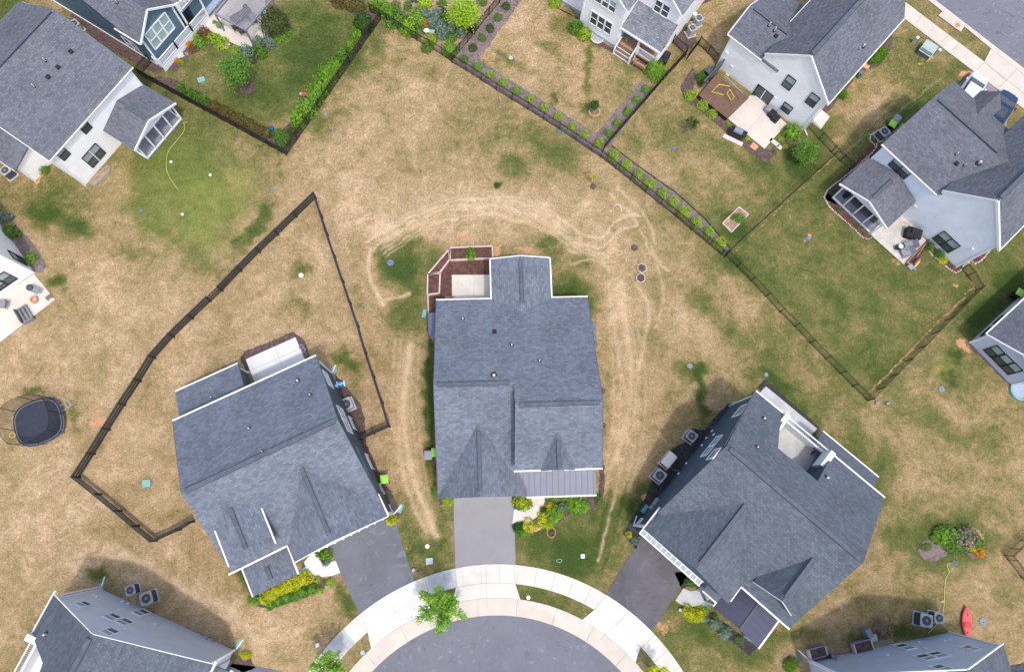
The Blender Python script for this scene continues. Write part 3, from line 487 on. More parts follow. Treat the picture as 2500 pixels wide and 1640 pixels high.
bed([(1905, 1625), (1910, 1600), (1935, 1588), (1975, 1590), (2060, 1580), (2150, 1562), (2180, 1558), (2185, 1575), (1960, 1625)], 'mulch_tan')
bed([(1660, 45), (1700, 20), (1735, 0), (1745, -20), (1700, -20), (1640, 100), (1660, 120), (1690, 118), (1700, 98)], 'mulch')
bed([(1338, 8), (1430, 55), (1380, 30)], 'mulch'); bed([(1440, 85), (1500, 120), (1496, 130), (1430, 95), (1415, 70)], 'mulch'); bed([(1535, 155), (1600, 175), (1622, 190), (1600, 165), (1560, 145)], 'mulch')
bed([(1549, 596), (1557, 600), (1558, 609), (1549, 613), (1540, 608), (1541, 599)], 'mulch', .032, .5); bed([(1448, 447), (1455, 451), (1455, 459), (1448, 463), (1441, 458), (1441, 451)], 'mulch', .032, .5)
bed([(1470, 945), (1478, 950), (1475, 962), (1468, 960)], 'mulch', .03, .5); bed([(1473, 1030), (1481, 1035), (1478, 1046), (1471, 1042)], 'mulch', .03, .5)
bed([(920, -5), (1102, 150), (1125, 124), (1210, 5), (1225, -30), (920, -40)], 'mulch_tan', .028)
def patio(pxs, m, z=.06, joints=()):
    o = sheet('patio', pxs, z, m)
    if joints:
        b = MB()
        for a, c in joints: b.beam(P(*a, z + .004), P(*c, z + .004), .022, .006)
        tag(b.build('patio_joint', 'joint'), kind='structure')
patio([(1103, 671), (1200, 671), (1200, 745), (1104, 745)], 'tan_concrete', .08, [((1157, 671), (1157, 735))])
patio([(600, 877), (721, 823), (750, 890), (640, 945), (620, 930)], 'new_concrete', .08, [((672, 845), (690, 900)), ((608, 905), (735, 850))])
patio([(1870, 942.6), (1995, 1046), (1975, 1068), (1840, 975)], 'grey_concrete', .08)
patio([(1775.9, 288.4), (1866.7, 363.3), (1920, 302.8), (1850, 235), (1830.7, 233.6)], 'tan_concrete', .08, [((1823, 319), (1876, 265))])
patio([(-20, 850), (134.5, 731), (83, 669.3), (-20, 735)], 'tan_concrete', .1)
patio([(470, 62), (500, 45), (540, -20), (590, -60), (640, -20), (660, 60), (655, 95), (600, 120), (545, 95), (505, 70)], 'tan_concrete', .07)
patio([(2126, 573), (2206, 645), (2262, 587.6), (2200, 520), (2165, 535)], 'paver', .12)
patio([(1975, 291), (2002, 265), (2026, 285), (2003, 317)], 'concrete', .06); patio([(2488, 958), (2520, 990), (2560, 930), (2475, 930)], 'tan_concrete', .06)
# curved garden paths
def path(pts, m, wd, jn=4):
    b = MB(); j = MB(); P3 = [P(x, y, .07) for x, y in pts]; L = []; Rr = []
    for i, p_ in enumerate(P3):
        d = (P3[min(i + 1, len(P3) - 1)] - P3[max(i - 1, 0)]).normalized(); nrm = Vector((-d.y, d.x, 0)); L.append(p_ + nrm * wd / 2); Rr.append(p_ - nrm * wd / 2)
    for i in range(len(P3) - 1): b.prism([L[i], Rr[i], Rr[i + 1], L[i + 1]][::-1], .08)
    for i in range(2, len(P3) - 1, jn): j.beam(L[i] + Vector((0, 0, .003)), Rr[i] + Vector((0, 0, .003)), .02, .006)
    tag(b.build('path', m), kind='structure'); tag(j.build('path_joint', 'joint'), kind='structure')
def arcpx(cx, cy, r, a0, a1, n=14, ry=None): return [(cx + math.cos(R(a0 + (a1 - a0) * i / n)) * r, cy - math.sin(R(a0 + (a1 - a0) * i / n)) * (ry or r)) for i in range(n + 1)]
path([(1253, 1260)] + arcpx(1266, 1215, 47, -88, 5, 12) + [(1314, 1200)], 'concrete', 1.15)
sheet('path', [(1648.6, 1465), (1665, 1476), (1685, 1481), (1707, 1477), (1725, 1467), (1744, 1452), (1730, 1418), (1712, 1430), (1700, 1440), (1685, 1442), (1668.6, 1435)], .07, 'grey_concrete')
sheet('path', [(742, 1372), (746, 1383), (754, 1396), (766.5, 1404), (787, 1407), (810, 1405), (830.6, 1397), (819, 1368), (792, 1377), (770, 1350), (760, 1350)], .07, 'new_concrete')
# ------------------------------------------------------------------ houses
class Multi:                                                      # every beam becomes an object of its own
    def __init__(s): s.l = []
    def beam(s, *a, **k): b = MB(); b.beam(*a, **k); s.l.append(b)
class House:
    def __init__(s, fr, label, siding, roof, center, corner='trim'):
        s.fr = fr; s.root = empty('house', fr.w(*center, 0), label, 'house'); s.siding = siding; s.rm = roof
        s.wall = MB(); s.roof = MB(); s.gut = Multi(); s.rake = Multi(); s.cap = Multi(); s.cor = Multi(); s.rk2 = Multi(); s.planes = []
    # sloping slab; plane z=z0+a*(along) given by three (u,v,z); ridge axis for the courses
    def slope(s, pts, a, b_, c, ax, mb=None, th=.16, keep=True, capn=False):
        (u1, v1, z1), (u2, v2, z2), (u3, v3, z3) = a, b_, c
        n = Vector((u2 - u1, v2 - v1, z2 - z1)).cross(Vector((u3 - u1, v3 - v1, z3 - z1)))
        zf = lambda u, v: z1 - (n.x * (u - u1) + n.y * (v - v1)) / n.z
        g = (n.x / n.z) if ax == 'v' else (n.y / n.z); k = math.sqrt(1 + g * g)
        mb = mb or s.roof; P3 = [s.fr.w(u, v, zf(u, v)) for u, v in pts]; uv = [((u, v * k) if ax == 'u' else (v, u * k)) for u, v in pts]
        mb.poly(P3, uv); lo = [p - Vector((0, 0, th)) for p in P3]; mb.poly(lo[::-1], uv[::-1]); m_ = len(P3)
        for i in range(m_): j = (i + 1) % m_; mb.poly([P3[i], lo[i], lo[j], P3[j]], [uv[i], uv[i], uv[j], uv[j]])
        if keep: s.planes.append((pts, zf))
        return zf
    def capline(s, p, q, w_=.3, h=.07):
        p = Vector(p) + Vector((0, 0, .01)); q = Vector(q) + Vector((0, 0, .01)); b = MB(); b.beam(p, q, w_, h); o = b.build('ridge_vent', 'cap', s.root); d = (q - p).normalized(); n = Vector((-d.y, d.x, 0)).normalized() * (w_ / 2 + .012)
        for k in (-1, 1): b = MB(); b.beam(p + n * k - Vector((0, 0, .01)), q + n * k - Vector((0, 0, .01)), .035, h * .8); b.build('vent_edge', 'cap_edge', o)
    def rz(s, u, v):
        best = 0
        for pts, zf in s.planes:
            r = False; n = len(pts)
            for i in range(n):
                x1, y1 = pts[i]; x2, y2 = pts[(i + 1) % n]
                if (y1 > v) != (y2 > v) and u < (x2 - x1) * (v - y1) / (y2 - y1) + x1: r = not r
            if r: best = max(best, zf(u, v))
        return best
    def hit(s, px, py):
        z = 5.
        for _ in range(8): z = s.rz(*s.fr.l(P(px, py, z))) or z
        return P(px, py, z)
    def edge(s, mb, a, b_, wd, h, dz=-.03, out=(0, 0)):
        mb.beam(s.fr.w(a[0] + out[0], a[1] + out[1], a[2] + dz), s.fr.w(b_[0] + out[0], b_[1] + out[1], b_[2] + dz), wd, h)
    # gabled block. extents are those of the roof. ax: ridge direction. e0/e1 eave heights at the low/high side, r ridge position
    def gable(s, u0, u1, v0, v1, ax, e0, e1, rz, r, ins=.32, walls='0123', gut='01', rake='01', cap=(.3, .3), base=0., slopes='01', th=.16, rins=.28, corner='', wallz=None, rk=.09):
        Q = (lambda a, c: (a, c)) if ax == 'u' else (lambda a, c: (c, a))   # a along the ridge, c across
        A0, A1, C0, C1 = (u0, u1, v0, v1) if ax == 'u' else (v0, v1, u0, u1)
        p3 = lambda a, c, z: (*Q(a, c), z)
        if '0' in slopes: s.slope([Q(A0, C0), Q(A1, C0), Q(A1, r), Q(A0, r)], p3(A0, C0, e0), p3(A1, C0, e0), p3(A0, r, rz), ax, th=th)
        if '1' in slopes: s.slope([Q(A0, r), Q(A1, r), Q(A1, C1), Q(A0, C1)], p3(A0, r, rz), p3(A1, r, rz), p3(A0, C1, e1), ax, th=th)
        z0 = lambda c: e0 + (rz - e0) * (c - C0) / (r - C0); z1 = lambda c: e1 + (rz - e1) * (C1 - c) / (C1 - r)
        c0, c1, a0, a1 = C0 + ins, C1 - ins, A0 + rins, A1 - rins; w = lambda a, c, z: s.fr.w(*Q(a, c), z)
        h0, h1 = z0(c0) - th * .6, z1(c1) - th * .6
        if '0' in walls: s.wall.poly([w(a0, c0, base), w(a1, c0, base), w(a1, c0, h0), w(a0, c0, h0)])
        if '1' in walls: s.wall.poly([w(a0, c1, base), w(a1, c1, base), w(a1, c1, h1), w(a0, c1, h1)])
        for k, a in (('2', a0), ('3', a1)):
            if k in walls: s.wall.poly([w(a, c0, base), w(a, c1, base), w(a, c1, h1), w(a, r, rz - th * .6), w(a, c0, h0)])
        G = s.gut
        if '0' in gut: s.edge(G, p3(A0, C0, e0), p3(A1, C0, e0), .11, .12, -.05, Q(0, -.05))
        if '1' in gut: s.edge(G, p3(A0, C1, e1), p3(A1, C1, e1), .11, .12, -.05, Q(0, .05))
        for k, a, o in (('0', A0, -.02), ('1', A1, .02)):
            if k in rake:
                s.edge(s.rake, p3(a, C0, e0), p3(a, r, rz), rk, .16, -.075, Q(o, 0)); s.edge(s.rake, p3(a, r, rz), p3(a, C1, e1), rk, .16, -.075, Q(o, 0))
        if cap:
            a, c = A0 + cap[0], A1 - cap[1]; s.capline(s.fr.w(*Q(a, r), rz + .02), s.fr.w(*Q(c, r), rz + .02), .26, .06)
        for k in corner:                                           # corner boards: 4 corners a..d
            a, c, hh = {'a': (a0, c0, h0), 'b': (a1, c0, h0), 'c': (a1, c1, h1), 'd': (a0, c1, h1)}[k]
            s.cor.beam(w(a, c, base), w(a, c, hh), .15, .15, up=s.fr.e)
        return s
    def box(s, mb, *a): mb.box(s.fr, *a)
    def window(s, ax, c, out, px, cols=1, style='black', glass=('glass_pale', 'glass_dark'), name='window', pad=0., rows=2):
        q = [s.fr.wall(ax, c, x, y) for x, y in px]; a0, a1 = min(t[0] for t in q) - pad, max(t[0] for t in q) + pad; z0, z1 = min(t[1] for t in q) - pad, max(t[1] for t in q) + pad
        return s.window_at(ax, c, out, a0, a1, z0, z1, cols, style, glass, name, rows)
    def window_at(s, ax, c, out, a0, a1, z0, z1, cols=1, style='black', glass=('glass_pale', 'glass_dark'), name='window', rows=2):
        w = (lambda a, z, o=0.: s.fr.w(c + out * o, a, z)) if ax == 'u' else (lambda a, z, o=0.: s.fr.w(a, c + out * o, z)); nrm = (s.fr.d if ax == 'u' else s.fr.e) * out
        fb = MB(); fw = .11 if style == 'white' else .06
        for p_, q_ in (((a0, z0), (a1, z0)), ((a0, z1), (a1, z1)), ((a0, z0), (a0, z1)), ((a1, z0), (a1, z1))): fb.beam(w(*p_, .04), w(*q_, .04), fw, .07, up=nrm)
        for i in range(1, cols): a = a0 + (a1 - a0) * i / cols; fb.beam(w(a, z0, .04), w(a, z1, .04), fw * (1.3 if style == 'white' else 2.2), .07, up=nrm)
        fo = fb.build(name, 'white' if style == 'white' else 'black_trim', s.root)
        if style == 'black' and cols > 1:
            mb = MB()
            for i in range(1, cols): a = a0 + (a1 - a0) * i / cols; mb.beam(w(a, z0, .06), w(a, z1, .06), .09, .07, up=nrm)
            mb.build('mullion', 'white', fo)
        for i in range(cols):
            b0 = a0 + (a1 - a0) * i / cols + fw * .6; b1 = a0 + (a1 - a0) * (i + 1) / cols - fw * .6; zm = (z0 + z1) / 2
            if rows == 2:
                for (za, zb, g) in ((z0 + .05, zm - .02, glass[1]), (zm + .02, z1 - .05, glass[0])):
                    m = MB(); m.poly([w(b0, za, .015), w(b1, za, .015), w(b1, zb, .015), w(b0, zb, .015)]); m.build('pane', g, fo)
                m = MB(); m.beam(w(b0, zm, .03), w(b1, zm, .03), .05, .05, up=nrm); m.build('sash_rail', 'white' if style == 'white' else 'black_trim', fo)
            else:
                m = MB(); m.poly([w(b0, z0 + .05, .015), w(b1, z0 + .05, .015), w(b1, z1 - .05, .015), w(b0, z1 - .05, .015)]); m.build('pane', glass[1], fo)
        return fo
    def vent(s, px, py, h=.35, r=.07, m='dull_white'):
        b = MB(); p = s.hit(px, py); b.cyl(p - Vector((0, 0, .1)), r * .8, h + .1, 10); o = b.build('vent_pipe', m, s.root)
        f = MB(); f.cyl(p + Vector((0, 0, .01)), r * 2, .04, 10); f.build('flashing', 'black_trim', o)
    def boxvent(s, px, py):
        b = MB(); p = s.hit(px, py); b.box(Fr0(p, s.fr), -.16, .16, -.16, .16, p.z, p.z + .13); b.build('roof_vent', 'dark_cloth', s.root)
    def downspout(s, u, v, z, d=(0, -1)):
        b = MB(); b.beam(s.fr.w(u, v, z), s.fr.w(u, v, .12), .08, .08, up=s.fr.e); b.beam(s.fr.w(u, v, .12), s.fr.w(u + d[0] * .9, v + d[1] * .9, .05), .08, .07); b.build('downspout', 'white', s.root)
    def done(s):
        for mb, nm, mt in ((s.wall, 'wall', s.siding), (s.roof, 'roof', s.rm), (s.gut, 'gutter', 'cream'), (s.rake, 'rake_board', 'trim'), (s.rk2, 'rake_edge', 'cap'), (s.cap, 'ridge_vent', 'cap'), (s.cor, 'corner_board', 'white')):
            for x in (mb.l if isinstance(mb, Multi) else [mb]): x.build(nm, mt, s.root)
        return s
class Fr0:                                                        # frame shifted to a point
    def __init__(s, p, fr): s.o = Vector((p[0], p[1], 0)); s.d = fr.d; s.e = fr.e
    def w(s, u, v, z=0): return s.o + s.d * u + s.e * v + Vector((0, 0, z))
def small(h, px, py, ax, c, out, w_=.18, hh=.2, m='white', nm='wall_vent', dp=.08):
    a, z = h.fr.wall(ax, c, px, py); b = MB()
    if ax == 'u': b.box(h.fr, min(c, c + out * dp), max(c, c + out * dp), a - w_ / 2, a + w_ / 2, z - hh / 2, z + hh / 2)
    else: b.box(h.fr, a - w_ / 2, a + w_ / 2, min(c, c + out * dp), max(c, c + out * dp), z - hh / 2, z + hh / 2)
    b.build(nm, m, h.root)
def seams(b, fr, a0, a1, c0, c1, zf, ax='v', step=.42):            # standing seams of a metal roof
    a = a0
    while a <= a1 + 1e-6:
        if ax == 'v': b.beam(fr.w(a, c0, zf(a, c0) + .012), fr.w(a, c1, zf(a, c1) + .012), .022, .035)
        else: b.beam(fr.w(c0, a, zf(c0, a) + .012), fr.w(c1, a, zf(c1, a) + .012), .022, .035)
        a += step
def railing(b, p, q, h=.95, step=.13, wd=.03, post=True):
    p = Vector(p); q = Vector(q); n = max(1, int((q - p).length / step)); b.beam(p + Vector((0, 0, h)), q + Vector((0, 0, h)), .09, .05); b.beam(p + Vector((0, 0, .1)), q + Vector((0, 0, .1)), .06, .05)
    for i in range(1, n): t = p + (q - p) * i / n; b.beam(t + Vector((0, 0, .1)), t + Vector((0, 0, h)), wd, wd, up=(0, 1, 0))
    if post:
        for t in (p, q): b.beam(t, t + Vector((0, 0, h + .12)), .13, .13, up=(0, 1, 0))

# --- the house in the middle: blue grey shingles, garage gable and metal porch roof
C = House(Fr((1070, 733, 3.1), (1434, 725, 3.1)), 'large centre house with blue grey shingle roof and lilac metal porch roof', 'siding_cool', 'shingle_blue', (6, -6))
C.slope([(-.15, 0), (5.83, 0), (5.83, -7.7), (-.15, -7.7)], (0, 0, 3.1), (5, 0, 3.1), (0, -7.7, 6.9), 'u')
C.slope([(-.15, -7.7), (5.83, -7.7), (5.83, -15.1), (5.0, -15.85), (-.15, -15.85)], (0, -7.7, 6.9), (5, -7.7, 6.9), (0, -15.85, 3.0), 'u')
C.slope([(5.83, 0), (12.35, 0), (12.33, -9.5), (5.83, -9.5)], (6, 0, 3.1), (12, 0, 3.1), (6, -9.5, 7.79), 'u')
C.slope([(5.83, -9.5), (12.33, -9.5), (12.3, -14.1), (5.75, -14.1)], (6, -9.5, 7.79), (12, -9.5, 7.79), (6, -14.1, 5.58), 'u')
f = C.fr
for u, a, c in ((.15, 0, 6.6), (12.05, 3.3, 7.6)):                 # side walls following the roof
    if u < 1: C.wall.poly([f.w(u, -.3, 0), f.w(u, -15.5, 0), f.w(u, -15.5, 2.95), f.w(u, -7.7, 6.75), f.w(u, -.3, 3.1)])
    else: C.wall.poly([f.w(u, -.3, 0), f.w(u, -13.8, 0), f.w(u, -13.8, 5.5), f.w(u, -9.5, 7.6), f.w(u, -.3, 3.1)])
C.wall.poly([f.w(5.95, -7.2, 5), f.w(5.95, -13.8, 2), f.w(5.95, -13.8, 5.5), f.w(5.95, -9.5, 7.62), f.w(5.95, -7.2, 6.5)])
C.wall.poly([f.w(.15, -.3, 0), f.w(12.05, -.3, 0), f.w(12.05, -.3, 3.05), f.w(.15, -.3, 3.05)]); C.wall.poly([f.w(5.95, -13.8, 0), f.w(12.05, -13.8, 0), f.w(12.05, -13.8, 5.5), f.w(5.95, -13.8, 5.5)])
C.gable(4.4, 9.35, -2.4, 3.5, 'v', 3.1, 3.1, 3.75, 6.87, walls='013', gut='01', rake='1', cap=(1.9, .35))
C.gable(-.2, 6.75, -15.95, -10.2, 'v', 3.0, 3.0, 5.6, 3.12, walls='2', gut='', rake='', cap=(.4, .9), ins=.3)
C.wall.poly([f.w(6.2, -15.6, 0), f.w(6.2, -13.8, 0), f.w(6.2, -13.8, 3.1), f.w(6.2, -15.6, 3.1)])
C.gable(7.65, 10.3, -14.2, -11.6, 'v', 5.55, 5.55, 6.95, 8.97, walls='2', gut='', rake='', cap=(.1, .5), ins=.6)
C.edge(C.gut, (5.7, -14.15, 5.55), (8.55, -14.15, 5.55), .13, .12); C.edge(C.gut, (9.45, -14.15, 5.55), (12.35, -14.15, 5.55), .13, .12)
C.edge(C.gut, (-.2, .05, 3.05), (4.35, .05, 3.05), .13, .12); C.edge(C.gut, (9.4, .05, 3.05), (12.4, .05, 3.05), .13, .12)
C.edge(C.rk2, (-.17, 0, 3.05), (-.17, -7.7, 6.85), .05, .14); C.edge(C.rk2, (12.37, 0, 3.05), (12.35, -9.5, 7.72), .05, .14); C.edge(C.rk2, (-.17, -7.7, 6.85), (-.17, -15.9, 2.95), .05, .14); C.edge(C.rk2, (12.35, -9.5, 7.72), (12.32, -14.1, 5.52), .05, .14)
C.capline(f.w(.1, -7.7, 6.94), f.w(5.5, -7.7, 6.94), .30, .07); C.capline(f.w(6.15, -9.5, 7.83), f.w(12.1, -9.5, 7.83), .30, .07)
pr = MB(); zf = C.slope([(5.6, -13.85), (12.15, -13.85), (12.15, -16.0), (6.3, -16.0)], (6, -13.85, 3.55), (12, -13.85, 3.55), (6, -16.0, 2.75), 'u', pr, .08, keep=False)
po = pr.build('porch_roof', 'slate_metal', C.root); sb = MB(); seams(sb, f, 6.45, 12.1, -13.9, -16.0, zf, step=.46); sb.build('standing_seam', 'ac_dark', po)
pg = MB(); pg.beam(f.w(6.7, -16.06, 2.7), f.w(12.2, -16.06, 2.7), .13, .12); pg.build('porch_gutter', 'cream', C.root)
for u in (6.9, 9.5, 12.0): pb = MB(); pb.beam(f.w(u, -15.8, 0), f.w(u, -15.8, 2.65), .18, .18, up=(0, 1, 0)); pb.build('porch_post', 'white', C.root)
gd = MB(); gd.box(f, .85, 5.6, -15.72, -15.66, .05, 2.3); gd.build('garage_door', 'white', C.root)
bb = MB(); bb.box(f, 12.0, 12.85, -4.0, -2.2, .3, 2.95); bb.build('bump_out', 'siding_cool', C.root); C.slope([(12.0, -2.15), (12.92, -2.15), (12.92, -4.05), (12.0, -4.05)], (12, 0, 3.3), (12, 1, 3.3), (12.92, 0, 2.95), 'v', keep=False)
lb = MB(); lb.box(f, -.75, .2, -2.75, -.75, 0, 1.25); lb.build('bay', 'brick', C.root); lr = MB(); lr.prism([f.w(-.98, -.62, 1.5), f.w(.2, -.62, 1.7), f.w(.2, -2.4, 1.7), f.w(-.95, -2.4, 1.5)], .08); lr.prism([f.w(-.95, -2.42, 1.49), f.w(.2, -2.42, 1.68), f.w(.2, -2.95, 1.3), f.w(-.7, -2.9, 1.2)], .06); lr.build('bay_roof', 'slate_metal', C.root)
for q in ((1130, 779), (1249, 842), (1317, 880)): C.vent(*q, .3, .08)
C.boxvent(1207, 810); C.vent(1206, 916, .12, .13)
C.done()

# --- the two large houses of the same plan left and right of it
def big_house(fr, label, siding, roof, mirror=False):
    H = House(fr, label, siding, roof, (6, -6)); f = H.fr; U = (lambda u: 11.75 - u) if mirror else (lambda u: u); return H, f, U
H2 = House(Fr((421, 1028, 5.4), (776.5, 866, 5.4)), 'dark teal sided house inside the dark board fence, left of the centre house', 'siding_teal', 'shingle_blue', (6, -6)); f = H2.fr
H2.slope([(0, 0), (11.56, 0), (11.56, -5.95), (0, -5.95)], (0, 0, 5.35), (11, 0, 5.35), (0, -5.95, 8.8), 'u')
H2.slope([(0, -5.95), (11.56, -5.95), (11.56, -12.05), (0, -12.05)], (0, -5.95, 8.8), (11, -5.95, 8.8), (0, -12.05, 5.3), 'u')
H2.wall.poly([f.w(11.46, -.3, 0), f.w(11.46, -13.05, 0), f.w(11.46, -13.05, 5.15), f.w(11.46, -11.8, 5.3), f.w(11.46, -5.95, 8.65), f.w(11.46, -.3, 5.45)])
H2.wall.poly([f.w(.3, -.3, 0), f.w(.3, -11.56, 0), f.w(.3, -11.56, 5.4), f.w(.3, -5.95, 8.65), f.w(.3, -.3, 5.45)])
H2.wall.poly([f.w(.3, -.3, 0), f.w(11.46, -.3, 0), f.w(11.46, -.3, 5.4), f.w(.3, -.3, 5.4)]); H2.wall.poly([f.w(.3, -11.56, 0), f.w(4.6, -11.56, 0), f.w(4.6, -11.56, 5.35), f.w(.3, -11.56, 5.35)])
H2.gable(4.25, 11.6, -13.4, -7.7, 'v', 5.15, 5.15, 7.75, 7.78, walls='02', gut='', rake='0', cap=(.5, .1), rk=.07)
H2.edge(H2.gut, (4.22, -13.4, 5.1), (4.22, -12.05, 5.1), .12, .12); H2.edge(H2.gut, (11.66, -13.4, 5.1), (11.6, -11.6, 5.1), .13, .12)
H2.edge(H2.gut, (-.25, -12.1, 5.25), (4.2, -12.1, 5.25), .14, .12); H2.edge(H2.gut, (0, .05, 5.32), (11.56, .05, 5.32), .15, .12)
H2.edge(H2.rk2, (11.57, 0, 5.3), (11.57, -5.95, 8.72), .05, .15); H2.edge(H2.rk2, (11.57, -5.95, 8.72), (11.58, -11.6, 5.5), .05, .15); H2.edge(H2.rk2, (-.02, 0, 5.3), (-.02, -5.95, 8.72), .04, .15)
H2.capline(f.w(.35, -5.95, 8.84), f.w(11.35, -5.95, 8.84), .32, .07)
H2.gable(.62, 4.0, -11.75, -7.6, 'v', 7.08, 7.08, 7.8, 2.3, walls='012', gut='', rake='', cap=(.5, .6), ins=.2)
H2.edge(H2.gut, (.58, -11.75, 7.05), (.58, -9.05, 7.05), .12, .12); H2.edge(H2.gut, (4.05, -11.75, 7.05), (4.05, -9.05, 7.05), .12, .12)
H2.gable(-.02, 3.55, -14.2, -11.9, 'v', 2.75, 2.75, 3.55, 1.85, walls='', gut='01', rake='', cap=(.5, .8), ins=.2)
H2.edge(H2.gut, (3.55, -14.2, 2.75), (3.55, -13.2, 2.75), .1, .1); 
H2.slope([(.1, .2), (5.35, .2), (5.35, 2.87), (.1, 2.87)], (0, .2, 4.1), (5, .2, 4.1), (0, 2.87, 2.8), 'u', keep=False); H2.edge(H2.gut, (.1, 2.92, 2.75), (5.35, 2.92, 2.75), .14, .12); H2.edge(H2.rk2, (5.37, .2, 4.05), (5.37, 2.87, 2.75), .06, .14)
H2.wall.poly([f.w(5.1, 0, 0), f.w(5.1, 2.6, 0), f.w(5.1, 2.6, 2.8), f.w(5.1, 0, 3.9)]); H2.wall.poly([f.w(.3, 2.6, 0), f.w(5.1, 2.6, 0), f.w(5.1, 2.6, 2.75), f.w(.3, 2.6, 2.75)])
for u in (5.2,): H2.cor.beam(f.w(u, 2.65, 0), f.w(u, 2.65, 2.7), .14, .14, up=f.e)
H2.cor.beam(f.w(11.45, -.28, 0), f.w(11.45, -.28, 5.4), .16, .14, up=f.e); H2.cor.beam(f.w(11.47, -13.08, 0), f.w(11.47, -13.08, 5.1), .16, .14, up=f.e)
g = MB(); g.box(f, 5.75, 10.6, -13.14, -13.07, .05, 2.35); gd = g.build('garage_door', 'white', H2.root); g = MB(); g.box(f, 5.4, 11.0, -13.3, -13.1, 2.55, 2.72); g.build('door_hood', 'white', H2.root)
for i in range(9): g = MB(); g.box(f, 5.5 + i * .66, 5.6 + i * .66, -13.36, -13.1, 2.35, 2.56); g.build('hood_bracket', 'white', H2.root)
g = MB(); g.box(f, 7.35, 8.3, -13.3, -13.1, 4.6, 5.9); g.build('gable_window', 'white', H2.root)
for px, cols in (((790, 912.8), (798, 913.5), (808.8, 937.9), (801.6, 939)), 1), (((825, 994.6), (834, 998.9), (858.3, 1053.4), (847.5, 1051)), 2), (((850.8, 1016.8), (860.8, 1024), (871.5, 1047.3), (862.6, 1045.5)), 1): H2.window('u', 11.46, 1, px, cols, 'white', ('glass_dark', 'glass_dark'))
H2.window('u', 11.46, 1, ((891.3, 1108.3), (900, 1113.7), (914.6, 1144.2), (905.6, 1142.4)), 1, 'white', ('white', 'white'), 'side_door', rows=1)
H2.window('u', 11.46, 1, ((950, 1234), (955, 1233), (960, 1246), (956, 1247)), 1, 'white', ('glass_dark', 'glass_dark'))
for q in ((819, 942), (833, 958), (845, 988), (849, 1002)): small(H2, *q, 'u', 11.46, 1)
for q in ((926, 1185), (930, 1195), (935, 1203)): small(H2, *q, 'u', 11.46, 1, .3, .4, 'ac_grey', 'meter_box', .16)
H2.vent(727, 930, .3, .1); H2.vent(757, 964, .25); H2.vent(609, 1046, .3); H2.vent(641, 1102, .2, .05); H2.vent(517, 970, .3, .05)
H2.downspout(11.5, -13.2, 5, (.9, .4)); H2.downspout(11.5, -.4, 5.3, (.6, .6)); H2.downspout(3.7, -13.0, 2.6, (.8, .2))
H2.done()

H4 = House(Fr((1845, 954, 5.4), (2159, 1214, 5.4)), 'blue sided house at lower right with a balcony cut into its slate roof', 'siding_slate', 'shingle_slate', (6, -6)); f = H4.fr
# rear slope with the balcony notch
H4.slope([(0, 0), (2.95, 0), (2.95, -1.3), (3.5, -2.95), (7.15, -2.95), (7.3, -1.3), (7.3, 0), (12.25, 0), (12.25, -5.9), (.18, -5.9)], (0, 0, 5.35), (12, 0, 5.35), (0, -5.9, 8.85), 'u')
H4.slope([(.18, -5.9), (12.25, -5.9), (12.25, -12.25), (0, -12.25)], (0, -5.9, 8.85), (12, -5.9, 8.85), (0, -12.25, 5.3), 'u')
H4.wall.poly([f.w(.14, -.35, 0), f.w(.14, -13.4, 0), f.w(.14, -13.4, 5.15), f.w(.14, -11.9, 5.4), f.w(.14, -5.9, 8.7), f.w(.14, -.35, 5.45)])
H4.wall.poly([f.w(11.95, -.3, 0), f.w(11.95, -11.9, 0), f.w(11.95, -11.9, 5.4), f.w(11.95, -5.9, 8.7), f.w(11.95, -.3, 5.45)])
H4.wall.poly([f.w(.14, -.35, 0), f.w(2.95, -.35, 0), f.w(2.95, -.35, 5.4), f.w(.14, -.35, 5.4)]); H4.wall.poly([f.w(2.95, -.35, 0), f.w(7.3, -.35, 0), f.w(7.3, -.35, 3.1), f.w(2.95, -.35, 3.1)]); H4.wall.poly([f.w(7.3, -.35, 0), f.w(11.95, -.35, 0), f.w(11.95, -.35, 5.4), f.w(7.3, -.35, 5.4)])
H4.wall.poly([f.w(7.8, -11.95, 0), f.w(11.95, -11.95, 0), f.w(11.95, -11.95, 5.35), f.w(7.8, -11.95, 5.35)])
H4.wall.poly([f.w(7.3, .0, 3.1), f.w(7.3, -2.95, 3.1), f.w(7.3, -2.95, 6.9), f.w(7.3, 0, 5.2)]); H4.wall.poly([f.w(2.95, .0, 3.1), f.w(2.95, -2.95, 3.1), f.w(2.95, -2.95, 6.9), f.w(2.95, 0, 5.2)]); H4.wall.poly([f.w(2.95, -2.97, 3.1), f.w(7.3, -2.97, 3.1), f.w(7.3, -2.97, 6.95), f.w(2.95, -2.97, 6.95)])
bl = MB(); bl.box(f, 2.95, 7.75, -2.96, .65, 2.95, 3.12); blo = bl.build('balcony_floor', 'grey_concrete', H4.root)
bl = MB(); railing(bl, f.w(3.0, .1, 4.3), f.w(7.3, .1, 4.3), .95, .16); bl.box(f, 2.9, 7.4, .02, .14, 3.1, 4.35); bl.build('balcony_railing', 'white', H4.root)
for u in (2.95, 7.25): bl = MB(); bl.box(f, u - .2, u + .22, -1.35, .1, 4.2, 5.75); bl.build('balcony_pillar', 'white', H4.root)
H4.gable(-.02, 7.95, -13.85, -7.9, 'v', 5.1, 5.1, 7.75, 4.0, walls='012', gut='', rake='', cap=(.5, .1), ins=.35)
H4.edge(H4.gut, (-.04, -13.85, 5.05), (-.08, -11.8, 5.05), .13, .12); H4.edge(H4.gut, (7.98, -13.6, 5.05), (7.95, -12.25, 5.05), .12, .12); H4.edge(H4.gut, (7.9, -12.3, 5.22), (12.35, -12.3, 5.22), .15, .12)
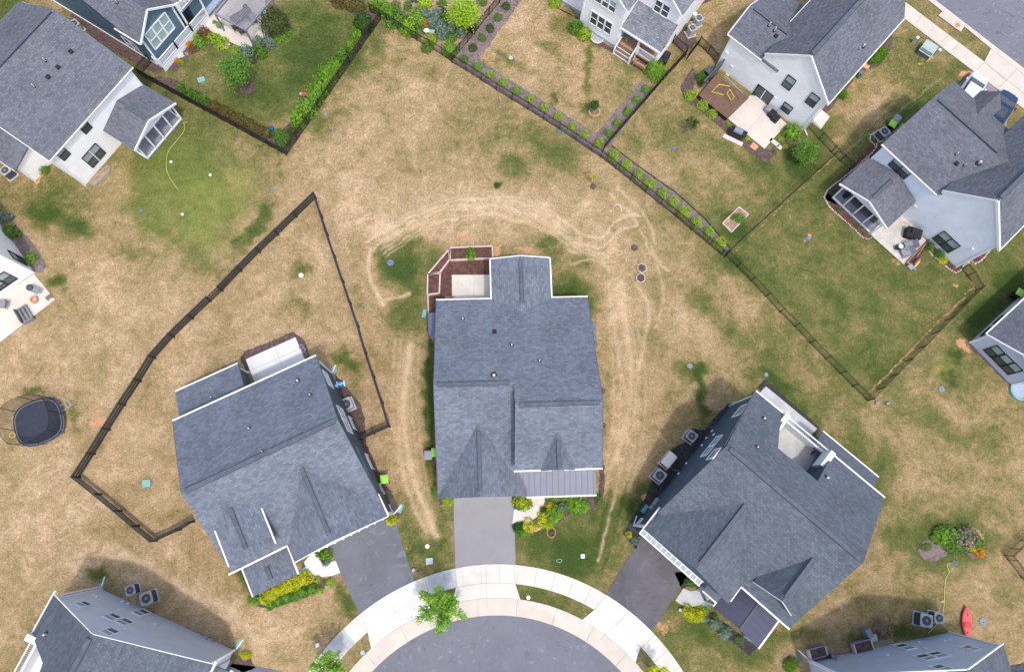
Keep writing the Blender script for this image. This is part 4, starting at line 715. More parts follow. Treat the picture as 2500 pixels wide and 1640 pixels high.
H4.edge(H4.gut, (0, .05, 5.32), (2.95, .05, 5.32), .14, .12); H4.edge(H4.gut, (7.3, .05, 5.32), (12.3, .05, 5.32), .14, .12)
H4.edge(H4.rk2, (-.02, 0, 5.3), (.08, -5.9, 8.77), .05, .14); H4.capline(f.w(.5, -5.9, 8.89), f.w(11.9, -5.9, 8.89), .32, .07)
H4.gable(8.15, 11.6, -11.55, -7.6, 'v', 5.95, 5.95, 7.85, 9.85, walls='02', gut='', rake='0', cap=(.4, .2), ins=.1, rk=.03)
H4.slope([(6.5, -.1), (12.0, -.1), (12.0, 1.9), (6.5, 1.9)], (6, -.1, 4.0), (12, -.1, 4.0), (6, 1.9, 2.95), 'u', keep=False); H4.edge(H4.gut, (6.5, 1.95, 2.9), (12.0, 1.95, 2.9), .12, .12); H4.edge(H4.rk2, (6.46, -.1, 3.95), (6.46, 1.9, 2.9), .06, .12)
H4.wall.poly([f.w(6.75, -.35, 0), f.w(6.75, 1.65, 0), f.w(6.75, 1.65, 2.95), f.w(6.75, -.35, 3.9)]); H4.wall.poly([f.w(6.75, 1.65, 0), f.w(11.8, 1.65, 0), f.w(11.8, 1.65, 2.9), f.w(6.75, 1.65, 2.9)])
pm = MB(); z1 = H4.slope([(7.9, -12.0), (10.1, -12.0), (10.1, -14.55), (7.95, -14.55)], (7.9, -12, 2.95), (7.9, -14, 2.95), (10.1, -12, 3.75), 'v', pm, .08, keep=False); z2 = H4.slope([(10.1, -12.0), (12.25, -12.0), (12.25, -14.55), (10.1, -14.55)], (10.1, -12, 3.75), (10.1, -14, 3.75), (12.25, -12, 2.95), 'v', pm, .08, keep=False)
pm.box(f, 6.6, 8.1, -14.1, -13.3, 2.85, 2.97)
po = pm.build('porch_roof', 'slate_metal_dark', H4.root); sb = MB(); seams(sb, f, -14.4, -12.1, 7.95, 10.05, z1, 'u', .55); seams(sb, f, -14.4, -12.1, 10.15, 12.2, z2, 'u', .55); sb.beam(f.w(10.1, -12, 3.78), f.w(10.1, -14.55, 3.78), .12, .04); sb.build('standing_seam', 'ac_dark', po)
pg = MB(); pg.beam(f.w(12.3, -12.0, 2.9), f.w(12.3, -14.6, 2.9), .13, .12); pg.beam(f.w(7.9, -13.3, 2.9), f.w(7.9, -14.5, 2.9), .1, .1); pg.beam(f.w(6.6, -14.15, 2.9), f.w(8.0, -14.15, 2.9), .12, .12); pg.build('porch_gutter', 'cream', H4.root)
for u in (8.1, 12.0): pb = MB(); pb.beam(f.w(u, -14.3, 0), f.w(u, -14.3, 2.85), .18, .18, up=(0, 1, 0)); pb.build('porch_post', 'white', H4.root)
g = MB(); g.box(f, .9, 5.9, -13.56, -13.5, .05, 2.4); gd = g.build('garage_door', 'white', H4.root)
g = MB(); g.box(f, .35, 6.3, -14.05, -13.95, 2.55, 2.66); g.box(f, .35, 6.3, -13.62, -13.52, 2.72, 2.83)
for i in range(13): u = .35 + i * .488; g.beam(f.w(u, -13.57, 2.78), f.w(u, -14.0, 2.62), .07, .07)
g.build('glazed_hood_frame', 'white', H4.root); g = MB(); g.prism([f.w(.4, -13.6, 2.76), f.w(6.2, -13.6, 2.76), f.w(6.2, -13.97, 2.62), f.w(.4, -13.97, 2.62)], .03); g.build('hood_panel', 'ac_grey', H4.root)
H4.cor.beam(f.w(.15, -.33, 0), f.w(.15, -.33, 5.4), .16, .14, up=f.e); H4.cor.beam(f.w(.15, -13.45, 0), f.w(.15, -13.45, 5.0), .16, .14, up=f.e)
for px, cols in (((1793.7, 1012), (1810.8, 992.8), (1822.9, 992), (1807, 1012)), 1), (((1713, 1113), (1751, 1066.8), (1762, 1066), (1724, 1112)), 2), (((1726.5, 1121), (1751, 1097), (1760, 1096.4), (1737.7, 1119.7)), 1): H4.window('u', .14, -1, px, cols, 'white', ('glass_dark', 'glass_dark'))
H4.window('u', .14, -1, ((1556, 1277), (1566, 1266), (1569, 1266), (1561, 1278)), 1, 'white', ('glass_dark', 'glass_dark'))
for q in ((1739, 1052), (1743, 1061), (1725, 1069), (1714, 1087), (1676, 1131), (1657, 1156)): small(H4, *q, 'u', .14, -1)
for q in ((1604, 1222), (1599, 1229), (1592, 1239)): small(H4, *q, 'u', .14, -1, .35, .5, 'ac_grey', 'meter_box', .18)
H4.vent(1864, 1022, .35, .09); H4.vent(1848, 1091, .3); H4.vent(2018, 1166, .3, .11); H4.vent(2131, 1246, .3)
H4.downspout(.05, -13.6, 5, (-.3, .9)); H4.downspout(7.95, -14.35, 2.8, (-.8, .3)); H4.done()

# --- house at the bottom left, grey sided gable wall facing up
H3 = House(Fr((249.5, 1438, 0), (570, 1585, 0)), 'grey sided house cut off by the lower left corner with white balcony in its roof', 'siding_grey', 'shingle_slate', (6, -5)); f = H3.fr
H3.slope([(-.5, .07), (-.5, -2.75), (1.9, -3.4), (2.6, -5.6), (2.6, -8.5), (-.5, -8.5), (-.5, -14), (4.8, -14), (4.8, .07)], (-.5, 0, 5.75), (-.5, -5, 5.75), (4.8, 0, 9.5), 'v')
H3.slope([(4.8, .07), (11.75, .07), (11.75, -14), (4.8, -14)], (4.8, 0, 9.5), (4.8, -5, 9.5), (11.75, 0, 5.05), 'v')
H3.wall.poly([f.w(0, 0, 0), f.w(11.45, 0, 0), f.w(11.45, 0, 5.15), f.w(4.8, 0, 9.35), f.w(0, 0, 6.0)]); H3.wall.poly([f.w(11.45, 0, 0), f.w(11.45, -14, 0), f.w(11.45, -14, 5.1), f.w(11.45, 0, 5.1)]); H3.wall.poly([f.w(0, 0, 0), f.w(0, -14, 0), f.w(0, -14, 3.2), f.w(0, -2.75, 3.2), f.w(0, -2.75, 5.9), f.w(0, 0, 5.9)])
for v in (-2.8, -8.5): H3.wall.poly([f.w(-.4, v, 3.2), f.w(2.6, v, 3.2), f.w(2.6, v, 7.8), f.w(-.4, v, 5.6)])
H3.wall.poly([f.w(2.62, -2.8, 3.2), f.w(2.62, -8.5, 3.2), f.w(2.62, -8.5, 7.8), f.w(2.62, -2.8, 7.8)])
g = MB(); g.box(f, -.5, 2.6, -8.5, -2.8, 3.1, 3.25); g.build('balcony_floor', 'white', H3.root)
g = MB(); railing(g, f.w(-.5, -3.0, 4.4), f.w(-.5, -8.4, 4.4), .95, .15); g.box(f, -.62, -.42, -8.5, -2.8, 3.1, 4.45); g.build('balcony_railing', 'white', H3.root)
g = MB(); g.box(f, -.62, .95, -3.15, -2.7, 4.4, 6.15); g.build('balcony_pillar', 'white', H3.root)
H3.cor.beam(f.w(0, .02, 0), f.w(0, .02, 5.9), .14, .14, up=f.e); H3.cor.beam(f.w(11.47, .02, 0), f.w(11.47, .02, 5.0), .16, .14, up=f.e)
H3.edge(H3.rake, (-.5, .09, 5.7), (4.8, .09, 9.42), .07, .16); H3.edge(H3.rake, (4.8, .09, 9.42), (11.75, .09, 5.0), .05, .16); H3.edge(H3.gut, (-.55, .3, 5.68), (-.55, -2.7, 5.68), .14, .12)
H3.capline(f.w(4.8, -.2, 9.54), f.w(4.8, -13.5, 9.54), .32, .07); H3.edge(H3.gut, (11.8, .3, 5.0), (11.8, -2.3, 5.0), .15, .12)
H3.slope([(11.5, -6), (12.5, -6), (12.5, -.6), (11.5, -.6)], (11.5, 0, 3.1), (11.5, -5, 3.1), (12.5, 0, 2.8), 'v', keep=False)
g = MB(); g.box(f, 12.52, 12.7, -6, -.5, 2.62, 2.8); g.build('garage_hood', 'white', H3.root); g = MB(); g.box(f, 11.5, 11.56, -5.6, -.7, .05, 2.4); g.build('garage_door', 'white', H3.root)
for px, cols in (((181.5, 1474.4), (203.7, 1467.3), (225, 1474.9), (200.4, 1483)), 1), (((248.3, 1504.5), (273.5, 1496.3), (298.8, 1506.4), (276, 1514.4)), 1), (((279.8, 1517.2), (303.8, 1508.4), (329, 1519), (303.8, 1527.8)), 1), (((240.7, 1541), (270.2, 1531.6), (295, 1542.4), (268, 1552.2)), 1), (((318.9, 1493.8), (347.4, 1486.2), (369.3, 1495.8), (341.6, 1504.4)), 1): H3.window('v', 0, 1, px, cols, 'white', ('glass_pale', 'glass_dark'))
for q in ((229, 1452), (236, 1456), (170, 1475), (290, 1488), (304, 1534), (378, 1523), (299, 1468), (313, 1473)): small(H3, *q, 'v', 0, 1, .16, .2)
for q in ((501, 1557), (513, 1564)): small(H3, *q, 'v', 0, 1, .35, .45, 'ac_grey', 'meter_box', .18)
H3.vent(114, 1547, .4, .09); H3.vent(124, 1590, .35, .09); H3.downspout(11.6, .15, 5, (.2, .9)); H3.downspout(-.1, .2, 5.6, (-.2, .8)); H3.done()

# --- bottom right, lavender grey gable wall facing up (mirror plan)
H12 = House(Fr((1972, 1613, 0), (2314.7, 1543.7, 0)), 'lavender grey house cut off by the bottom edge at lower right beside the red kayak', 'siding_lav', 'shingle_slate', (6, -5)); f = H12.fr
H12.gable(-.3, 12.15, -14, .08, 'v', 5.1, 5.8, 9.6, 6.8, walls='0123', gut='', rake='1', cap=None, ins=.35, rins=.08)
H12.cor.beam(f.w(11.8, .02, 0), f.w(11.8, .02, 5.8), .14, .14, up=f.e); H12.cor.beam(f.w(.05, .02, 0), f.w(.05, .02, 5.2), .14, .14, up=f.e)
H12.gable(11.6, 13.6, -3.2, -1.5, 'u', 5.6, 5.6, 6.3, -2.3, walls='', gut='', rake='1', cap=None)
for px, cols in (((2180.5, 1574.4), (2203.7, 1570.6), (2238.5, 1581.5), (2213.3, 1587.3)), 1), (((2230.7, 1601.2), (2287, 1589), (2320.4, 1601), (2261.7, 1613)), 2), (((2268.5, 1627), (2294.5, 1621.3), (2331.8, 1634.4), (2303.3, 1639.5)), 1), (((2343.7, 1579), (2365, 1575.7), (2394, 1585.3), (2376, 1589.6)), 1): H12.window('v', 0, 1, px, cols, 'white', ('glass_pale', 'glass_dark'))
for q in ((2306, 1564), (2319, 1562), (2260, 1582), (2166, 1598), (2243, 1567)): small(H12, *q, 'v', 0, 1, .16, .2)
for q in ((2035, 1605), (2046, 1608)): small(H12, *q, 'v', 0, 1, .35, .45, 'ac_grey', 'meter_box', .18)
H12.downspout(0, .2, 5, (-.6, .8)); H12.done()

# --- upper right white gabled house
H5 = House(Fr((1750, 161.5, 0), (1954.7, 320, 0)), 'white sided house at upper right with wooden deck and pale patio at its gable wall', 'siding_white', 'shingle_grey', (5, 4)); f = H5.fr
H5.slope([(6.78, -.14), (10.42, -.14), (10.42, 11.6), (8.7, 12.9), (6.78, 12.9)], (6.78, 0, 8.5), (6.78, 5, 8.5), (10.42, 0, 5.25), 'v'); H5.slope([(3.4, -.14), (6.78, -.14), (6.78, 12.9), (3.1, 12.9), (3.1, 3.8), (3.4, 3.4)], (6.78, 0, 8.5), (6.78, 5, 8.5), (3.4, 0, 5.45), 'v')
H5.wall.poly([f.w(0, 0, 0), f.w(10.1, 0, 0), f.w(10.1, 0, 5.4), f.w(6.78, 0, 8.35), f.w(3.5, 0, 5.45), f.w(3.4, 0, 4.55), f.w(0, 0, 4.55)]); H5.wall.poly([f.w(0, 0, 0), f.w(0, 4.6, 0), f.w(0, 4.6, 4.5), f.w(0, 2.2, 6.1), f.w(0, 0, 4.5)]); H5.wall.poly([f.w(10.1, 0, 0), f.w(10.1, 11.5, 0), f.w(10.1, 11.5, 5.4), f.w(10.1, 0, 5.4)])
H5.wall.poly([f.w(3.3, 4, 0), f.w(3.3, 13, 0), f.w(3.3, 13, 5.3), f.w(3.3, 4, 5.3)])
H5.gable(-.4, 5.2, -.12, 8.5, 'u', 4.55, 2.9, 6.1, 2.25, walls='', gut='', rake='0', cap=(.4, 1.4)); H5.edge(H5.gut, (-.4, -.18, 4.5), (3.45, -.18, 4.5), .1, .1); H5.edge(H5.gut, (3.05, 4.3, 5.0), (3.05, 12, 5.0), .12, .12)
H5.edge(H5.rake, (3.4, -.16, 5.38), (6.78, -.16, 8.42), .1, .16); H5.edge(H5.rake, (6.78, -.16, 8.42), (10.42, -.16, 5.18), .12, .2); H5.edge(H5.gut, (10.47, -.3, 5.2), (10.47, 11.6, 5.2), .09, .12)
H5.capline(f.w(6.78, 0, 8.54), f.w(6.78, 12.8, 8.54), .34, .07); H5.cor.beam(f.w(10.1, 0, 0), f.w(10.1, 0, 5.4), .16, .14, up=f.e); H5.cor.beam(f.w(0, 0, 0), f.w(0, 0, 4.5), .16, .14, up=f.e)
for px in (((1925.3, 182.2), (1944.6, 197.5), (1927.9, 220.6), (1908.5, 206.7)), ((1983.5, 225.8), (2003.1, 240.2), (1985, 263), (1965.6, 248)), ((1917.2, 248.6), (1935.9, 263), (1925.3, 278.8), (1905.7, 264.7))): H5.window('v', 0, -1, px, 1, 'black')
H5.window('v', 0, -1, ((1851.4, 206.7), (1888.4, 233.6), (1870.5, 261), (1835, 235)), 2, 'black', ('glass_dark', 'glass_dark'), 'sliding_door', rows=1)
for q, a_ in (((1774, 129), .3), ((1786, 161), .2), ((1776, 184), .25), ((1890, 141), .25), ((1893, 238), .22)): small(H5, *q, 'v', 0, -1, a_, a_, 'white')
H5.vent(1877, 64, .5, .07); H5.vent(1890, 76, .5, .07); H5.boxvent(1894, 89); H5.vent(2107, 114, .3, .1); H5.vent(2096, 120, .3, .05); H5.downspout(10.25, .3, 5.2, (.6, -.3)); H5.done()

# --- right: white blue house with screened porch
H6 = House(Fr((2028.5, 483.5, 0), (2123, 573, 0)), 'pale blue white house at right edge with screened porch and paved patio', 'siding_cool', 'shingle_grey', (7, 9)); f = H6.fr
H6.slope([(-.45, 3.35), (5.75, 3.35), (8.8, 6.3), (8.8, 8.0), (-.4, 8.0)], (0, 3.35, 5.4), (5, 3.35, 5.4), (0, 8.0, 7.9), 'u'); H6.slope([(-.4, 8.0), (8.8, 8.0), (8.8, 12.8), (-.3, 12.8)], (0, 8.0, 7.9), (5, 8.0, 7.9), (0, 12.8, 5.4), 'u')
H6.slope([(5.75, 3.45), (8.85, 3.45), (8.85, 15.1), (5.9, 15.1)], (5.75, 0, 6.1), (5.75, 5, 6.1), (8.85, 0, 9.3), 'v'); H6.slope([(8.85, 3.45), (12.4, 3.45), (12.4, 15.1), (8.85, 15.1)], (8.85, 0, 9.3), (8.85, 5, 9.3), (12.4, 0, 5.5), 'v')
H6.wall.poly([f.w(-.15, 3.6, 0), f.w(12.05, 3.6, 0), f.w(12.05, 3.6, 5.7), f.w(8.85, 3.6, 9.1), f.w(5.95, 3.6, 6.1), f.w(5.75, 3.6, 5.5), f.w(-.15, 3.6, 5.4)]); H6.wall.poly([f.w(-.15, 3.6, 0), f.w(-.15, 12.5, 0), f.w(-.15, 12.5, 5.4), f.w(-.15, 8, 7.8), f.w(-.15, 3.6, 5.4)]); H6.wall.poly([f.w(12.05, 3.6, 0), f.w(12.05, 16, 0), f.w(12.05, 16, 5.6), f.w(12.05, 3.6, 5.6)])
H6.wall.poly([f.w(-.15, 12.5, 0), f.w(9, 12.5, 0), f.w(9, 12.5, 5.3), f.w(-.15, 12.5, 5.3)])
H6.gable(1.95, 4.25, 10.0, 14.1, 'v', 5.2, 5.2, 6.4, 3.1, walls='013', gut='', rake='', cap=None)
H6.edge(H6.gut, (-.45, 3.3, 5.33), (5.75, 3.3, 5.33), .11, .12); H6.edge(H6.rake, (5.75, 3.42, 6.02), (8.85, 3.42, 9.2), .08, .16); H6.edge(H6.rake, (8.85, 3.42, 9.2), (12.4, 3.42, 5.42), .18, .22); H6.edge(H6.gut, (12.45, 3.3, 5.42), (12.45, 16, 5.42), .08, .12)
H6.capline(f.w(0, 8, 7.94), f.w(6.4, 8, 7.94), .3, .07); H6.capline(f.w(8.85, 3.7, 9.34), f.w(8.85, 15.8, 9.34), .34, .07); H6.cor.beam(f.w(12.05, 3.6, 0), f.w(12.05, 3.6, 5.7), .16, .14, up=f.e); H6.cor.beam(f.w(-.15, 3.6, 0), f.w(-.15, 3.6, 5.4), .14, .14, up=f.e)
H6.slope([(-.4, -.35), (2.4, -.35), (2.4, 3.5), (-.4, 3.5)], (-.4, 0, 2.85), (-.4, 2, 2.85), (2.4, 0, 3.85), 'v'); H6.slope([(2.4, -.35), (5.2, -.35), (5.2, 3.5), (2.4, 3.5)], (2.4, 0, 3.85), (2.4, 2, 3.85), (5.2, 0, 2.85), 'v')
H6.capline(f.w(2.4, .1, 3.89), f.w(2.4, 2.6, 3.89), .26, .06); H6.edge(H6.rake, (-.4, -.38, 2.78), (2.4, -.38, 3.78), .1, .2); H6.edge(H6.rake, (2.4, -.38, 3.78), (5.2, -.38, 2.78), .1, .2)
def screened(H, f, u0, u1, v0, v1, n, z, zr):
    b = MB(); b.box(f, u0, u1, v0, v1, .05, .16); b.build('porch_floor', 'furn_grey', H.root); b = MB()
    for i in range(n + 1): u = u0 + .08 + (u1 - u0 - .16) * i / n; b.beam(f.w(u, v0 + .06, 0), f.w(u, v0 + .06, z if 0 < i < n else z), .12, .12, up=f.e)
    b.beam(f.w(u0, v0 + .06, .2), f.w(u1, v0 + .06, .2), .1, .16); b.beam(f.w(u0, v0 + .06, z), f.w(u1, v0 + .06, z), .14, .22)
    for u in (u0 + .06, u1 - .06):
        b.beam(f.w(u, v0, z), f.w(u, v1, z), .14, .2); b.beam(f.w(u, v0, .2), f.w(u, v1, .2), .1, .16)
        for k in (1, 2): v = v0 + (v1 - v0) * k / 3; b.beam(f.w(u, v, 0), f.w(u, v, z), .1, .1, up=f.e)
    b.poly([f.w(u0, v0 + .02, z), f.w(u1, v0 + .02, z), f.w((u0 + u1) / 2, v0 + .02, zr)]); b.build('porch_frame', 'white', H.root)
screened(H6, f, 0, 4.8, 0, 3.5, 4, 2.6, 3.65)
for px in (((2188.6, 384.2), (2208.8, 401.8), (2190.2, 417.8), (2169.4, 401.8)), ((2208.8, 401.8), (2228.7, 420.4), (2207.8, 437), (2190.2, 418.8)), ((2304.9, 564.2), (2324.1, 580.2), (2296.9, 598.1), (2276.7, 581.2)), ((2324.8, 582.8), (2344.9, 599.7), (2315.2, 617), (2296.9, 598.4))): H6.window('v', 3.6, -1, px, 1, 'black')
small(H6, 2234, 504, 'v', 3.6, -1, .3, .3, 'cream'); small(H6, 2374, 608, 'v', 3.6, -1, .25, .25, 'white')
H6.vent(2333, 378, .4, .05); H6.vent(2353, 405, .4, .05); H6.boxvent(2335, 400); H6.vent(2389, 399, .35, .12); H6.done()

# --- upper left white house with porch
H7 = House(Fr((208, 453, 0), (298, 349, 0)), 'white house in the upper left with grey roof and screened rear porch', 'siding_white', 'shingle_grey', (5, 6)); f = H7.fr
H7.slope([(-.3, -.3), (10.1, -.3), (9.9, 5.8), (-.3, 5.8)], (0, -.3, 5.5), (5, -.3, 5.5), (0, 5.8, 8.6), 'u'); H7.slope([(-.3, 5.8), (9.9, 5.8), (9.6, 11.8), (-.3, 11.8)], (0, 5.8, 8.6), (5, 5.8, 8.6), (0, 11.8, 5.4), 'u')
H7.wall.poly([f.w(0, 0, 0), f.w(9.8, 0, 0), f.w(9.8, 0, 5.55), f.w(0, 0, 5.55)]); H7.wall.poly([f.w(9.8, 0, 0), f.w(9.8, 11.5, 0), f.w(9.8, 11.5, 5.5), f.w(9.8, 5.8, 8.45), f.w(9.8, 0, 5.5)]); H7.wall.poly([f.w(0, 0, 0), f.w(0, 11.5, 0), f.w(0, 11.5, 5.5), f.w(0, 5.8, 8.45), f.w(0, 0, 5.5)])
H7.edge(H7.gut, (-.3, -.35, 5.43), (10.1, -.35, 5.43), .08, .12); H7.capline(f.w(0, 5.8, 8.64), f.w(9.6, 5.8, 8.64), .34, .07); H7.cor.beam(f.w(0, 0, 0), f.w(0, 0, 5.5), .14, .14, up=f.e); H7.cor.beam(f.w(9.8, 0, 0), f.w(9.8, 0, 5.5), .16, .14, up=f.e)
H7.edge(H7.rake, (-.32, -.3, 5.45), (-.32, 5.8, 8.55), .06, .14)
H7.slope([(-2.4, 3.6), (.1, 3.6), (.1, 7), (-2.4, 7)], (-2.4, 0, 2.85), (-2.4, 5, 2.85), (.1, 0, 3.6), 'v', keep=False); H7.wall.poly([f.w(-2.1, 3.9, 0), f.w(.1, 3.9, 0), f.w(.1, 3.9, 3.4), f.w(-2.1, 3.9, 2.8)]); H7.wall.poly([f.w(-2.1, 3.9, 0), f.w(-2.1, 8, 0), f.w(-2.1, 8, 2.8), f.w(-2.1, 3.9, 2.8)]); H7.edge(H7.gut, (-2.42, 3.6, 2.8), (-2.42, 7.2, 2.8), .06, .1); H7.cor.beam(f.w(-2.1, 3.9, 0), f.w(-2.1, 3.9, 2.8), .12, .12, up=f.e)
H7.slope([(-2.4, 7), (.1, 7), (.1, 10.5), (-2.4, 10.5)], (-2.4, 7, 2.85), (0, 7, 3.6), (-2.4, 10, 2.85), 'v', keep=False)
H7.slope([(4.6, -3.4), (7.25, -3.4), (7.25, .1), (4.6, .1)], (4.6, 0, 2.8), (4.6, 2, 2.8), (7.25, 0, 3.9), 'v'); H7.slope([(7.25, -3.4), (10.1, -3.4), (9.95, .45), (9.9, .1), (7.25, .1)], (7.25, 0, 3.9), (7.25, 2, 3.9), (10.1, 0, 2.75), 'v')
H7.capline(f.w(7.25, -3.1, 3.94), f.w(7.25, -1.0, 3.94), .26, .06); H7.edge(H7.rake, (4.6, -3.43, 2.73), (7.25, -3.43, 3.83), .1, .2); H7.edge(H7.rake, (7.25, -3.43, 3.83), (10.1, -3.43, 2.68), .1, .2)
screened(H7, f, 4.95, 9.85, -3.05, 0, 4, 2.55, 3.7)
for px, cols in (((202.4, 289.2), (222, 309.7), (208.8, 327.7), (186.4, 306.5)), 1), (((149.6, 356.2), (169.8, 373.8), (156, 392.4), (132.3, 373.2)), 1), (((231.3, 349.8), (255.6, 371.6), (226.1, 409), (200.5, 387.6)), 2): H7.window('v', 0, -1, px, cols, 'black')
for q in ((222, 262),): small(H7, *q, 'v', 0, -1, .9, .12, 'ac_grey')
H7.vent(112, 150, .45, .05); H7.vent(85, 213, .45, .05); H7.boxvent(174, 127); H7.boxvent(142, 165); H7.boxvent(118, 189); H7.gable(.5, 3.2, 7.6, 10.5, 'v', 6.2, 6.2, 7.3, 1.85, walls='013', gut='', rake='1', cap=None, ins=.2); H7.done()

# --- upper left blue house with white rimmed gable
H8 = House(Fr((178, 30, 0), (400, 166.6, 0)), 'slate blue house at the top left with white edged gable and white porch railing', 'siding_blue', 'shingle_grey', (5, 4)); f = H8.fr
H8.gable(8.0, 10.85, -.45, 4.4, 'u', 4.15, 4.15, 6.15, 1.85, walls='03', gut='0', rake='1', cap=None, ins=.38, rins=.3, rk=.12)
H8.gable(-6, 9.2, -.4, 12.5, 'v', 4.1, 4.1, 8.2, 2.2, walls='12', gut='', rake='', cap=(.3, .3), ins=.4, rins=.35)
H8.gable(7, 10.85, 5.2, 12, 'u', 3.6, 3.6, 6.1, 8.6, walls='03', gut='0', rake='1', cap=None, ins=.3)
H8.wall.poly([f.w(-6, 0, 0), f.w(10.5, 0, 0), f.w(10.5, 0, 4.2), f.w(-6, 0, 4.2)]); H8.wall.poly([f.w(10.48, -.05, 0), f.w(10.48, 4.05, 0), f.w(10.48, 4.05, 4.2), f.w(10.48, -.05, 4.2)]); H8.wall.poly([f.w(9.2, 4, 0), f.w(9.2, 12, 0), f.w(9.2, 12, 3.8), f.w(9.2, 4, 3.8)])
g = MB(); g.beam(f.w(-6, -.06, .12), f.w(10.6, -.06, .12), .1, .22); g.build('foundation_band', 'white', H8.root)
H8.window('u', 10.55, 1, ((400.5, 31), (424, 65), (379, 121), (354, 87)), 3, 'white', ('glass_pale', 'glass_pale')); 
g = MB(); g.box(f, 10.5, 11.15, -.2, 9, .55, .7); g.build('porch_floor', 'pale_blue', H8.root); g = MB()
for a_, c_ in ((0., 2.2), (2.2, 4.4), (4.4, 6.6)): railing(g, f.w(11.1, a_ - .1, .7), f.w(11.1, c_ - .1, .7), .9, .12, .04)
railing(g, f.w(10.5, -.15, .7), f.w(11.1, -.15, .7), .9, .12, .04); g.box(f, 11.12, 11.18, -.2, 6.5, 0, .7); g.build('porch_railing', 'white', H8.root)
g = MB(); railing(g, f.w(10.95, 4.5, 3.2), f.w(10.95, 9, 3.2), .9, .11, .04); g.build('upper_railing', 'white', H8.root); g = MB(); g.box(f, 9.2, 11, 4.3, 9, 3.05, 3.2); g.build('upper_deck', 'furn_grey', H8.root)
for v in (4.3, 6.6, 8.9): g = MB(); g.beam(f.w(10.95, v, .6), f.w(10.95, v, 4.3), .14, .14, up=f.e); g.build('porch_post', 'white', H8.root)
H8.cor.beam(f.w(10.52, -.02, 0), f.w(10.52, -.02, 4.2), .14, .14, up=f.e); H8.cor.beam(f.w(10.55, 4.05, 0), f.w(10.55, 4.05, 4.3), .2, .16, up=f.e)
H8.window('v', -.02, -1, ((308, 100), (320, 118), (345, 130), (330, 108)), 2, 'white', ('glass_dark', 'glass_dark')); H8.vent(287, 8, .5, .07); small(H8, 201, 47, 'v', -.02, -1, .2, .25); H8.done()

# --- top middle white two storey house with porch and steps
H9 = House(Fr((1446, 78.8, 0), (1502, 115, 0)), 'white two storey house at the top with covered back porch and three steps', 'siding_pale', 'shingle_pale', (3, 5)); f = H9.fr
H9.gable(-1.75, 3.0, -.32, 9, 'v', 5.6, 5.6, 7.6, .6, walls='0123', gut='', rake='0', cap=None, corner='ab')
H9.gable(2.4, 7.1, 2.3, 11, 'v', 5.6, 5.6, 7.6, 4.75, walls='0123', gut='', rake='0', cap=None, corner='b')
H9.gable(-5.5, -1.2, .7, 9, 'v', 5.6, 5.6, 7.0, -3.4, walls='0123', gut='', rake='0', cap=None)
g = MB(); g.beam(f.w(-5.2, .95, .15), f.w(-1.4, .95, .15), .08, .26); g.beam(f.w(-1.45, -.06, .15), f.w(2.7, -.06, .15), .08, .26); g.build('foundation_band', 'pale_blue', H9.root)
g = MB(); H9.slope([(2.5, .15), (7.0, .15), (7.0, 2.6), (2.5, 2.6)], (2.5, .15, 2.75), (6, .15, 2.75), (2.5, 2.6, 3.95), 'u', g, keep=False); g.build('porch_roof', 'shingle_pale', H9.root)
g = MB(); g.beam(f.w(2.5, .1, 2.65), f.w(7.0, .1, 2.65), .12, .2)
for u in (2.75, 4.75, 6.85): g.beam(f.w(u, .25, 0), f.w(u, .25, 2.6), .18, .18, up=f.e)
for s_ in (2.95, 4.7): g.beam(f.w(s_, -.75, .85), f.w(s_, .2, 1.5), .09, .09); g.beam(f.w(s_, -.75, 0), f.w(s_, -.75, .95), .13, .13, up=f.e)
g.build('porch_frame', 'white', H9.root); g = MB(); railing(g, f.w(4.85, .25, .62), f.w(6.8, .25, .62), .9, .12, .04); railing(g, f.w(6.88, .25, .62), f.w(6.88, 2.3, .62), .9, .12, .04); g.build('porch_railing', 'white', H9.root)
g = MB(); g.box(f, 2.6, 6.9, .15, 2.6, .5, .62); g.build('porch_floor', 'wood', H9.root)
for i in range(3): g = MB(); g.box(f, 2.95, 4.72, .15 - (i + 1) * .3, .15 - i * .3, 0, .5 - i * .16); st = g.build('step', 'deck_wood', H9.root); g = MB(); g.box(f, 2.95, 4.72, .12 - (i + 1) * .3, .15 - (i + 1) * .3, .38 - i * .16, .51 - i * .16); g.build('nosing', 'white', st)
c5 = lambda *q: [(1350 + a / 5.2025, c_ / 5.2025) for a, c_ in q]
H9.window('v', -.06, -1, c5((490, 162), (757, 300), (733, 420), (477, 290)), 3, 'white', ('glass_dark', 'glass_dark')); H9.window('v', -.06, -1, c5((535, 0), (820, 40), (785, 170), (528, 10)), 3, 'white', ('glass_pale', 'glass_dark')); H9.window('v', 2.58, -1, c5((1310, 5), (1497, 95), (1455, 222), (1280, 130)), 2, 'white', ('glass_dark', 'glass_dark')); H9.done()

# --- left edge white house corner
H10 = House(Fr((85, 667, 0), (0, 724, 0)), 'white house corner at the left edge beside the cream patio', 'siding_white', 'shingle_grey', (4, -4)); f = H10.fr
H10.gable(-.3, 9.5, -9, .3, 'u', 6.2, 6.2, 8.5, -4.4, walls='0123', gut='', rake='', cap=None); H10.cor.beam(f.w(-.02, -.02, 0), f.w(-.02, -.02, 6.1), .1, .1, up=f.e)
c1 = lambda *q: [(a / 4.46, 500 + c_ / 4.46) for a, c_ in q]
H10.window('v', -.02, 1, c1((37, 727), (185, 798), (92, 865), (0, 820)), 1, 'black'); H10.window('v', -.02, 1, c1((0, 828), (80, 875), (-60, 965), (-90, 915)), 1, 'black'); H10.window('u', -.02, -1, c1((97, 520), (200, 560), (285, 648), (170, 600)), 1, 'black'); H10.done()

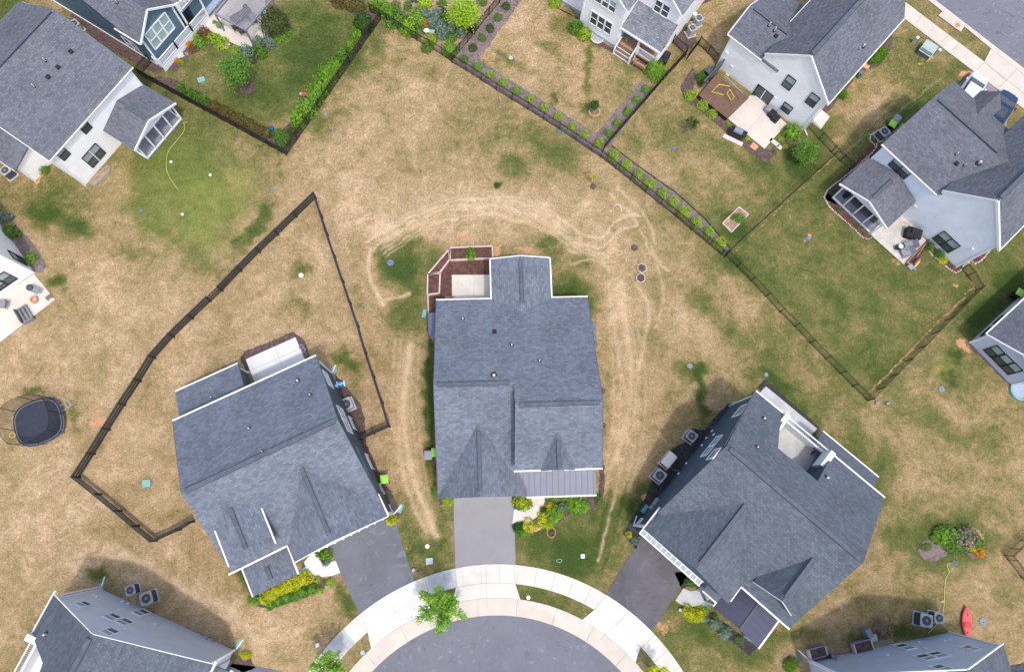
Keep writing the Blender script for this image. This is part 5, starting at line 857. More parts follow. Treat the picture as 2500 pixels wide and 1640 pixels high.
# --- right edge sunroom house
H11 = House(Fr((2368, 836, 0), (2466.8, 938, 0)), 'pale grey sunroom house at the right edge with three tall black windows', 'siding_lav', 'shingle_grey', (2, 3)); f = H11.fr
H11.gable(-.35, 5.15, -.3, 12, 'v', 2.85, 2.85, 4.4, 2.4, ins=.32, walls='0123', gut='01', rake='0', cap=(.6, .3), corner='ad')
H11.gable(5.0, 12, 2.5, 14, 'v', 3, 3, 5, 8, walls='0123', gut='', rake='', cap=None)
c11 = lambda *q: [(2200 + a / 4.46, 650 + c_ / 4.46) for a, c_ in q]
for px in (c11((900, 908), (1045, 860), (1133, 945), (987, 988)), c11((995, 1003), (1140, 957), (1225, 1033), (1083, 1085)), c11((1090, 1097), (1235, 1050), (1325, 1130), (1172, 1175))): H11.window('v', -.02, -1, px, 1, 'black')
H11.window_at('u', -.03, -1, .5, 1.7, .9, 2.2, 1, 'black'); H11.window_at('u', -.03, -1, 2.2, 3.4, .9, 2.2, 1, 'black'); H11.done()
# ------------------------------------------------------------------ fences
def rail_fence(pts, label, gate=None):
    P3 = [P(*q) for q in pts]; root = empty('rail_fence', P3[0], label, 'fence')
    for i, p in enumerate(P3):
        b = MB(); b.beam(p, p + Vector((0, 0, 1.36)), .14, .14, up=(0, 1, 0)); b.build('post', 'fence_wood', root)
    for i, (p, q) in enumerate(zip(P3, P3[1:])):
        if (q - p).length < .02: continue
        if gate is not None and i == gate:
            b = MB()
            for z in (.25, .7, 1.15): b.beam(p + Vector((0, 0, z)), q + Vector((0, 0, z)), .04, .13)
            for k in range(7): t = p + (q - p) * (k + .5) / 7; b.beam(t + Vector((0, 0, .15)), t + Vector((0, 0, 1.25)), .1, .03, up=(q - p).normalized())
            b.build('gate', 'fence_wood', root); continue
        for z in (.32, .72, 1.12): b = MB(); b.beam(p + Vector((0, 0, z)), q + Vector((0, 0, z)), .045, .14); b.build('rail', 'fence_wood', root)
        b = MB(); b.beam(p + Vector((0, 0, 1.26)), q + Vector((0, 0, 1.26)), .15, .03); b.build('cap_board', 'fence_wood', root)
        b = MB(); b.poly([p + Vector((0, 0, .05)), q + Vector((0, 0, .05)), q + Vector((0, 0, 1.2)), p + Vector((0, 0, 1.2))]); b.build('wire_mesh', 'fence_net', root)
    return root
_nm = mat('fence_net', (.02, .018, .017), .9, .1, alpha=.42); M['fence_net'] = _nm
def picket_fence(pts, label, m='black_metal', h=1.25, step=.115, wd=.026, sub=1.85, name='picket_fence', lines=True):
    Q = [P(*q) for q in pts]; P3 = []
    for a, c in zip(Q, Q[1:]):
        n = max(1, round((c - a).length / sub)); P3 += [a + (c - a) * i / n for i in range(n)]
    P3.append(Q[-1]); root = empty(name, P3[0], label, 'fence')
    for p in P3: b = MB(); b.beam(p, p + Vector((0, 0, h + .06)), .065, .065, up=(0, 1, 0)); b.build('post', m, root)
    for p, q in zip(P3, P3[1:]):
        b = MB(); n = int((q - p).length / step)
        for z in (.15, h - .18, h - .02): b.beam(p + Vector((0, 0, z)), q + Vector((0, 0, z)), wd, .03)
        for i in range(1, n): t = p + (q - p) * i / n; b.beam(t + Vector((0, 0, .06)), t + Vector((0, 0, h)), wd, wd, up=(0, 1, 0))
        b.build('picket_panel', m, root)
    return root
rail_fence([(474, 1273), (443, 1292), (384, 1319), (339.3, 1283), (297, 1246.4), (247.9, 1206.4), (196, 1165), (232.6, 1108), (269, 1049), (306.5, 989), (345, 931), (379.6, 874.4), (425.6, 823), (471.8, 778), (516, 736), (544, 710), (590, 662), (635.6, 616.5), (680, 574), (725, 530.5), (772, 485.4), (787.7, 531.9), (801, 574.5), (819.7, 630), (840, 690.7), (857.6, 742.8), (877, 799.7), (895, 862.5), (914.6, 921.7), (935.4, 984.5), (952.3, 1042), (914.6, 1058), (886, 1072)],
           'dark three board fence with wire mesh enclosing the dry yard behind the left house', gate=14)
picket_fence([(370, 154), (343.6, 184.5), (462, 250), (580, 314), (699.8, 379.5), (780, 266), (855, 157), (929.9, 48.5)], 'black picket fence around the green corner yard at upper left')
picket_fence([(905, 30), (946.4, 54.8), (981, 77.7), (1017.8, 100), (1050, 118), (1079.5, 135), (1102.4, 151)], 'black picket fence overgrown by the leafy garden at the top')
picket_fence([(1102.4, 151), (1123, 126), (1142.6, 102), (1168, 70), (1194, 38), (1219, 9), (1240, -20)], 'black picket fence between the leafy garden and the mulch strip')
picket_fence([(1102.6, 152.5), (1138.4, 173), (1175.6, 197.3), (1212.8, 221.7), (1250.4, 244.7), (1288.4, 267.8), (1326.3, 292), (1365.2, 316.5), (1404, 342), (1442.6, 368.3), (1466.5, 383.6), (1502, 411.8), (1538.4, 440), (1574, 469), (1611, 499), (1648, 528), (1686, 561), (1724, 592), (1760, 622), (1768, 628)], 'long black picket fence along the mulch strip of round shrubs')
picket_fence([(1771.7, 623.5), (1798, 651), (1833, 686), (1869, 724), (1903, 762), (1939, 797), (1976, 837), (2014, 876), (2050, 912), (2080, 942), (2117, 977.8)], 'black picket fence on the lower left side of the dark green right yard', wd=.016)
picket_fence([(2117, 977.8), (2143, 950), (2175, 918), (2210, 882), (2243, 850), (2276, 815), (2309, 782), (2343, 747), (2381.6, 708.7)], 'black picket fence on the lower right side of the dark green right yard', wd=.016)
picket_fence([(2381.6, 708.7), (2361, 674), (2346, 657)], 'short black picket fence beside the stone edged bed of the right house')
picket_fence([(1771.7, 621), (1836, 562), (1900, 504), (1965, 445), (2029, 386)], 'black fence running between the two yards at right seen edge on', wd=.016)
picket_fence([(1473, 366), (1523, 307), (1573, 250), (1623, 192), (1672, 138)], 'black fence seen edge on beside the short mulch strip below the top house')
picket_fence([(1641, 106), (1672, 132)], 'short black picket gate panel behind the covered cart of the top house')
picket_fence([(1676, 146), (1704, 110), (1727, 131), (1752, 158)], 'black picket fence corner between the top house and the wooden deck')
picket_fence([(1969, 308), (1998, 340), (2028, 372), (2050, 394), (2073, 415)], 'black picket fence with gate from the white gabled house to the right yard', wd=.016)
picket_fence([(2510, 1296), (2488, 1318), (2468, 1338), (2450.4, 1354.6), (2459, 1365), (2492, 1408), (2520, 1445)], 'brown picket fence corner at the right edge above the kayak', 'brown_metal')
b = MB()
e_ = [(1494, 356), (1551, 400), (1600, 435), (1650, 470), (1720, 533), (1783, 606)]
for a, c in zip(e_, e_[1:]): b.beam(P(*a, .06), P(*c, .06), .05, .12)
tag(b.build('bed_edging', 'black_metal'), 'thin black edging on the upper side of the mulch strip of round shrubs', 'edging')

# ------------------------------------------------------------------ plants
def leaf_mesh(name, n, leaf, lumps=5, seed=1, flat=.75, fill=.55, spiky=0., aspect=1.6, holes=0.):
    r = np.random.default_rng(seed); v = r.normal(size=(n, 3)); v /= np.linalg.norm(v, axis=1)[:, None]; v[:, 2] = np.abs(v[:, 2]) * 1.05 - .05 if flat else v[:, 2]
    L = r.normal(size=(lumps, 3)); L /= np.linalg.norm(L, axis=1)[:, None]; L[:, 2] = np.abs(L[:, 2])
    amp = .70 + .42 * np.max(np.clip((v @ L.T - .55) * 2.4, 0, 1), 1); rad = amp * (fill + (1 - fill) * r.random(n) ** .5) * (1 + spiky * (r.random(n) ** 4))
    if holes: rad *= np.where(np.sin(v[:, 0] * 5 + seed) * np.sin(v[:, 1] * 6) > 1 - holes, .55, 1)
    c = v * rad[:, None]; nrm = v + r.normal(size=(n, 3)) * .55; nrm /= np.linalg.norm(nrm, axis=1)[:, None]
    t = np.cross(nrm, r.normal(size=(n, 3))); t /= np.linalg.norm(t, axis=1)[:, None]; bt = np.cross(nrm, t); s_ = leaf * (.6 + .8 * r.random(n))[:, None]
    A = np.stack([c - t * s_ * aspect, c - bt * s_ * .5, c + t * s_ * aspect, c + bt * s_ * .5], 1).reshape(-1, 3)
    me = bpy.data.meshes.new(name); me.from_pydata(A.tolist(), [], np.arange(n * 4).reshape(-1, 4).tolist()); return me
PROTO = {}
KIND = {'ball': (800, .075, 9, .8, .66), 'loose': (620, .10, 9, .8, .42), 'airy': (480, .09, 7, .8, .4), 'big': (2000, .055, 14, .8, .5), 'grassy': (460, .15, 3, .8, .35)}
def plant(px, py, r, h, m, label, cat='shrub', kind='ball', name='shrub', group=None, ry=None, rot=None, zc=None):
    n, lf, lu, fl, fi = KIND[kind]; key = (kind, m, random.randint(0, 1))
    if key not in PROTO:
        PROTO[key] = leaf_mesh('foliage', n, lf, lu, hash(kind) % 97 + key[2] * 13 + 3 if False else sum(map(ord, kind + m)) + key[2] * 13, fl, fi, spiky=.12 if kind in ('airy', 'grassy') else .2, aspect=3.5 if kind == 'grassy' else 1.5); PROTO[key].materials.append(M[m])
    o = bpy.data.objects.new(name, PROTO[key]); COL.objects.link(o); p = P(px, py, h * .5 if zc is None else zc); o.location = (p.x, p.y, .02)
    kf = .056 if kind == 'ball' else .040; o.scale = (r * kf, (ry or r) * kf, h); o.rotation_euler = (0, 0, rot if rot is not None else random.uniform(0, 6.28))
    tag(o, label, cat, group); return o
ordn = ['first', 'second', 'third', 'fourth', 'fifth', 'sixth', 'seventh', 'eighth', 'ninth', 'tenth', 'eleventh', 'twelfth', 'thirteenth', 'fourteenth', 'fifteenth', 'sixteenth', 'seventeenth', 'eighteenth', 'nineteenth']
q4 = lambda x, y: (1100 + x / 3.902, y / 3.902)
G1 = 'small round shrubs in the mulch strips behind the fence'
for i, (x, y) in enumerate([(530, 55), (452, 160), (377, 267), (298, 355), (212, 453), (128, 558)]): plant(*q4(x, y), 7.5, .55, 'leaf_mid' if i % 2 else 'leaf_dark', '%s small dark shrub from the top in the mulch strip beside the leafy garden' % ordn[i], group=G1)
row = [q4(*a) for a in [(252, 635), (376, 707), (505, 778), (627, 860), (762, 943), (890, 1028), (1024, 1107), (1157, 1198), (1272, 1275), (1418, 1360), (1558, 1478)]] + [(1529, 402), (1558, 425), (1585, 448.5), (1617.6, 471.6), (1644, 492.6), (1671, 516.8), (1699.5, 543), (1731, 565), (1757, 592.4)]
row = row[:11] + row[11:]
for i, (x, y) in enumerate(row[:10]): plant(x, y, 8.2, .6, 'leaf_lime' if i in (1, 2, 4, 5, 6, 7, 8, 9) else 'leaf_bright', '%s yellow green ball shrub from the left along the upper fence' % ordn[i], group=G1)
for i, (x, y) in enumerate(row[10:]): plant(x, y, 10 if i % 3 else 11.5, .7, 'leaf_lime', '%s bright green ball shrub along the lower stretch of picket fence' % ordn[i], group=G1)
for i, (x, y) in enumerate([(1867, 845), (1772, 950), (1683, 1055), (1587, 1165), (1505, 1263)]): plant(*q4(x, y), 8, .6, 'leaf_bright', '%s shrub from the top in the short mulch strip below the top house' % ordn[i], group=G1)
# --- upper left yard
q2 = lambda x, y: (300 + x / 3.902, y / 3.902)
G2 = 'leafy hedge shrubs along the fence of the upper left yard'
for i, (x, y, r) in enumerate([(1660, 1130, 21), (1740, 1020, 24), (1820, 900, 21), (1880, 810, 22), (1930, 690, 17)]): plant(*q2(x, y), r, 1.5, 'leaf_bright', '%s large leafy hedge shrub from the bottom beside the picket fence of the green yard' % ordn[i], kind='loose', group=G2)
q3 = lambda x, y: (600 + x / 3.122, y / 3.122)
for i, (x, y, r) in enumerate([(615, 575, 19), (680, 505, 18), (733, 420, 17), (800, 360, 13), (843, 265, 15)]): plant(*q3(x, y), r, 1.2, 'leaf_bright' if i != 2 else 'leaf_mid', '%s medium shrub up the fence of the green yard above the big hedge shrubs' % ordn[i], kind='loose', group=G2)
plant(*q3(890, 165), 24, 1.6, 'leaf_dark', 'dark evergreen shrub near the top corner of the upper left yard', kind='big'); plant(*q3(265, 1040), 20, 1.5, 'leaf_mid', 'round dark green shrub in the lower corner of the upper left yard', kind='big')
plant(*q3(350, 995), 11, .5, 'leaf_redgreen', 'low dull shrub right of the round shrub in the yard corner', kind='loose'); plant(1330 / 1 - 670 + 0, 0 + 325, 10, .5, 'leaf_dark', 'small low shrub beside the blue pot', kind='airy')
for i, (x, y) in enumerate([(560, 845), (640, 885), (695, 915), (765, 955)]): plant(*q2(x, y), 12, 1.2, 'leaf_mid', '%s upright evergreen from the left by the lower fence of the green yard' % ordn[i], kind='loose', group='row of evergreens by the lower fence')
for i in range(11): t = i / 10; plant(*q2(860 + 500 * t, 1000 + 260 * t), 15, .8, 'leaf_brown', '%s brownish shrub from the left in the long low row by the lower fence' % ordn[i], kind='airy', group='brownish shrubs along the lower fence')
for i in range(4): plant(*q3(700 + i * 55, 0 + i * 14), 20, .9, 'leaf_brown', '%s brown shrub from the left in the bed at the top edge' % ordn[i], kind='airy', group='brown shrubs in the bed at the top edge')
qp = lambda x, y: (420 + x / 7.933, y / 7.933)
for x, y, r, h, m, lb, kd in [(1960, 420, 33, 2.2, 'leaf_redgreen', 'large dark reddish green shrub beside the pergola patio', 'big'), (1430, 1000, 17, 1.1, 'leaf_blue', 'blue grey evergreen shrub at the lower corner of the pergola patio', 'loose'), (1700, 980, 17, 1.0, 'leaf_mid', 'mid green mounded shrub right of the blue grey evergreen', 'loose'), (1650, 790, 14, .9, 'leaf_blue', 'blue grey shrub above the mounded green shrub by the patio', 'loose'), (1860, 800, 16, .9, 'leaf_blue', 'blue grey shrub under the large dark reddish shrub', 'loose'), (1560, 1170, 9, .5, 'leaf_dark', 'small dark shrub below the blue grey evergreen', 'airy'),
                           (800, 740, 13, .6, 'leaf_lime', 'lime green mound left of the stepping stones', 'ball'), (950, 830, 13, .6, 'leaf_lime', 'lime green mound touching the stepping stones', 'ball'), (1210, 960, 9, .5, 'leaf_lime', 'small lime mound right of the stepping stones', 'ball'), (2220, 600, 9, .5, 'leaf_bright', 'topmost of three small bright mounds on the edge of the round bed', 'ball'), (2170, 720, 8, .5, 'leaf_bright', 'middle one of three small bright mounds on the edge of the round bed', 'ball'), (2040, 770, 8.5, .5, 'leaf_bright', 'lowest of three small bright mounds on the edge of the round bed', 'ball'),
                           (620, 640, 17, .9, 'leaf_rust', 'rust coloured shrub beside the porch end of the blue house', 'loose'), (520, 810, 16, .8, 'leaf_bright', 'flowering green shrub under the rust coloured shrub', 'loose'), (440, 700, 10, .7, 'leaf_lime', 'yellow green shrub next to the porch railing', 'airy'), (300, 830, 10, .5, 'leaf_orange', 'clump of orange flowers below the porch railing', 'loose'), (390, 930, 12, .5, 'leaf_rust', 'patch of rust red flowers beside the orange ones', 'airy'), (285, 1045, 5, .3, 'flower_pink', 'pale pink flower clump beside the flat stone', 'airy'), (100, 1180, 8, .4, 'leaf_orange', 'small orange flowers at the near end of the porch bed', 'airy'), (180, 1190, 7, .4, 'leaf_lime', 'small yellow green plant at the near end of the porch bed', 'airy'), (620, 90, 13, .7, 'leaf_lime', 'potted yellow green plant beside the dark covered grill', 'loose'), (750, 130, 8, .6, 'leaf_mid', 'potted green plant next to the white pot by the steps', 'airy'), (840, 460, 8, .6, 'leaf_mid', 'white flowering potted plant left of the pergola post', 'airy'), (920, 470, 9, .6, 'leaf_lime', 'yellow green potted plant at the pergola post', 'airy')]: plant(*qp(x, y), r, h, m, lb, kind=kd, name='shrub' if 'flower' not in lb else 'flower_clump')
# --- leafy garden at the top
GL = ['deep green bush at the left end of the top garden against the fence', 'bright leafy bush next to the left end of the top garden', 'loose plant at the top edge in the left part of the garden', 'mid green plant near the fence left of garden centre', 'feathery plant near the top edge beside the rocks', 'lime green drift of plants in the garden centre left', 'bright leafy plant left of the dark rocks', 'yellow green spiky plant above the dark rocks', 'silvery plant just below the dark rocks', 'orange flowering plant in the middle of the top garden', 'silvery plant between the dark rocks and the lime tree', 'silvery plant right of the white garden seat', 'large silvery plant below right of the white garden seat', 'large silvery plant below the lime tree', 'small silvery plant low in the garden', 'silvery plant near the right fence of the garden', 'airy green plant near the lower corner of the garden', 'yellow green plant behind the fence in the lower garden', 'leafy plant spilling over the fence in the lower garden', 'bright spiky grass in the bottom corner of the top garden', 'green plants left of the white garden seat', 'green plant directly left of the lime tree', 'green plant under the lower side of the lime tree', 'green plant at the top edge left of the lime tree', 'green plant at the top edge right of the lime tree', 'pale plant hanging through the fence at garden middle', 'wispy plant by the fence near the left garden end', 'dark plant on the fence at the right side of the garden', 'loose leafy plant above the white garden seat', 'bright airy plant beside the fence left of the garden seat']
qg = lambda x, y: (920 + x / 7.212, y / 7.212)
for i, (x, y, r, h, m, k) in enumerate([(60, 80, 22, 1.2, 'leaf_bright', 'loose'), (190, 220, 18, 1.0, 'leaf_bright', 'loose'), (330, 100, 16, .8, 'leaf_mid', 'airy'), (400, 330, 22, .9, 'leaf_mid', 'loose'), (540, 90, 14, .8, 'leaf_mid', 'airy'), (560, 420, 24, 1.0, 'leaf_lime', 'airy'), (700, 300, 22, 1.0, 'leaf_bright', 'loose'), (820, 60, 18, .8, 'leaf_lime', 'grassy'), (830, 250, 16, .8, 'leaf_blue', 'loose'), (850, 420, 10, .6, 'leaf_orange', 'airy'), (1040, 250, 16, .9, 'leaf_blue', 'loose'), (1000, 420, 16, .9, 'leaf_blue', 'loose'), (1120, 500, 20, 1.0, 'leaf_blue', 'loose'), (1300, 470, 20, 1.0, 'leaf_blue', 'loose'), (1150, 610, 14, .8, 'leaf_blue', 'loose'), (1480, 560, 14, .9, 'leaf_blue', 'loose'), (1330, 640, 16, .7, 'leaf_mid', 'airy'), (980, 690, 18, .8, 'leaf_lime', 'airy'), (880, 820, 14, .8, 'leaf_mid', 'loose'), (1300, 850, 20, .8, 'leaf_bright', 'grassy'), (720, 520, 20, .8, 'leaf_mid', 'airy'), (1200, 330, 14, .8, 'leaf_mid', 'loose'), (1490, 430, 18, 1.0, 'leaf_mid', 'loose'), (1160, 40, 14, .8, 'leaf_mid', 'airy'), (1850, 30, 14, .7, 'leaf_mid', 'airy'), (540, 570, 14, .6, 'leaf_mid', 'airy'), (240, 370, 20, .7, 'leaf_mid', 'airy'), (1680, 500, 12, .8, 'leaf_dark', 'airy'), (620, 380, 20, .8, 'leaf_mid', 'loose'), (470, 500, 16, .7, 'leaf_bright', 'airy')]):
    plant(*qg(x, y), r, h, m, GL[i], kind=k, group='dense plants in the leafy garden at the top', name='garden_plant', cat='plant')
b = MB()
for x, y, r in [(790, 110, .35), (880, 130, .4), (860, 190, .25), (700, 170, .25), (1180, 200, .4), (1250, 240, .35), (1210, 270, .25), (620, 20, .3), (690, 40, .25)]: b.dome(P(*qg(x, y)), r, r * .8, r * .5, x, 8, 2)
b2 = b.build('rocks', 'rock_dark'); tag(b2, kind='stuff')
# --- trees
def tree(px, py, cpx, cpy, rpx, zc, label, m, n=2600, leaf=.055, sparse=False, name='deciduous_tree', seed=3, tr=.07, rz=None):
    base = P(px, py); top = P(cpx, cpy, zc); root = empty(name, base, label, 'tree'); r = rpx * .034; g = np.random.default_rng(seed)
    b = MB(); mid = base.lerp(Vector((top.x, top.y, zc)), .5); b.tube([base, base + (mid - base) * .6 + Vector((.02, .03, 0)), mid, Vector((top.x, top.y, zc))], [tr, tr * .85, tr * .7, tr * .35], 8); tk = b.build('trunk', 'bark', root, True)
    cs = []; rz = rz or r * .9
    for k in range(16 if sparse else 11):
        a = k * 2.4 + g.random() * .5; el = g.uniform(-.25, .9); d = Vector((math.cos(a) * math.cos(el), math.sin(a) * math.cos(el), math.sin(el))); L = r * g.uniform(.75, 1.12 if sparse else .85)
        s0 = mid.lerp(Vector((top.x, top.y, zc)), g.uniform(0, .9)); tip = Vector((top.x, top.y, zc)) + Vector((d.x * L, d.y * L, d.z * rz)); lb = MB(); lb.tube([s0, s0.lerp(tip, .5) + Vector((0, 0, .12)), tip], [tr * .4, tr * .25, tr * .1], 5); lb.build('limb', 'bark', root, True); cs.append((s0, tip))
    T_ = np.array(wloc(root)); pts = []
    for s0, tip in cs:
        k = n // len(cs); t = g.random(k) ** .55; c = np.array(s0)[None] + (np.array(tip) - np.array(s0))[None] * t[:, None]; sg = (r * .13 if sparse else r * .3) * (1.15 - .5 * t)[:, None]; pts.append(c + g.normal(size=(k, 3)) * sg)
    c = np.concatenate(pts) - T_; N_ = len(c); nr = g.normal(size=(N_, 3)); nr[:, 2] = np.abs(nr[:, 2]) + .5; nr /= np.linalg.norm(nr, axis=1)[:, None]; t = np.cross(nr, g.normal(size=(N_, 3))); t /= np.linalg.norm(t, axis=1)[:, None]; bt = np.cross(nr, t); s_ = leaf * (.6 + .8 * g.random(N_))[:, None]
    A = np.stack([c - t * s_ * 1.5, c - bt * s_ * .7, c + t * s_ * 1.5, c + bt * s_ * .7], 1).reshape(-1, 3); me = bpy.data.meshes.new('crown'); me.from_pydata(A.tolist(), [], np.arange(N_ * 4).reshape(-1, 4).tolist()); me.materials.append(M[m]); o = bpy.data.objects.new('crown', me); COL.objects.link(o); o.parent = root
    return root
tree(1092, 1462, 1074, 1486, 52, 3.6, 'young light green street tree beside the cul de sac kerb', 'leaf_bright', 3600, .06, True, 'street_tree', 5, .06)
tree(812, 1606, 800, 1634, 38, 3.4, 'young street tree cut off by the bottom edge on the left pavement strip', 'leaf_bright', 2200, .06, True, 'street_tree', 8, .06)
tree(1580, 1622, 1606, 1645, 26, 2.4, 'thin yellow green street tree at the bottom edge on the right pavement strip', 'leaf_yellow', 900, .05, True, 'street_tree', 9, .05)
tree(602, 210, 575, 172, 42, 2.6, 'rounded green tree in a mulch circle on the upper left lawn', 'leaf_mid', 4200, .06, False, 'deciduous_tree', 4, .07)
tree(1140, 70, 1132, 32, 42, 2.4, 'lime green tree standing in the leafy garden at the top', 'leaf_lime', 4200, .06, False, 'deciduous_tree', 6, .07)
tree(1955, 380, 1966, 372, 30, 1.6, 'mid green rounded tree in the corner of the yard with the deck', 'leaf_mid', 3600, .05, False, 'deciduous_tree', 11, .06)
tree(1692, 313, 1690, 302, 20, 1.6, 'young reddish leaved tree on the lawn below the wooden deck', 'leaf_redgreen', 700, .05, True, 'young_tree', 12, .04)
tree(1451, 268, 1451, 256, 13, 1.0, 'young tree ringed by brick edging on the lawn of the top house', 'leaf_dark', 1100, .05, False, 'young_tree', 13, .04)
tree(1448, 456, 1450, 432, 9, 1.3, 'thin yellow sapling in a mulch circle on the dry lawn', 'leaf_yellow', 70, .05, True, 'sapling', 14, .02)
b = MB(); b.ring(P(1451, 274), .42, .56, .14, 20); tag(b.build('tree_ring', 'clay'), 'ring of brick edging around the young tree on the top lawn', 'edging')
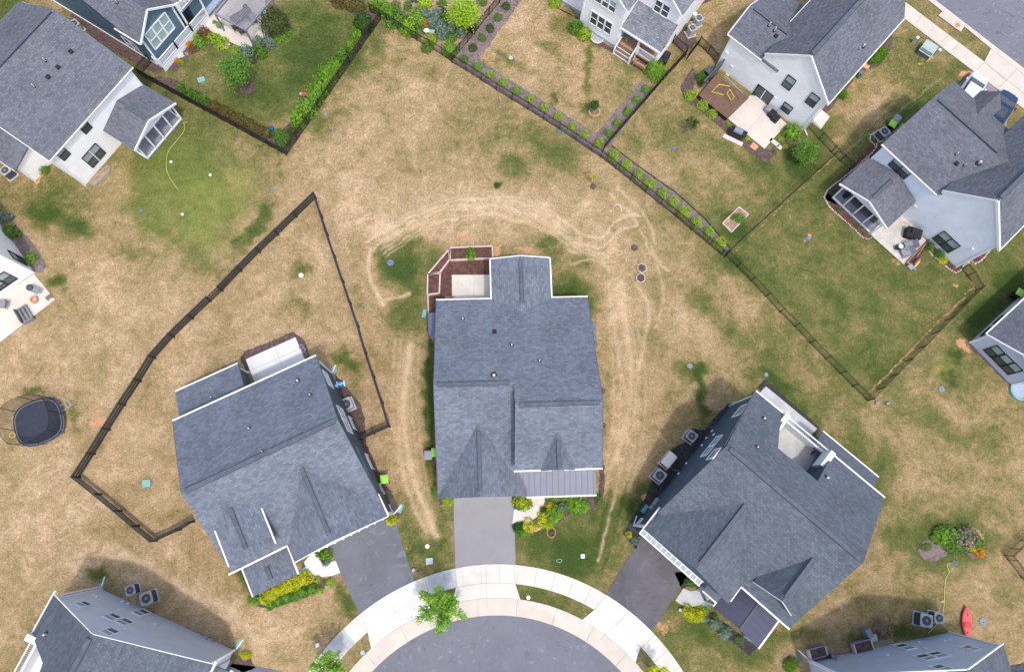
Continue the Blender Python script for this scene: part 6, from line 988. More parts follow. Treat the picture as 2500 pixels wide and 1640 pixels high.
# --- shrubs round the other houses
q6 = lambda x, y: (1600 + x / 3.468, y / 3.468); q5 = lambda x, y: (1350 + x / 5.2025, y / 5.2025); qc = lambda x, y: (1080 + x / 5.667, 1190 + y / 5.667); qe = lambda x, y: (500 + x / 3.902, 1150 + y / 3.902)
qv = lambda x, y: (2000 + x / 6.788, 100 + y / 6.788); qr = lambda x, y: (2100 + x / 4.335, 1240 + y / 4.335); qm = lambda x, y: (2100 + x / 7.4375, 520 + y / 7.4375)
for (x, y), r, ry, h, m, k, lb in [(q6(393, 655), 14, None, .8, 'leaf_mid', 'big', 'round green shrub beside the dark box at the deck corner'), (q6(292, 808), 10, None, .6, 'leaf_lime', 'ball', 'orange tipped lime shrub at the left corner of the deck bed'), (q6(400, 888), 10, None, .6, 'leaf_lime', 'ball', 'lime shrub in the middle of the bed under the deck'), (q6(483, 962), 9, None, .5, 'leaf_lime', 'ball', 'lime shrub at the right end of the bed under the deck'), (q6(612, 1050), 7, None, .4, 'leaf_lime', 'airy', 'small faded shrub between deck and covered grill'), (q6(1165, 1115), 21, None, 1.2, 'leaf_bright', 'loose', 'leafy green shrub at the right corner of the pale patio'), (q6(1065, 1175), 9, None, .4, 'leaf_lime', 'airy', 'low yellow green plant beside the pavers of the pale patio'), (q6(1100, 1235), 7, None, .4, 'leaf_lime', 'airy', 'tiny yellow green plant below the pavers'), (q6(1010, 1285), 6, None, .3, 'leaf_mid', 'airy', 'tiny green plant in the mulch left of the white paver'), (q6(775, 1175), 8, None, .3, 'leaf_lime', 'airy', 'small pale plant right of the covered grill in mulch'),
                             (qv(990, 220), 17, 32, 1.0, 'leaf_hedge', 'big', 'long vivid green hedge clump beside the white gabled house'), (qv(395, 870), 12, None, .7, 'leaf_hedge', 'loose', 'vivid green shrub near the lower corner of the white gabled house'), (qv(570, 615), 6, None, .3, 'leaf_lime', 'airy', 'small pale plant in the side bed of the white gabled house'),
                             (q5(290, 330), 18, None, 1.2, 'leaf_mid', 'loose', 'taller green shrub left of the white house corner at the top'), (q5(405, 425), 18, None, 1.0, 'leaf_lime', 'loose', 'variegated lime shrub touching the window well of the top house'), (q5(1310, 880), 24, None, 1.4, 'leaf_bright', 'big', 'dense round shrub at the porch end of the top house'), (q5(30, 30), 15, None, .9, 'leaf_lime', 'loose', 'variegated shrub at the far left corner of the top house'), (q5(1690, 340), 9, None, .5, 'leaf_mid', 'airy', 'small plant beside the cooling units of the top house'),
                             (qc(1100, 210), 20, 19, .9, 'leaf_yellow', 'airy', 'gold flowering shrub beside the curved path of the centre house'), (qc(1110, 200), 20, 18, .8, 'leaf_mid', 'loose', 'green shrub under the gold flowers beside the curved path'), (qc(1480, 270), 8, None, .5, 'leaf_yellow', 'ball', 'small yellow shrub right of the curved path bend'), (qc(1395, 430), 11, None, .6, 'leaf_yellow', 'ball', 'bright yellow shrub at the lower right of the curved path'), (qc(1193, 520), 11, None, .6, 'leaf_yellow', 'ball', 'bright yellow shrub below the curved path end'), (qc(1560, 370), 19, None, .7, 'leaf_bright', 'loose', 'spreading bright green shrub in front of the porch'), (qc(1490, 500), 12, None, .5, 'leaf_lime', 'grassy', 'spiky lime plant at the tip of the front bed'), (qc(1650, 265), 10, None, .5, 'leaf_blue', 'loose', 'round blue green shrub in the front bed mulch'), (qc(1400, 320), 9, None, .5, 'leaf_dark', 'loose', 'dark green shrub right beside the curved path'), (qc(1280, 480), 7, None, .4, 'leaf_blue', 'loose', 'small blue green shrub between the two yellow shrubs'), (qc(1060, 550), 12, None, .5, 'leaf_dark', 'grassy', 'dark spiky plant at the drive edge'), (qc(1120, 630), 10, None, .5, 'leaf_bright', 'airy', 'green flowering plant at the lowest tip beside the drive'), (qc(1870, 220), 24, 20, .7, 'leaf_bright', 'loose', 'wide leafy shrub mass below the metal porch roof'), (qc(1810, 300), 12, None, .5, 'leaf_bright', 'loose', 'low leafy shrub under the wide shrub mass'), (qc(1960, 270), 13, None, .5, 'leaf_bright', 'loose', 'rightmost leafy shrub in the front bed'), (qc(1560, 130), 20, 9, .7, 'leaf_bright', 'loose', 'leafy hedge directly under the porch gutter left part'), (qc(1720, 130), 20, 9, .7, 'leaf_bright', 'loose', 'leafy hedge directly under the porch gutter middle part'), (qc(70, 185), 13, 10, .6, 'leaf_lime', 'loose', 'yellow flowered shrub at the left front corner of the centre house'), (qc(2170, 160), 8, 18, .5, 'leaf_mid', 'airy', 'thin shrub at the right front corner of the centre house'), (qc(1505, 610), 7, None, .3, 'leaf_rust', 'airy', 'brown flower clump inside the brick ring on the front lawn'), ((1062, 1195), 8, 14, .4, 'leaf_mid', 'airy', 'thin plants against the garage wall of the centre house'),
                             ((1150, 620), 13, 16, 1.0, 'leaf_bright', 'loose', 'green shrub growing in the raised timber planter'),
                             (qe(1770, 465), 9, None, .5, 'leaf_yellow', 'ball', 'yellow shrub at the garage corner of the left house'), (qe(1140, 790), 18, 12, .9, 'leaf_bright', 'loose', 'green shrub between garage and white path of the left house'), (qe(1150, 850), 10, None, .6, 'leaf_blue', 'grassy', 'spiky grey green plant on the white path edge'), (qe(1065, 1035), 9, None, .4, 'leaf_lime', 'airy', 'small lime plant left in the mulch below the white path'), (qe(1180, 1060), 11, None, .5, 'leaf_lime', 'airy', 'small lime plant right in the mulch below the white path'), (qe(1100, 1140), 9, None, .4, 'leaf_lime', 'airy', 'lowest small lime plant below the white path'), (qe(480, 1225), 16, 10, .5, 'leaf_bright', 'loose', 'bright green shrub at the left end of the front bed'),
                             ((1654, 1307 + 0), 1, None, .1, 'leaf_mid', 'airy', ''), ((1537, 1305), 8, None, .4, 'leaf_yellow', 'airy', 'yellow plant in the dark bed left of the right hand drive'), ((1551, 1318), 9, None, .4, 'leaf_blue', 'grassy', 'grey green spiky plant left of the right hand drive'), ((1690, 1420), 14, 11, .7, 'leaf_mid', 'loose', 'green shrub between garage and curved path of the right house'), ((1679, 1492), 10, None, .6, 'leaf_yellow', 'ball', 'leftmost bright yellow ball shrub in the black bed'), ((1693, 1505), 9, None, .5, 'leaf_yellow', 'ball', 'lowest bright yellow ball shrub in the black bed'), ((1711, 1499), 10, None, .6, 'leaf_yellow', 'ball', 'rightmost bright yellow ball shrub in the black bed'), ((1725, 1487), 7, None, .4, 'leaf_bright', 'airy', 'small green plant above the yellow ball shrubs'), ((1746, 1503), 7, None, .4, 'leaf_mid', 'airy', 'small green plant near the porch corner in the black bed'), ((1748, 1524), 12, None, .4, 'leaf_blue', 'grassy', 'grey green spreading plant left in the black bed'), ((1772, 1545), 13, None, .4, 'leaf_blue', 'grassy', 'grey green spreading plant right in the black bed'), ((1776, 1534), 7, None, .4, 'leaf_mid', 'airy', 'small green plant right in the black bed'), ((1720, 1510), 8, None, .3, 'leaf_blue', 'grassy', 'small grey green spreading plant under the yellow shrubs'), ((1805, 1560), 9, None, .4, 'leaf_mid', 'airy', 'plant at the lower end of the black bed'),
                             ((8, 530), 20, 12, .9, 'leaf_blue', 'loose', 'silvery shrub at the left edge beside the white house'), ((25, 565), 20, 16, .8, 'leaf_mid', 'loose', 'green shrub under the silvery shrub at the left edge'), ((73, 630), 17, 16, .7, 'leaf_bright', 'airy', 'pale green shrub near the patio of the left edge house'), ((104, 412), 13, None, .6, 'leaf_mid', 'loose', 'small leafy shrub by the rear corner of the white house at upper left'), ((600, 1600), 12, 8, .5, 'leaf_yellow', 'loose', 'yellow green shrub beside the drive at the bottom left'), ((1932, 1622), 15, 16, .7, 'leaf_hedge', 'big', 'vivid green shrub at the bottom edge in the tan bed'),
                             (qm(1275, 600), 10, None, .6, 'leaf_mid', 'loose', 'upper green shrub between patio and stone edging of the right house'), (qm(1450, 740), 11, None, .6, 'leaf_mid', 'loose', 'lower green shrub between patio and stone edging of the right house'), (qm(1520, 860), 12, 9, .3, 'leaf_yellow', 'airy', 'tangle of yellow flowers in the stone edged bed'), ((2034, 470), 8, None, .3, 'leaf_dark', 'airy', 'dark small plant at the left corner of the screened porch bed'), ((2048, 512), 5, None, .3, 'leaf_mid', 'airy', 'tiny green plant in the screened porch bed upper'), ((2095, 553), 5, None, .3, 'leaf_mid', 'airy', 'tiny green plant in the screened porch bed lower'),
                             ((1803, 532), 16, 12, .6, 'leaf_mid', 'loose', 'bushy herbs growing in the raised bed'), ((1214, 452), 8, None, .25, 'leaf_dark', 'airy', 'single dark green weed tuft on the dry lawn'), ((1367, 322), 16, 8, .15, 'leaf_blue', 'airy', 'pale cut branches lying by the long picket fence'), ((865, 1082), 6, None, .4, 'leaf_blue', 'airy', 'small pale plant in a pot at the side wall of the left house'), ((2150, 1500), 1, None, .1, 'leaf_mid', 'airy', ''),
                             (qr(950, 270), 32, 18, .7, 'leaf_mid', 'loose', 'tall green perennials in the oval lawn bed at lower right'), (qr(1130, 310), 27, 24, .8, 'leaf_pinkmix', 'loose', 'pink flowering perennials in the oval lawn bed'), (qr(1000, 400), 22, 16, .6, 'leaf_mid', 'loose', 'green perennials at the lower middle of the oval bed'), (qr(870, 300), 22, 18, .7, 'leaf_bright', 'loose', 'green perennials at the left part of the oval bed'), (qr(1270, 470), 13, 15, .5, 'leaf_orange', 'airy', 'orange flower clump at the right end of the oval bed'), (qr(1195, 420), 12, 10, .4, 'leaf_yellow', 'airy', 'yellow flowers beside the orange clump in the oval bed'), (qr(1220, 360), 18, 14, .6, 'leaf_mid', 'loose', 'green perennials at the right of the oval bed'), (qr(710, 410), 13, 10, .4, 'leaf_mid', 'airy', 'low green plant on the round mulch part of the oval bed')]:
    if lb: plant(x, y, r, h, m, lb, kind=k, ry=ry, rot=(R(-42) if 'hedge clump' in lb else (0 if ry else None)))
for i in range(7): t = i / 6; plant(648 + 100 * t, 1458 - 50 * t, 11, .5, 'leaf_yellow', '%s yellow shrub in the row below the left house porch' % ordn[i], kind='ball', group='yellow shrubs below the left house porch')
for i in range(6): t = i / 5; plant(660 + 100 * t, 1474 - 36 * t, 11, .35, 'leaf_mid', '%s spreading plant from the left below the yellow shrub row' % ordn[i], kind='grassy', group='spreading plants below the yellow row')
# ------------------------------------------------------------------ objects
class At:
    def __init__(s, px, py, ang=0., z=0.):
        p = P(px, py, z); s.o = Vector((p.x, p.y, 0)); a = R(ang); s.d = Vector((math.cos(a), math.sin(a), 0)); s.e = Vector((-s.d.y, s.d.x, 0)); s.z = 0
    def w(s, u, v, z=0.): return s.o + s.d * u + s.e * v + Vector((0, 0, z))
def rrect(fr, a, c, r, z, n=4):
    out = []
    for k, (sx, sy) in enumerate(((1, 1), (-1, 1), (-1, -1), (1, -1))):
        for i in range(n + 1): t = (k + i / n) * math.pi / 2; out.append(fr.w(sx * (a - r) + math.cos(t) * r, sy * (c - r) + math.sin(t) * r, z))
    return out
def loft(b, rings, cap=True):
    for A, B in zip(rings, rings[1:]):
        n = len(A)
        for i in range(n): j = (i + 1) % n; b.poly([A[i], A[j], B[j], B[i]])
    if cap: b.poly(rings[0][::-1]); b.poly(rings[-1])
def ac_unit(px, py, ang, label, s=.78, h=.85, body='ac_dark', top='ac_grey', round_=.12):
    f = At(px, py, ang, h); r = empty('air_conditioner', f.w(0, 0, 0), label, 'air conditioner')
    b = MB(); loft(b, [rrect(f, s / 2, s / 2, round_, z) for z in (.08, h - .02)]); b.build('cabinet', body, r)
    b = MB(); loft(b, [rrect(f, s / 2 + .02, s / 2 + .02, round_, h - .02), rrect(f, s / 2 + .02, s / 2 + .02, round_, h + .02)]); t = b.build('top_cover', top, r)
    b = MB(); b.cyl(f.w(0, 0, h + .021), s * .38, .008, 24); b.build('fan_opening', 'ac_fan', t)
    b = MB(); b.cyl(f.w(0, 0, h + .03), s * .12, .03, 12)
    for k in range(12): a = k * math.pi / 6; b.beam(f.w(math.cos(a) * s * .1, math.sin(a) * s * .1, h + .035), f.w(math.cos(a + .35) * s * .38, math.sin(a + .35) * s * .38, h + .035), .012, .012)
    for q in (.2, .3, .38): b.ring(f.w(0, 0, h + .04), s * q - .008, s * q + .008, 0, 20) if 0 else b.tube([f.w(math.cos(t2) * s * q, math.sin(t2) * s * q, h + .036) for t2 in np.linspace(0, 6.283, 19)], .008, 4)
    b.build('fan_guard', 'plastic_grey', r)
    b = MB(); b.box(f, -s / 2 - .1, s / 2 + .1, -s / 2 - .1, s / 2 + .1, 0, .08); b.build('pad', 'grey_concrete', r); return r
G3 = 'air conditioning units beside the houses'
for a in [(845, 986, 25, 'pale square air conditioner beside the left house and dark fence', .95, .8, 'ac_grey', 'ac_grey'), (318, 1440, 20, 'smaller of two dark air conditioners in the shade of the lower left house', .72, .8), (357, 1460, 20, 'larger of two dark air conditioners in the shade of the lower left house', .9, .95),
          (1689, 1064, 50, 'grey air conditioner on black mulch above the standby generator', .8, .8, 'ac_dark', 'ac_grey'), (1611, 1160, 50, 'grey air conditioner on black mulch below the standby generator', .9, .85, 'ac_dark', 'ac_grey'), (1707, 44, 25, 'upper of two pale air conditioners right of the top house', .7, .95, 'ac_grey', 'ac_grey'), (1691, 68, 25, 'lower of two pale air conditioners right of the top house', .7, .95, 'ac_grey', 'ac_grey'),
          (2160, 321, 35, 'dark air conditioner inside the stone edging beside the lime lidded bin', .85, .85), (2262, 1514, -12, 'larger dark air conditioner near the red kayak', .95, 1.0), (2293, 1508, -12, 'smaller dark air conditioner near the red kayak', .75, .9), (180, 58, 45, 'pale air conditioner between the two upper left houses', .8, .9, 'ac_grey', 'ac_grey'), (12, 416, 45, 'grey air conditioner at the left edge by the low side wing', .8, .9, 'ac_dark', 'ac_grey')]:
    o = ac_unit(*a[:4], *(a[4:])); o['group'] = G3
def gen():
    f = At(1634, 1122, 48, .7); r = empty('standby_generator', f.w(0, 0), 'white lidded standby generator between the two air conditioners on black mulch', 'generator')
    b = MB(); b.box(f, -.75, .75, -.48, .48, 0, .1); b.build('pad', 'timber_pale', r); b = MB(); loft(b, [rrect(f, .6, .36, .05, .1), rrect(f, .6, .36, .05, .62)]); b.build('cabinet', 'furn_grey', r)
    b = MB(); loft(b, [rrect(f, .64, .42, .1, .62), rrect(f, .62, .38, .12, .78), rrect(f, .5, .3, .1, .82)]); b.build('lid', 'cream', r, True); b = MB(); b.tube([f.w(-.3, -.4, .3), f.w(-.3, -.9, .05), f.w(.2, -1.5, .05), f.w(.3, -1.8, .4)], .03); b.build('conduit', 'plastic_grey', r)
gen()
def bin_(px, py, ang, label, lid='bin_lime', body='bin_black', h=1.05, s=.3, rest=None):
    f = At(px, py, ang, h); r = empty('wheeled_bin', f.w(0, 0), label, 'bin'); b = MB(); loft(b, [rrect(f, s * .72, s * .8, .04, .05), rrect(f, s, s * 1.12, .05, h - .05)]); b.build('body', body, r)
    b = MB(); loft(b, [rrect(f, s + .03, s * 1.15 + .02, .06, h - .05), rrect(f, s + .02, s * 1.15, .08, h), rrect(f, s * .7, s * .8, .1, h + .05)]); b.build('lid', lid, r, True)
    b = MB(); b.beam(f.w(-s * .8, -s * 1.22, h - .04), f.w(s * .8, -s * 1.22, h - .04), .04, .04); b.build('handle', body, r)
    for sx in (-1, 1): b = MB(); b.tube([f.w(sx * s * .8 - .03, -s * .8, .12), f.w(sx * s * .8 + .03, -s * .8, .12)], .12, 12); b.build('wheel', 'tyre', r)
    return r
G4 = 'wheeled bins beside the houses'
for a in [(1045, 1110, 0, 'pale grey wheeled bin on grass left of the centre house', 'bin_grey', 'bin_grey'), (1063, 1104, 2, 'lime lidded wheeled bin half under the roof edge of the centre house', 'bin_lime', 'bin_black'), (938, 1169, 8, 'lime lidded wheeled bin against the teal wall of the left house'), (2181, 302, -35, 'lime lidded black bin beside the stone edging at the right house', 'bin_lime', 'bin_black'), (2192, 288, -40, 'blue grey wheeled bin behind the lime lidded one at the right house', 'bin_grey', 'bin_grey'), (2492, 714, -35, 'lime lidded black bin cut off by the right edge of the picture'),
          (1732, 172, 40, 'black bin beside the fence corner at the wooden deck', 'ac_dark', 'bin_black')]:
    o = bin_(*a); o['group'] = G4
def cover(px, py, r_, m, label, h=.04, name='drain_cover', cat='cover', dot=None, sq=None, ang=0):
    f = At(px, py, ang, h); b = MB()
    if sq: loft(b, [rrect(f, sq[0], sq[1], min(sq) * .25, 0), rrect(f, sq[0], sq[1], min(sq) * .25, h), rrect(f, sq[0] * .85, sq[1] * .85, min(sq) * .2, h + .015)])
    else: b.cyl(f.w(0, 0), r_, h, 20); b.cyl(f.w(0, 0, h), r_ * .9, .015, 20)
    if dot:
        r = empty(name, f.w(0, 0), label, cat); b.build('lid', m, r); d = MB(); d.cyl(f.w(0, 0, h + .012), r_ * .16, .01, 10); d.build('handle', 'black_metal', r)
    else: tag(b.build(name, m), label, cat)
for a in [(953, 641, .28, 'blue_cover', 'blue grey round cover in the green patch left of the timber planters', .04, 'drain_cover', 'cover', 1), (2401, 1518, .34, 'plastic_grey', 'large grey round cover right of the red kayak', .05, 'drain_cover', 'cover', 1), (2299, 950, .26, 'plastic_grey', 'dark grey round cover on the lawn left of the sunroom house', .06, 'drain_cover', 'cover', 1), (1684, 893, .24, 'plastic_grey', 'grey round cover on the lawn above the blue house', .06), (1871, 914, .18, 'plastic_grey', 'small grey round cover near the rear corner of the blue house'), (1974, 582, .22, 'blue_cover', 'blue grey round cover in a ring of bare soil on the dark right yard'), (1646, 362, .18, 'blue_cover', 'small blue grey cover on the lawn of the yard with the deck'), (1247, 141, .2, 'box_pale', 'pale green round cover on the top lawn by the mulch strip'), (513, 427, .14, 'dull_white', 'white round cover on the bright green lawn at left'), (417, 395, .14, 'dull_white', 'white round cover beside the yellow hose at left'), (445, 523, .14, 'dull_white', 'white round cover on the lawn lower left of the bright green patch'), (664, 463, .16, 'blue_cover', 'small blue cover near the top of the dark board fence'), (344, 515, .17, 'blue_cover', 'small blue cover on the left lawn below the garden hose'), (1043, 1333, .17, 'white', 'white round cover on grass left of the centre drive'), (1282, 598, .14, 'plastic_grey', 'small grey cover behind the centre house'), (1439, 1512 - 1, .1, 'black_trim', 'small dark spot cover on the right hand drive mouth'), (885, 1592, .18, 'box_pale', 'round meter cover in the grass strip by the left kerb'), (1290, 1458, .16, 'cream', 'round meter cover in the grass strip by the centre drive'), (795, 278, .15, 'plastic_grey', 'small round cover beside the picket fence of the green yard'), (735, 680 - 8, .22, 'stone', 'pale stone lying in the fenced dry yard')]: cover(*a)
for a in [(357, 1179, .0, 'teal', 'turquoise utility box lid in the fenced dry yard', .16, 'utility_box', 'utility box', None, (.32, .30), 10), (491, 194, 0, 'teal', 'turquoise utility box lid on the upper left green lawn', .14, 'utility_box', 'utility box', None, (.32, .26), 20), (1048, 1369, 0, 'box_pale', 'pale green square box lid left of the centre drive', .12, 'utility_box', 'utility box', None, (.28, .25), 5), (1423, 1357, 0, 'white', 'white square box lid on the front lawn right of the centre drive', .1, 'utility_box', 'utility box', None, (.16, .16), 2), (774, 1574, 0, 'white', 'small white utility post beside the left pavement', .35, 'utility_box', 'utility box', None, (.14, .14), 30), (1009, 1391, 0, 'pale_blue', 'small pale blue post beside the left drive end', .3, 'utility_box', 'utility box', None, (.12, .1), 60), (800, 1431, 0, 'ac_grey', 'small grey box in the mulch by the left drive', .12, 'utility_box', 'utility box', None, (.16, .12), 20), (1662, 1489, 0, 'box_pale', 'small pale garden light at the tip of the black bed', .2, 'utility_box', 'utility box', None, (.12, .16), 70)]: cover(*a)
def ring_spr(px, py, ang, m, label, a=.22, c=.12):
    f = At(px, py, ang); b = MB(); b.tube([f.w(math.cos(t) * a, math.sin(t) * c, .05) for t in np.linspace(0, 6.283, 17)], .03, 6); tag(b.build('lawn_sprinkler', m, smooth=True), label, 'sprinkler')
ring_spr(1365, 1368, 5, 'teal', 'green oval sprinkler on the front lawn near the pavement'); ring_spr(2328, 1374, 0, 'toy_blue', 'light blue oval sprinkler at the end of the yellow hose below the oval bed', .24, .1); ring_spr(895, 746, -75, 'teal', 'pale green oval sprinkler on the dry lawn right of the dark board fence'); ring_spr(1543, 815, -60, 'teal', 'pale green oval sprinkler on the lawn right of the centre house', .2, .1)
def tripod(px, py, label, m='ac_grey'):
    f = At(px, py); r = empty('tripod_sprinkler', f.w(0, 0), label, 'sprinkler'); 
    for k in range(3): a = k * 2.1 + .6; b = MB(); b.beam(f.w(0, 0, .6), f.w(math.cos(a) * .38, math.sin(a) * .38, 0), .03, .03); b.build('leg', m, r)
    b = MB(); b.cyl(f.w(0, 0, .58), .05, .2, 8); b.build('head', m, r)
tripod(1221, 252, 'tripod sprinkler on the lawn below the long picket fence'); tripod(815, 324, 'tripod sprinkler on the dry lawn right of the green yard'); tripod(1495, 508, 'tripod sprinkler at the end of the wheel tracks')
def hose(pts, m, label, r_=.022, k=6):
    P3 = [P(x, y, .035) for x, y in pts]; out = []
    for i in range(len(P3) - 1):                                   # Catmull-Rom
        a, b_, c, d = P3[max(i - 1, 0)], P3[i], P3[i + 1], P3[min(i + 2, len(P3) - 1)]
        for j in range(k): t = j / k; out.append(.5 * ((2 * b_) + (c - a) * t + (2 * a - 5 * b_ + 4 * c - d) * t * t + (3 * b_ - a - 3 * c + d) * t ** 3))
    out.append(P3[-1]); b = MB(); b.tube(out, r_, 6); tag(b.build('garden_hose', m, smooth=True), label, 'hose')
q1 = lambda x, y: (x / 3.122, y / 3.122)
hose([q1(1425, 930), q1(1395, 935), q1(1405, 950), q1(1400, 1000), q1(1340, 1080), q1(1280, 1160), q1(1268, 1250), q1(1275, 1310), q1(1310, 1380), q1(1360, 1450)], 'hose', 'yellow garden hose on the lawn beside the screened porch at upper left', .018)
hose([qr(955, 583), qr(925, 590), (2313, 1383), qr(940, 660), qr(935, 690), qr(905, 745), qr(897, 800), qr(890, 900), qr(888, 980), qr(862, 995), qr(860, 985), qr(888, 985), qr(880, 1060), qr(862, 1150), qr(800, 1235), qr(720, 1320)], 'hose', 'yellow garden hose running from the blue sprinkler to the lower right house', .03)
hose([(1110, 380 + 10), (1240, 262), (1218, 262)], 'hose_tan', 'pale hose trailing from the tripod sprinkler', .012)
hose([(860, 428), (905, 480), (960, 520), (980, 535)], 'hose_tan', 'pale hose lying across the dry lawn above the wheel tracks', .014); hose([(897, 752), (900, 766), (920, 770), (945, 790)], 'hose_tan', 'short pale hose tail of the oval sprinkler', .012); hose([(1320, 10), (1302, 40), (1305, 68), (1318, 100), (1345, 128)], 'bark', 'thin dark hose on the lawn of the top house', .014); hose([(2030, 0), (2031, 1)], 'hose_tan', '', .001) if 0 else None
hose([(1498, 503), (1510, 500), (1517, 508), (1516, 515)], 'white', 'white hose curl beside the tripod sprinkler', .02); hose([(1478, 540), (1480, 620), (1483, 700), (1492, 770)], 'hose_tan', 'long pale hose along the right side lawn of the centre house', .014)
# trampoline
def trampoline():
    c = P(94, 1030, .55); base = Vector((c.x, c.y, 0)); r = empty('trampoline', base, 'dark rounded trampoline with tall black safety net on the left lawn', 'trampoline'); f = At(94, 1030, 0, .55); n = 32
    def sq(k, z, rr=1.95, t0=0): return [base + Vector((math.copysign(abs(math.cos(t)) ** .72, math.cos(t)) * rr * k * .98, math.copysign(abs(math.sin(t)) ** .72, math.sin(t)) * rr * k * .95, z)) for t in np.linspace(0, 2 * math.pi, n, False) + t0]
    rot = lambda pts, a: [base + Matrix.Rotation(a, 3, 'Z') @ (p - base) for p in pts]; Q = lambda k, z: rot(sq(k, z), R(20))
    b = MB(); A, B = Q(.9, .6), Q(1.0, .6); C_, D = Q(.9, .55), Q(1.0, .52)
    for i in range(n): j = (i + 1) % n; b.poly([A[i], B[i], B[j], A[j]]); b.poly([B[i], D[i], D[j], B[j]])
    b.build('pad', 'pad', r); b = MB(); b.poly(Q(.905, .57)); b.build('jumping_mat', 'mat_cloth', r)
    b = MB(); b.tube(Q(.93, .615) + Q(.93, .615)[:1], .018, 5); b.build('pad_piping', 'ac_grey', r); b = MB(); b.tube(Q(1.0, .5) + Q(1.0, .5)[:1], .035, 6); b.build('frame', 'plastic_grey', r)
    for k in range(0, n, 4): p = Q(.99, .5)[k]; b = MB(); b.beam(p, (p.x, p.y, 0), .05, .05, up=(0, 1, 0)); b.build('leg', 'plastic_grey', r)
    T_ = Q(1.0, 2.55)
    for k in range(0, n, 4): b = MB(); b.beam(Q(1.02, .4)[k], Q(1.02, 2.6)[k], .04, .04, up=(0, 1, 0)); b.build('pole', 'black_metal', r)
    b = MB(); b.tube(T_ + T_[:1], .022, 5); b.build('top_ring', 'black_metal', r); b = MB(); L = Q(.93, .6)
    for i in range(n): j = (i + 1) % n; b.poly([L[i], L[j], T_[j], T_[i]])
    b.build('safety_net', 'tramp_net', r)
    b = MB(); q_ = P(30, 1062, 2.4); b.tube([q_ + Vector((math.cos(t) * .22, math.sin(t) * .18, 0)) for t in np.linspace(0, 6.283, 15)], .022, 5); b.build('basketball_hoop', 'yellow', r)
    b = MB(); s0 = base + Vector((1.5, 1.3, 0)); [b.beam(s0 + Vector((k, -k, .55)), s0 + Vector((.6 + k, .7 - k, 0)), .04, .04) for k in (0, .35)]; [b.beam(s0 + Vector((.2 * i, .23 * i, .5 - .17 * i)), s0 + Vector((.35 + .2 * i, -.35 + .23 * i, .5 - .17 * i)), .06, .03) for i in (1, 2)]; b.build('ladder', 'ac_grey', r)
M['tramp_net'] = mat('tramp_net', (.012, .012, .014), .9, .05, alpha=.34)
trampoline()
def kayak():
    a = P(2356, 1478); c = P(2357, 1556); d = (a - c).normalized(); e = Vector((-d.y, d.x, 0)); L = (a - c).length; mid = (a + c) / 2; b = MB(); rings = []
    for i in range(15):
        t = i / 14; s_ = math.sin(t * math.pi) ** .62; wd = max(.02, .40 * s_); x = (t - .5) * L; ring = []
        for k in range(12): th = k * math.pi / 6; y = math.cos(th) * wd; z = .2 + math.sin(th) * (.2 * s_ ** .7 + .02) * (1 if math.sin(th) < 0 else .55) + .05 * (2 * t - 1) ** 2; ring.append(mid + d * x + e * y + Vector((0, 0, z)))
        rings.append(ring)
    loft(b, rings); r = empty('kayak', mid, 'red kayak lying on the grass beside the lavender grey house', 'kayak'); b.build('hull', 'kayak_red', r, True)
    b = MB(); b.dome(mid - d * .2 + Vector((0, 0, .33)), .26, .34, .03, math.atan2(d.y, d.x), 14, 2); b.build('seat_well', 'red', r, True)
    b = MB()
    for q in (.55, -.85): b.beam(mid + d * q + e * .03 + Vector((0, 0, .35)), mid + d * (q + .12) + e * .03 + Vector((0, 0, .35)), .04, .03)
    b.build('deck_fitting', 'black_trim', r); b = MB(); b.beam(mid + d * .3 + Vector((0, 0, .33)), mid + d * 1.0 + Vector((0, 0, .31)), .03, .02); b.build('keel_line', 'red', r)
kayak()
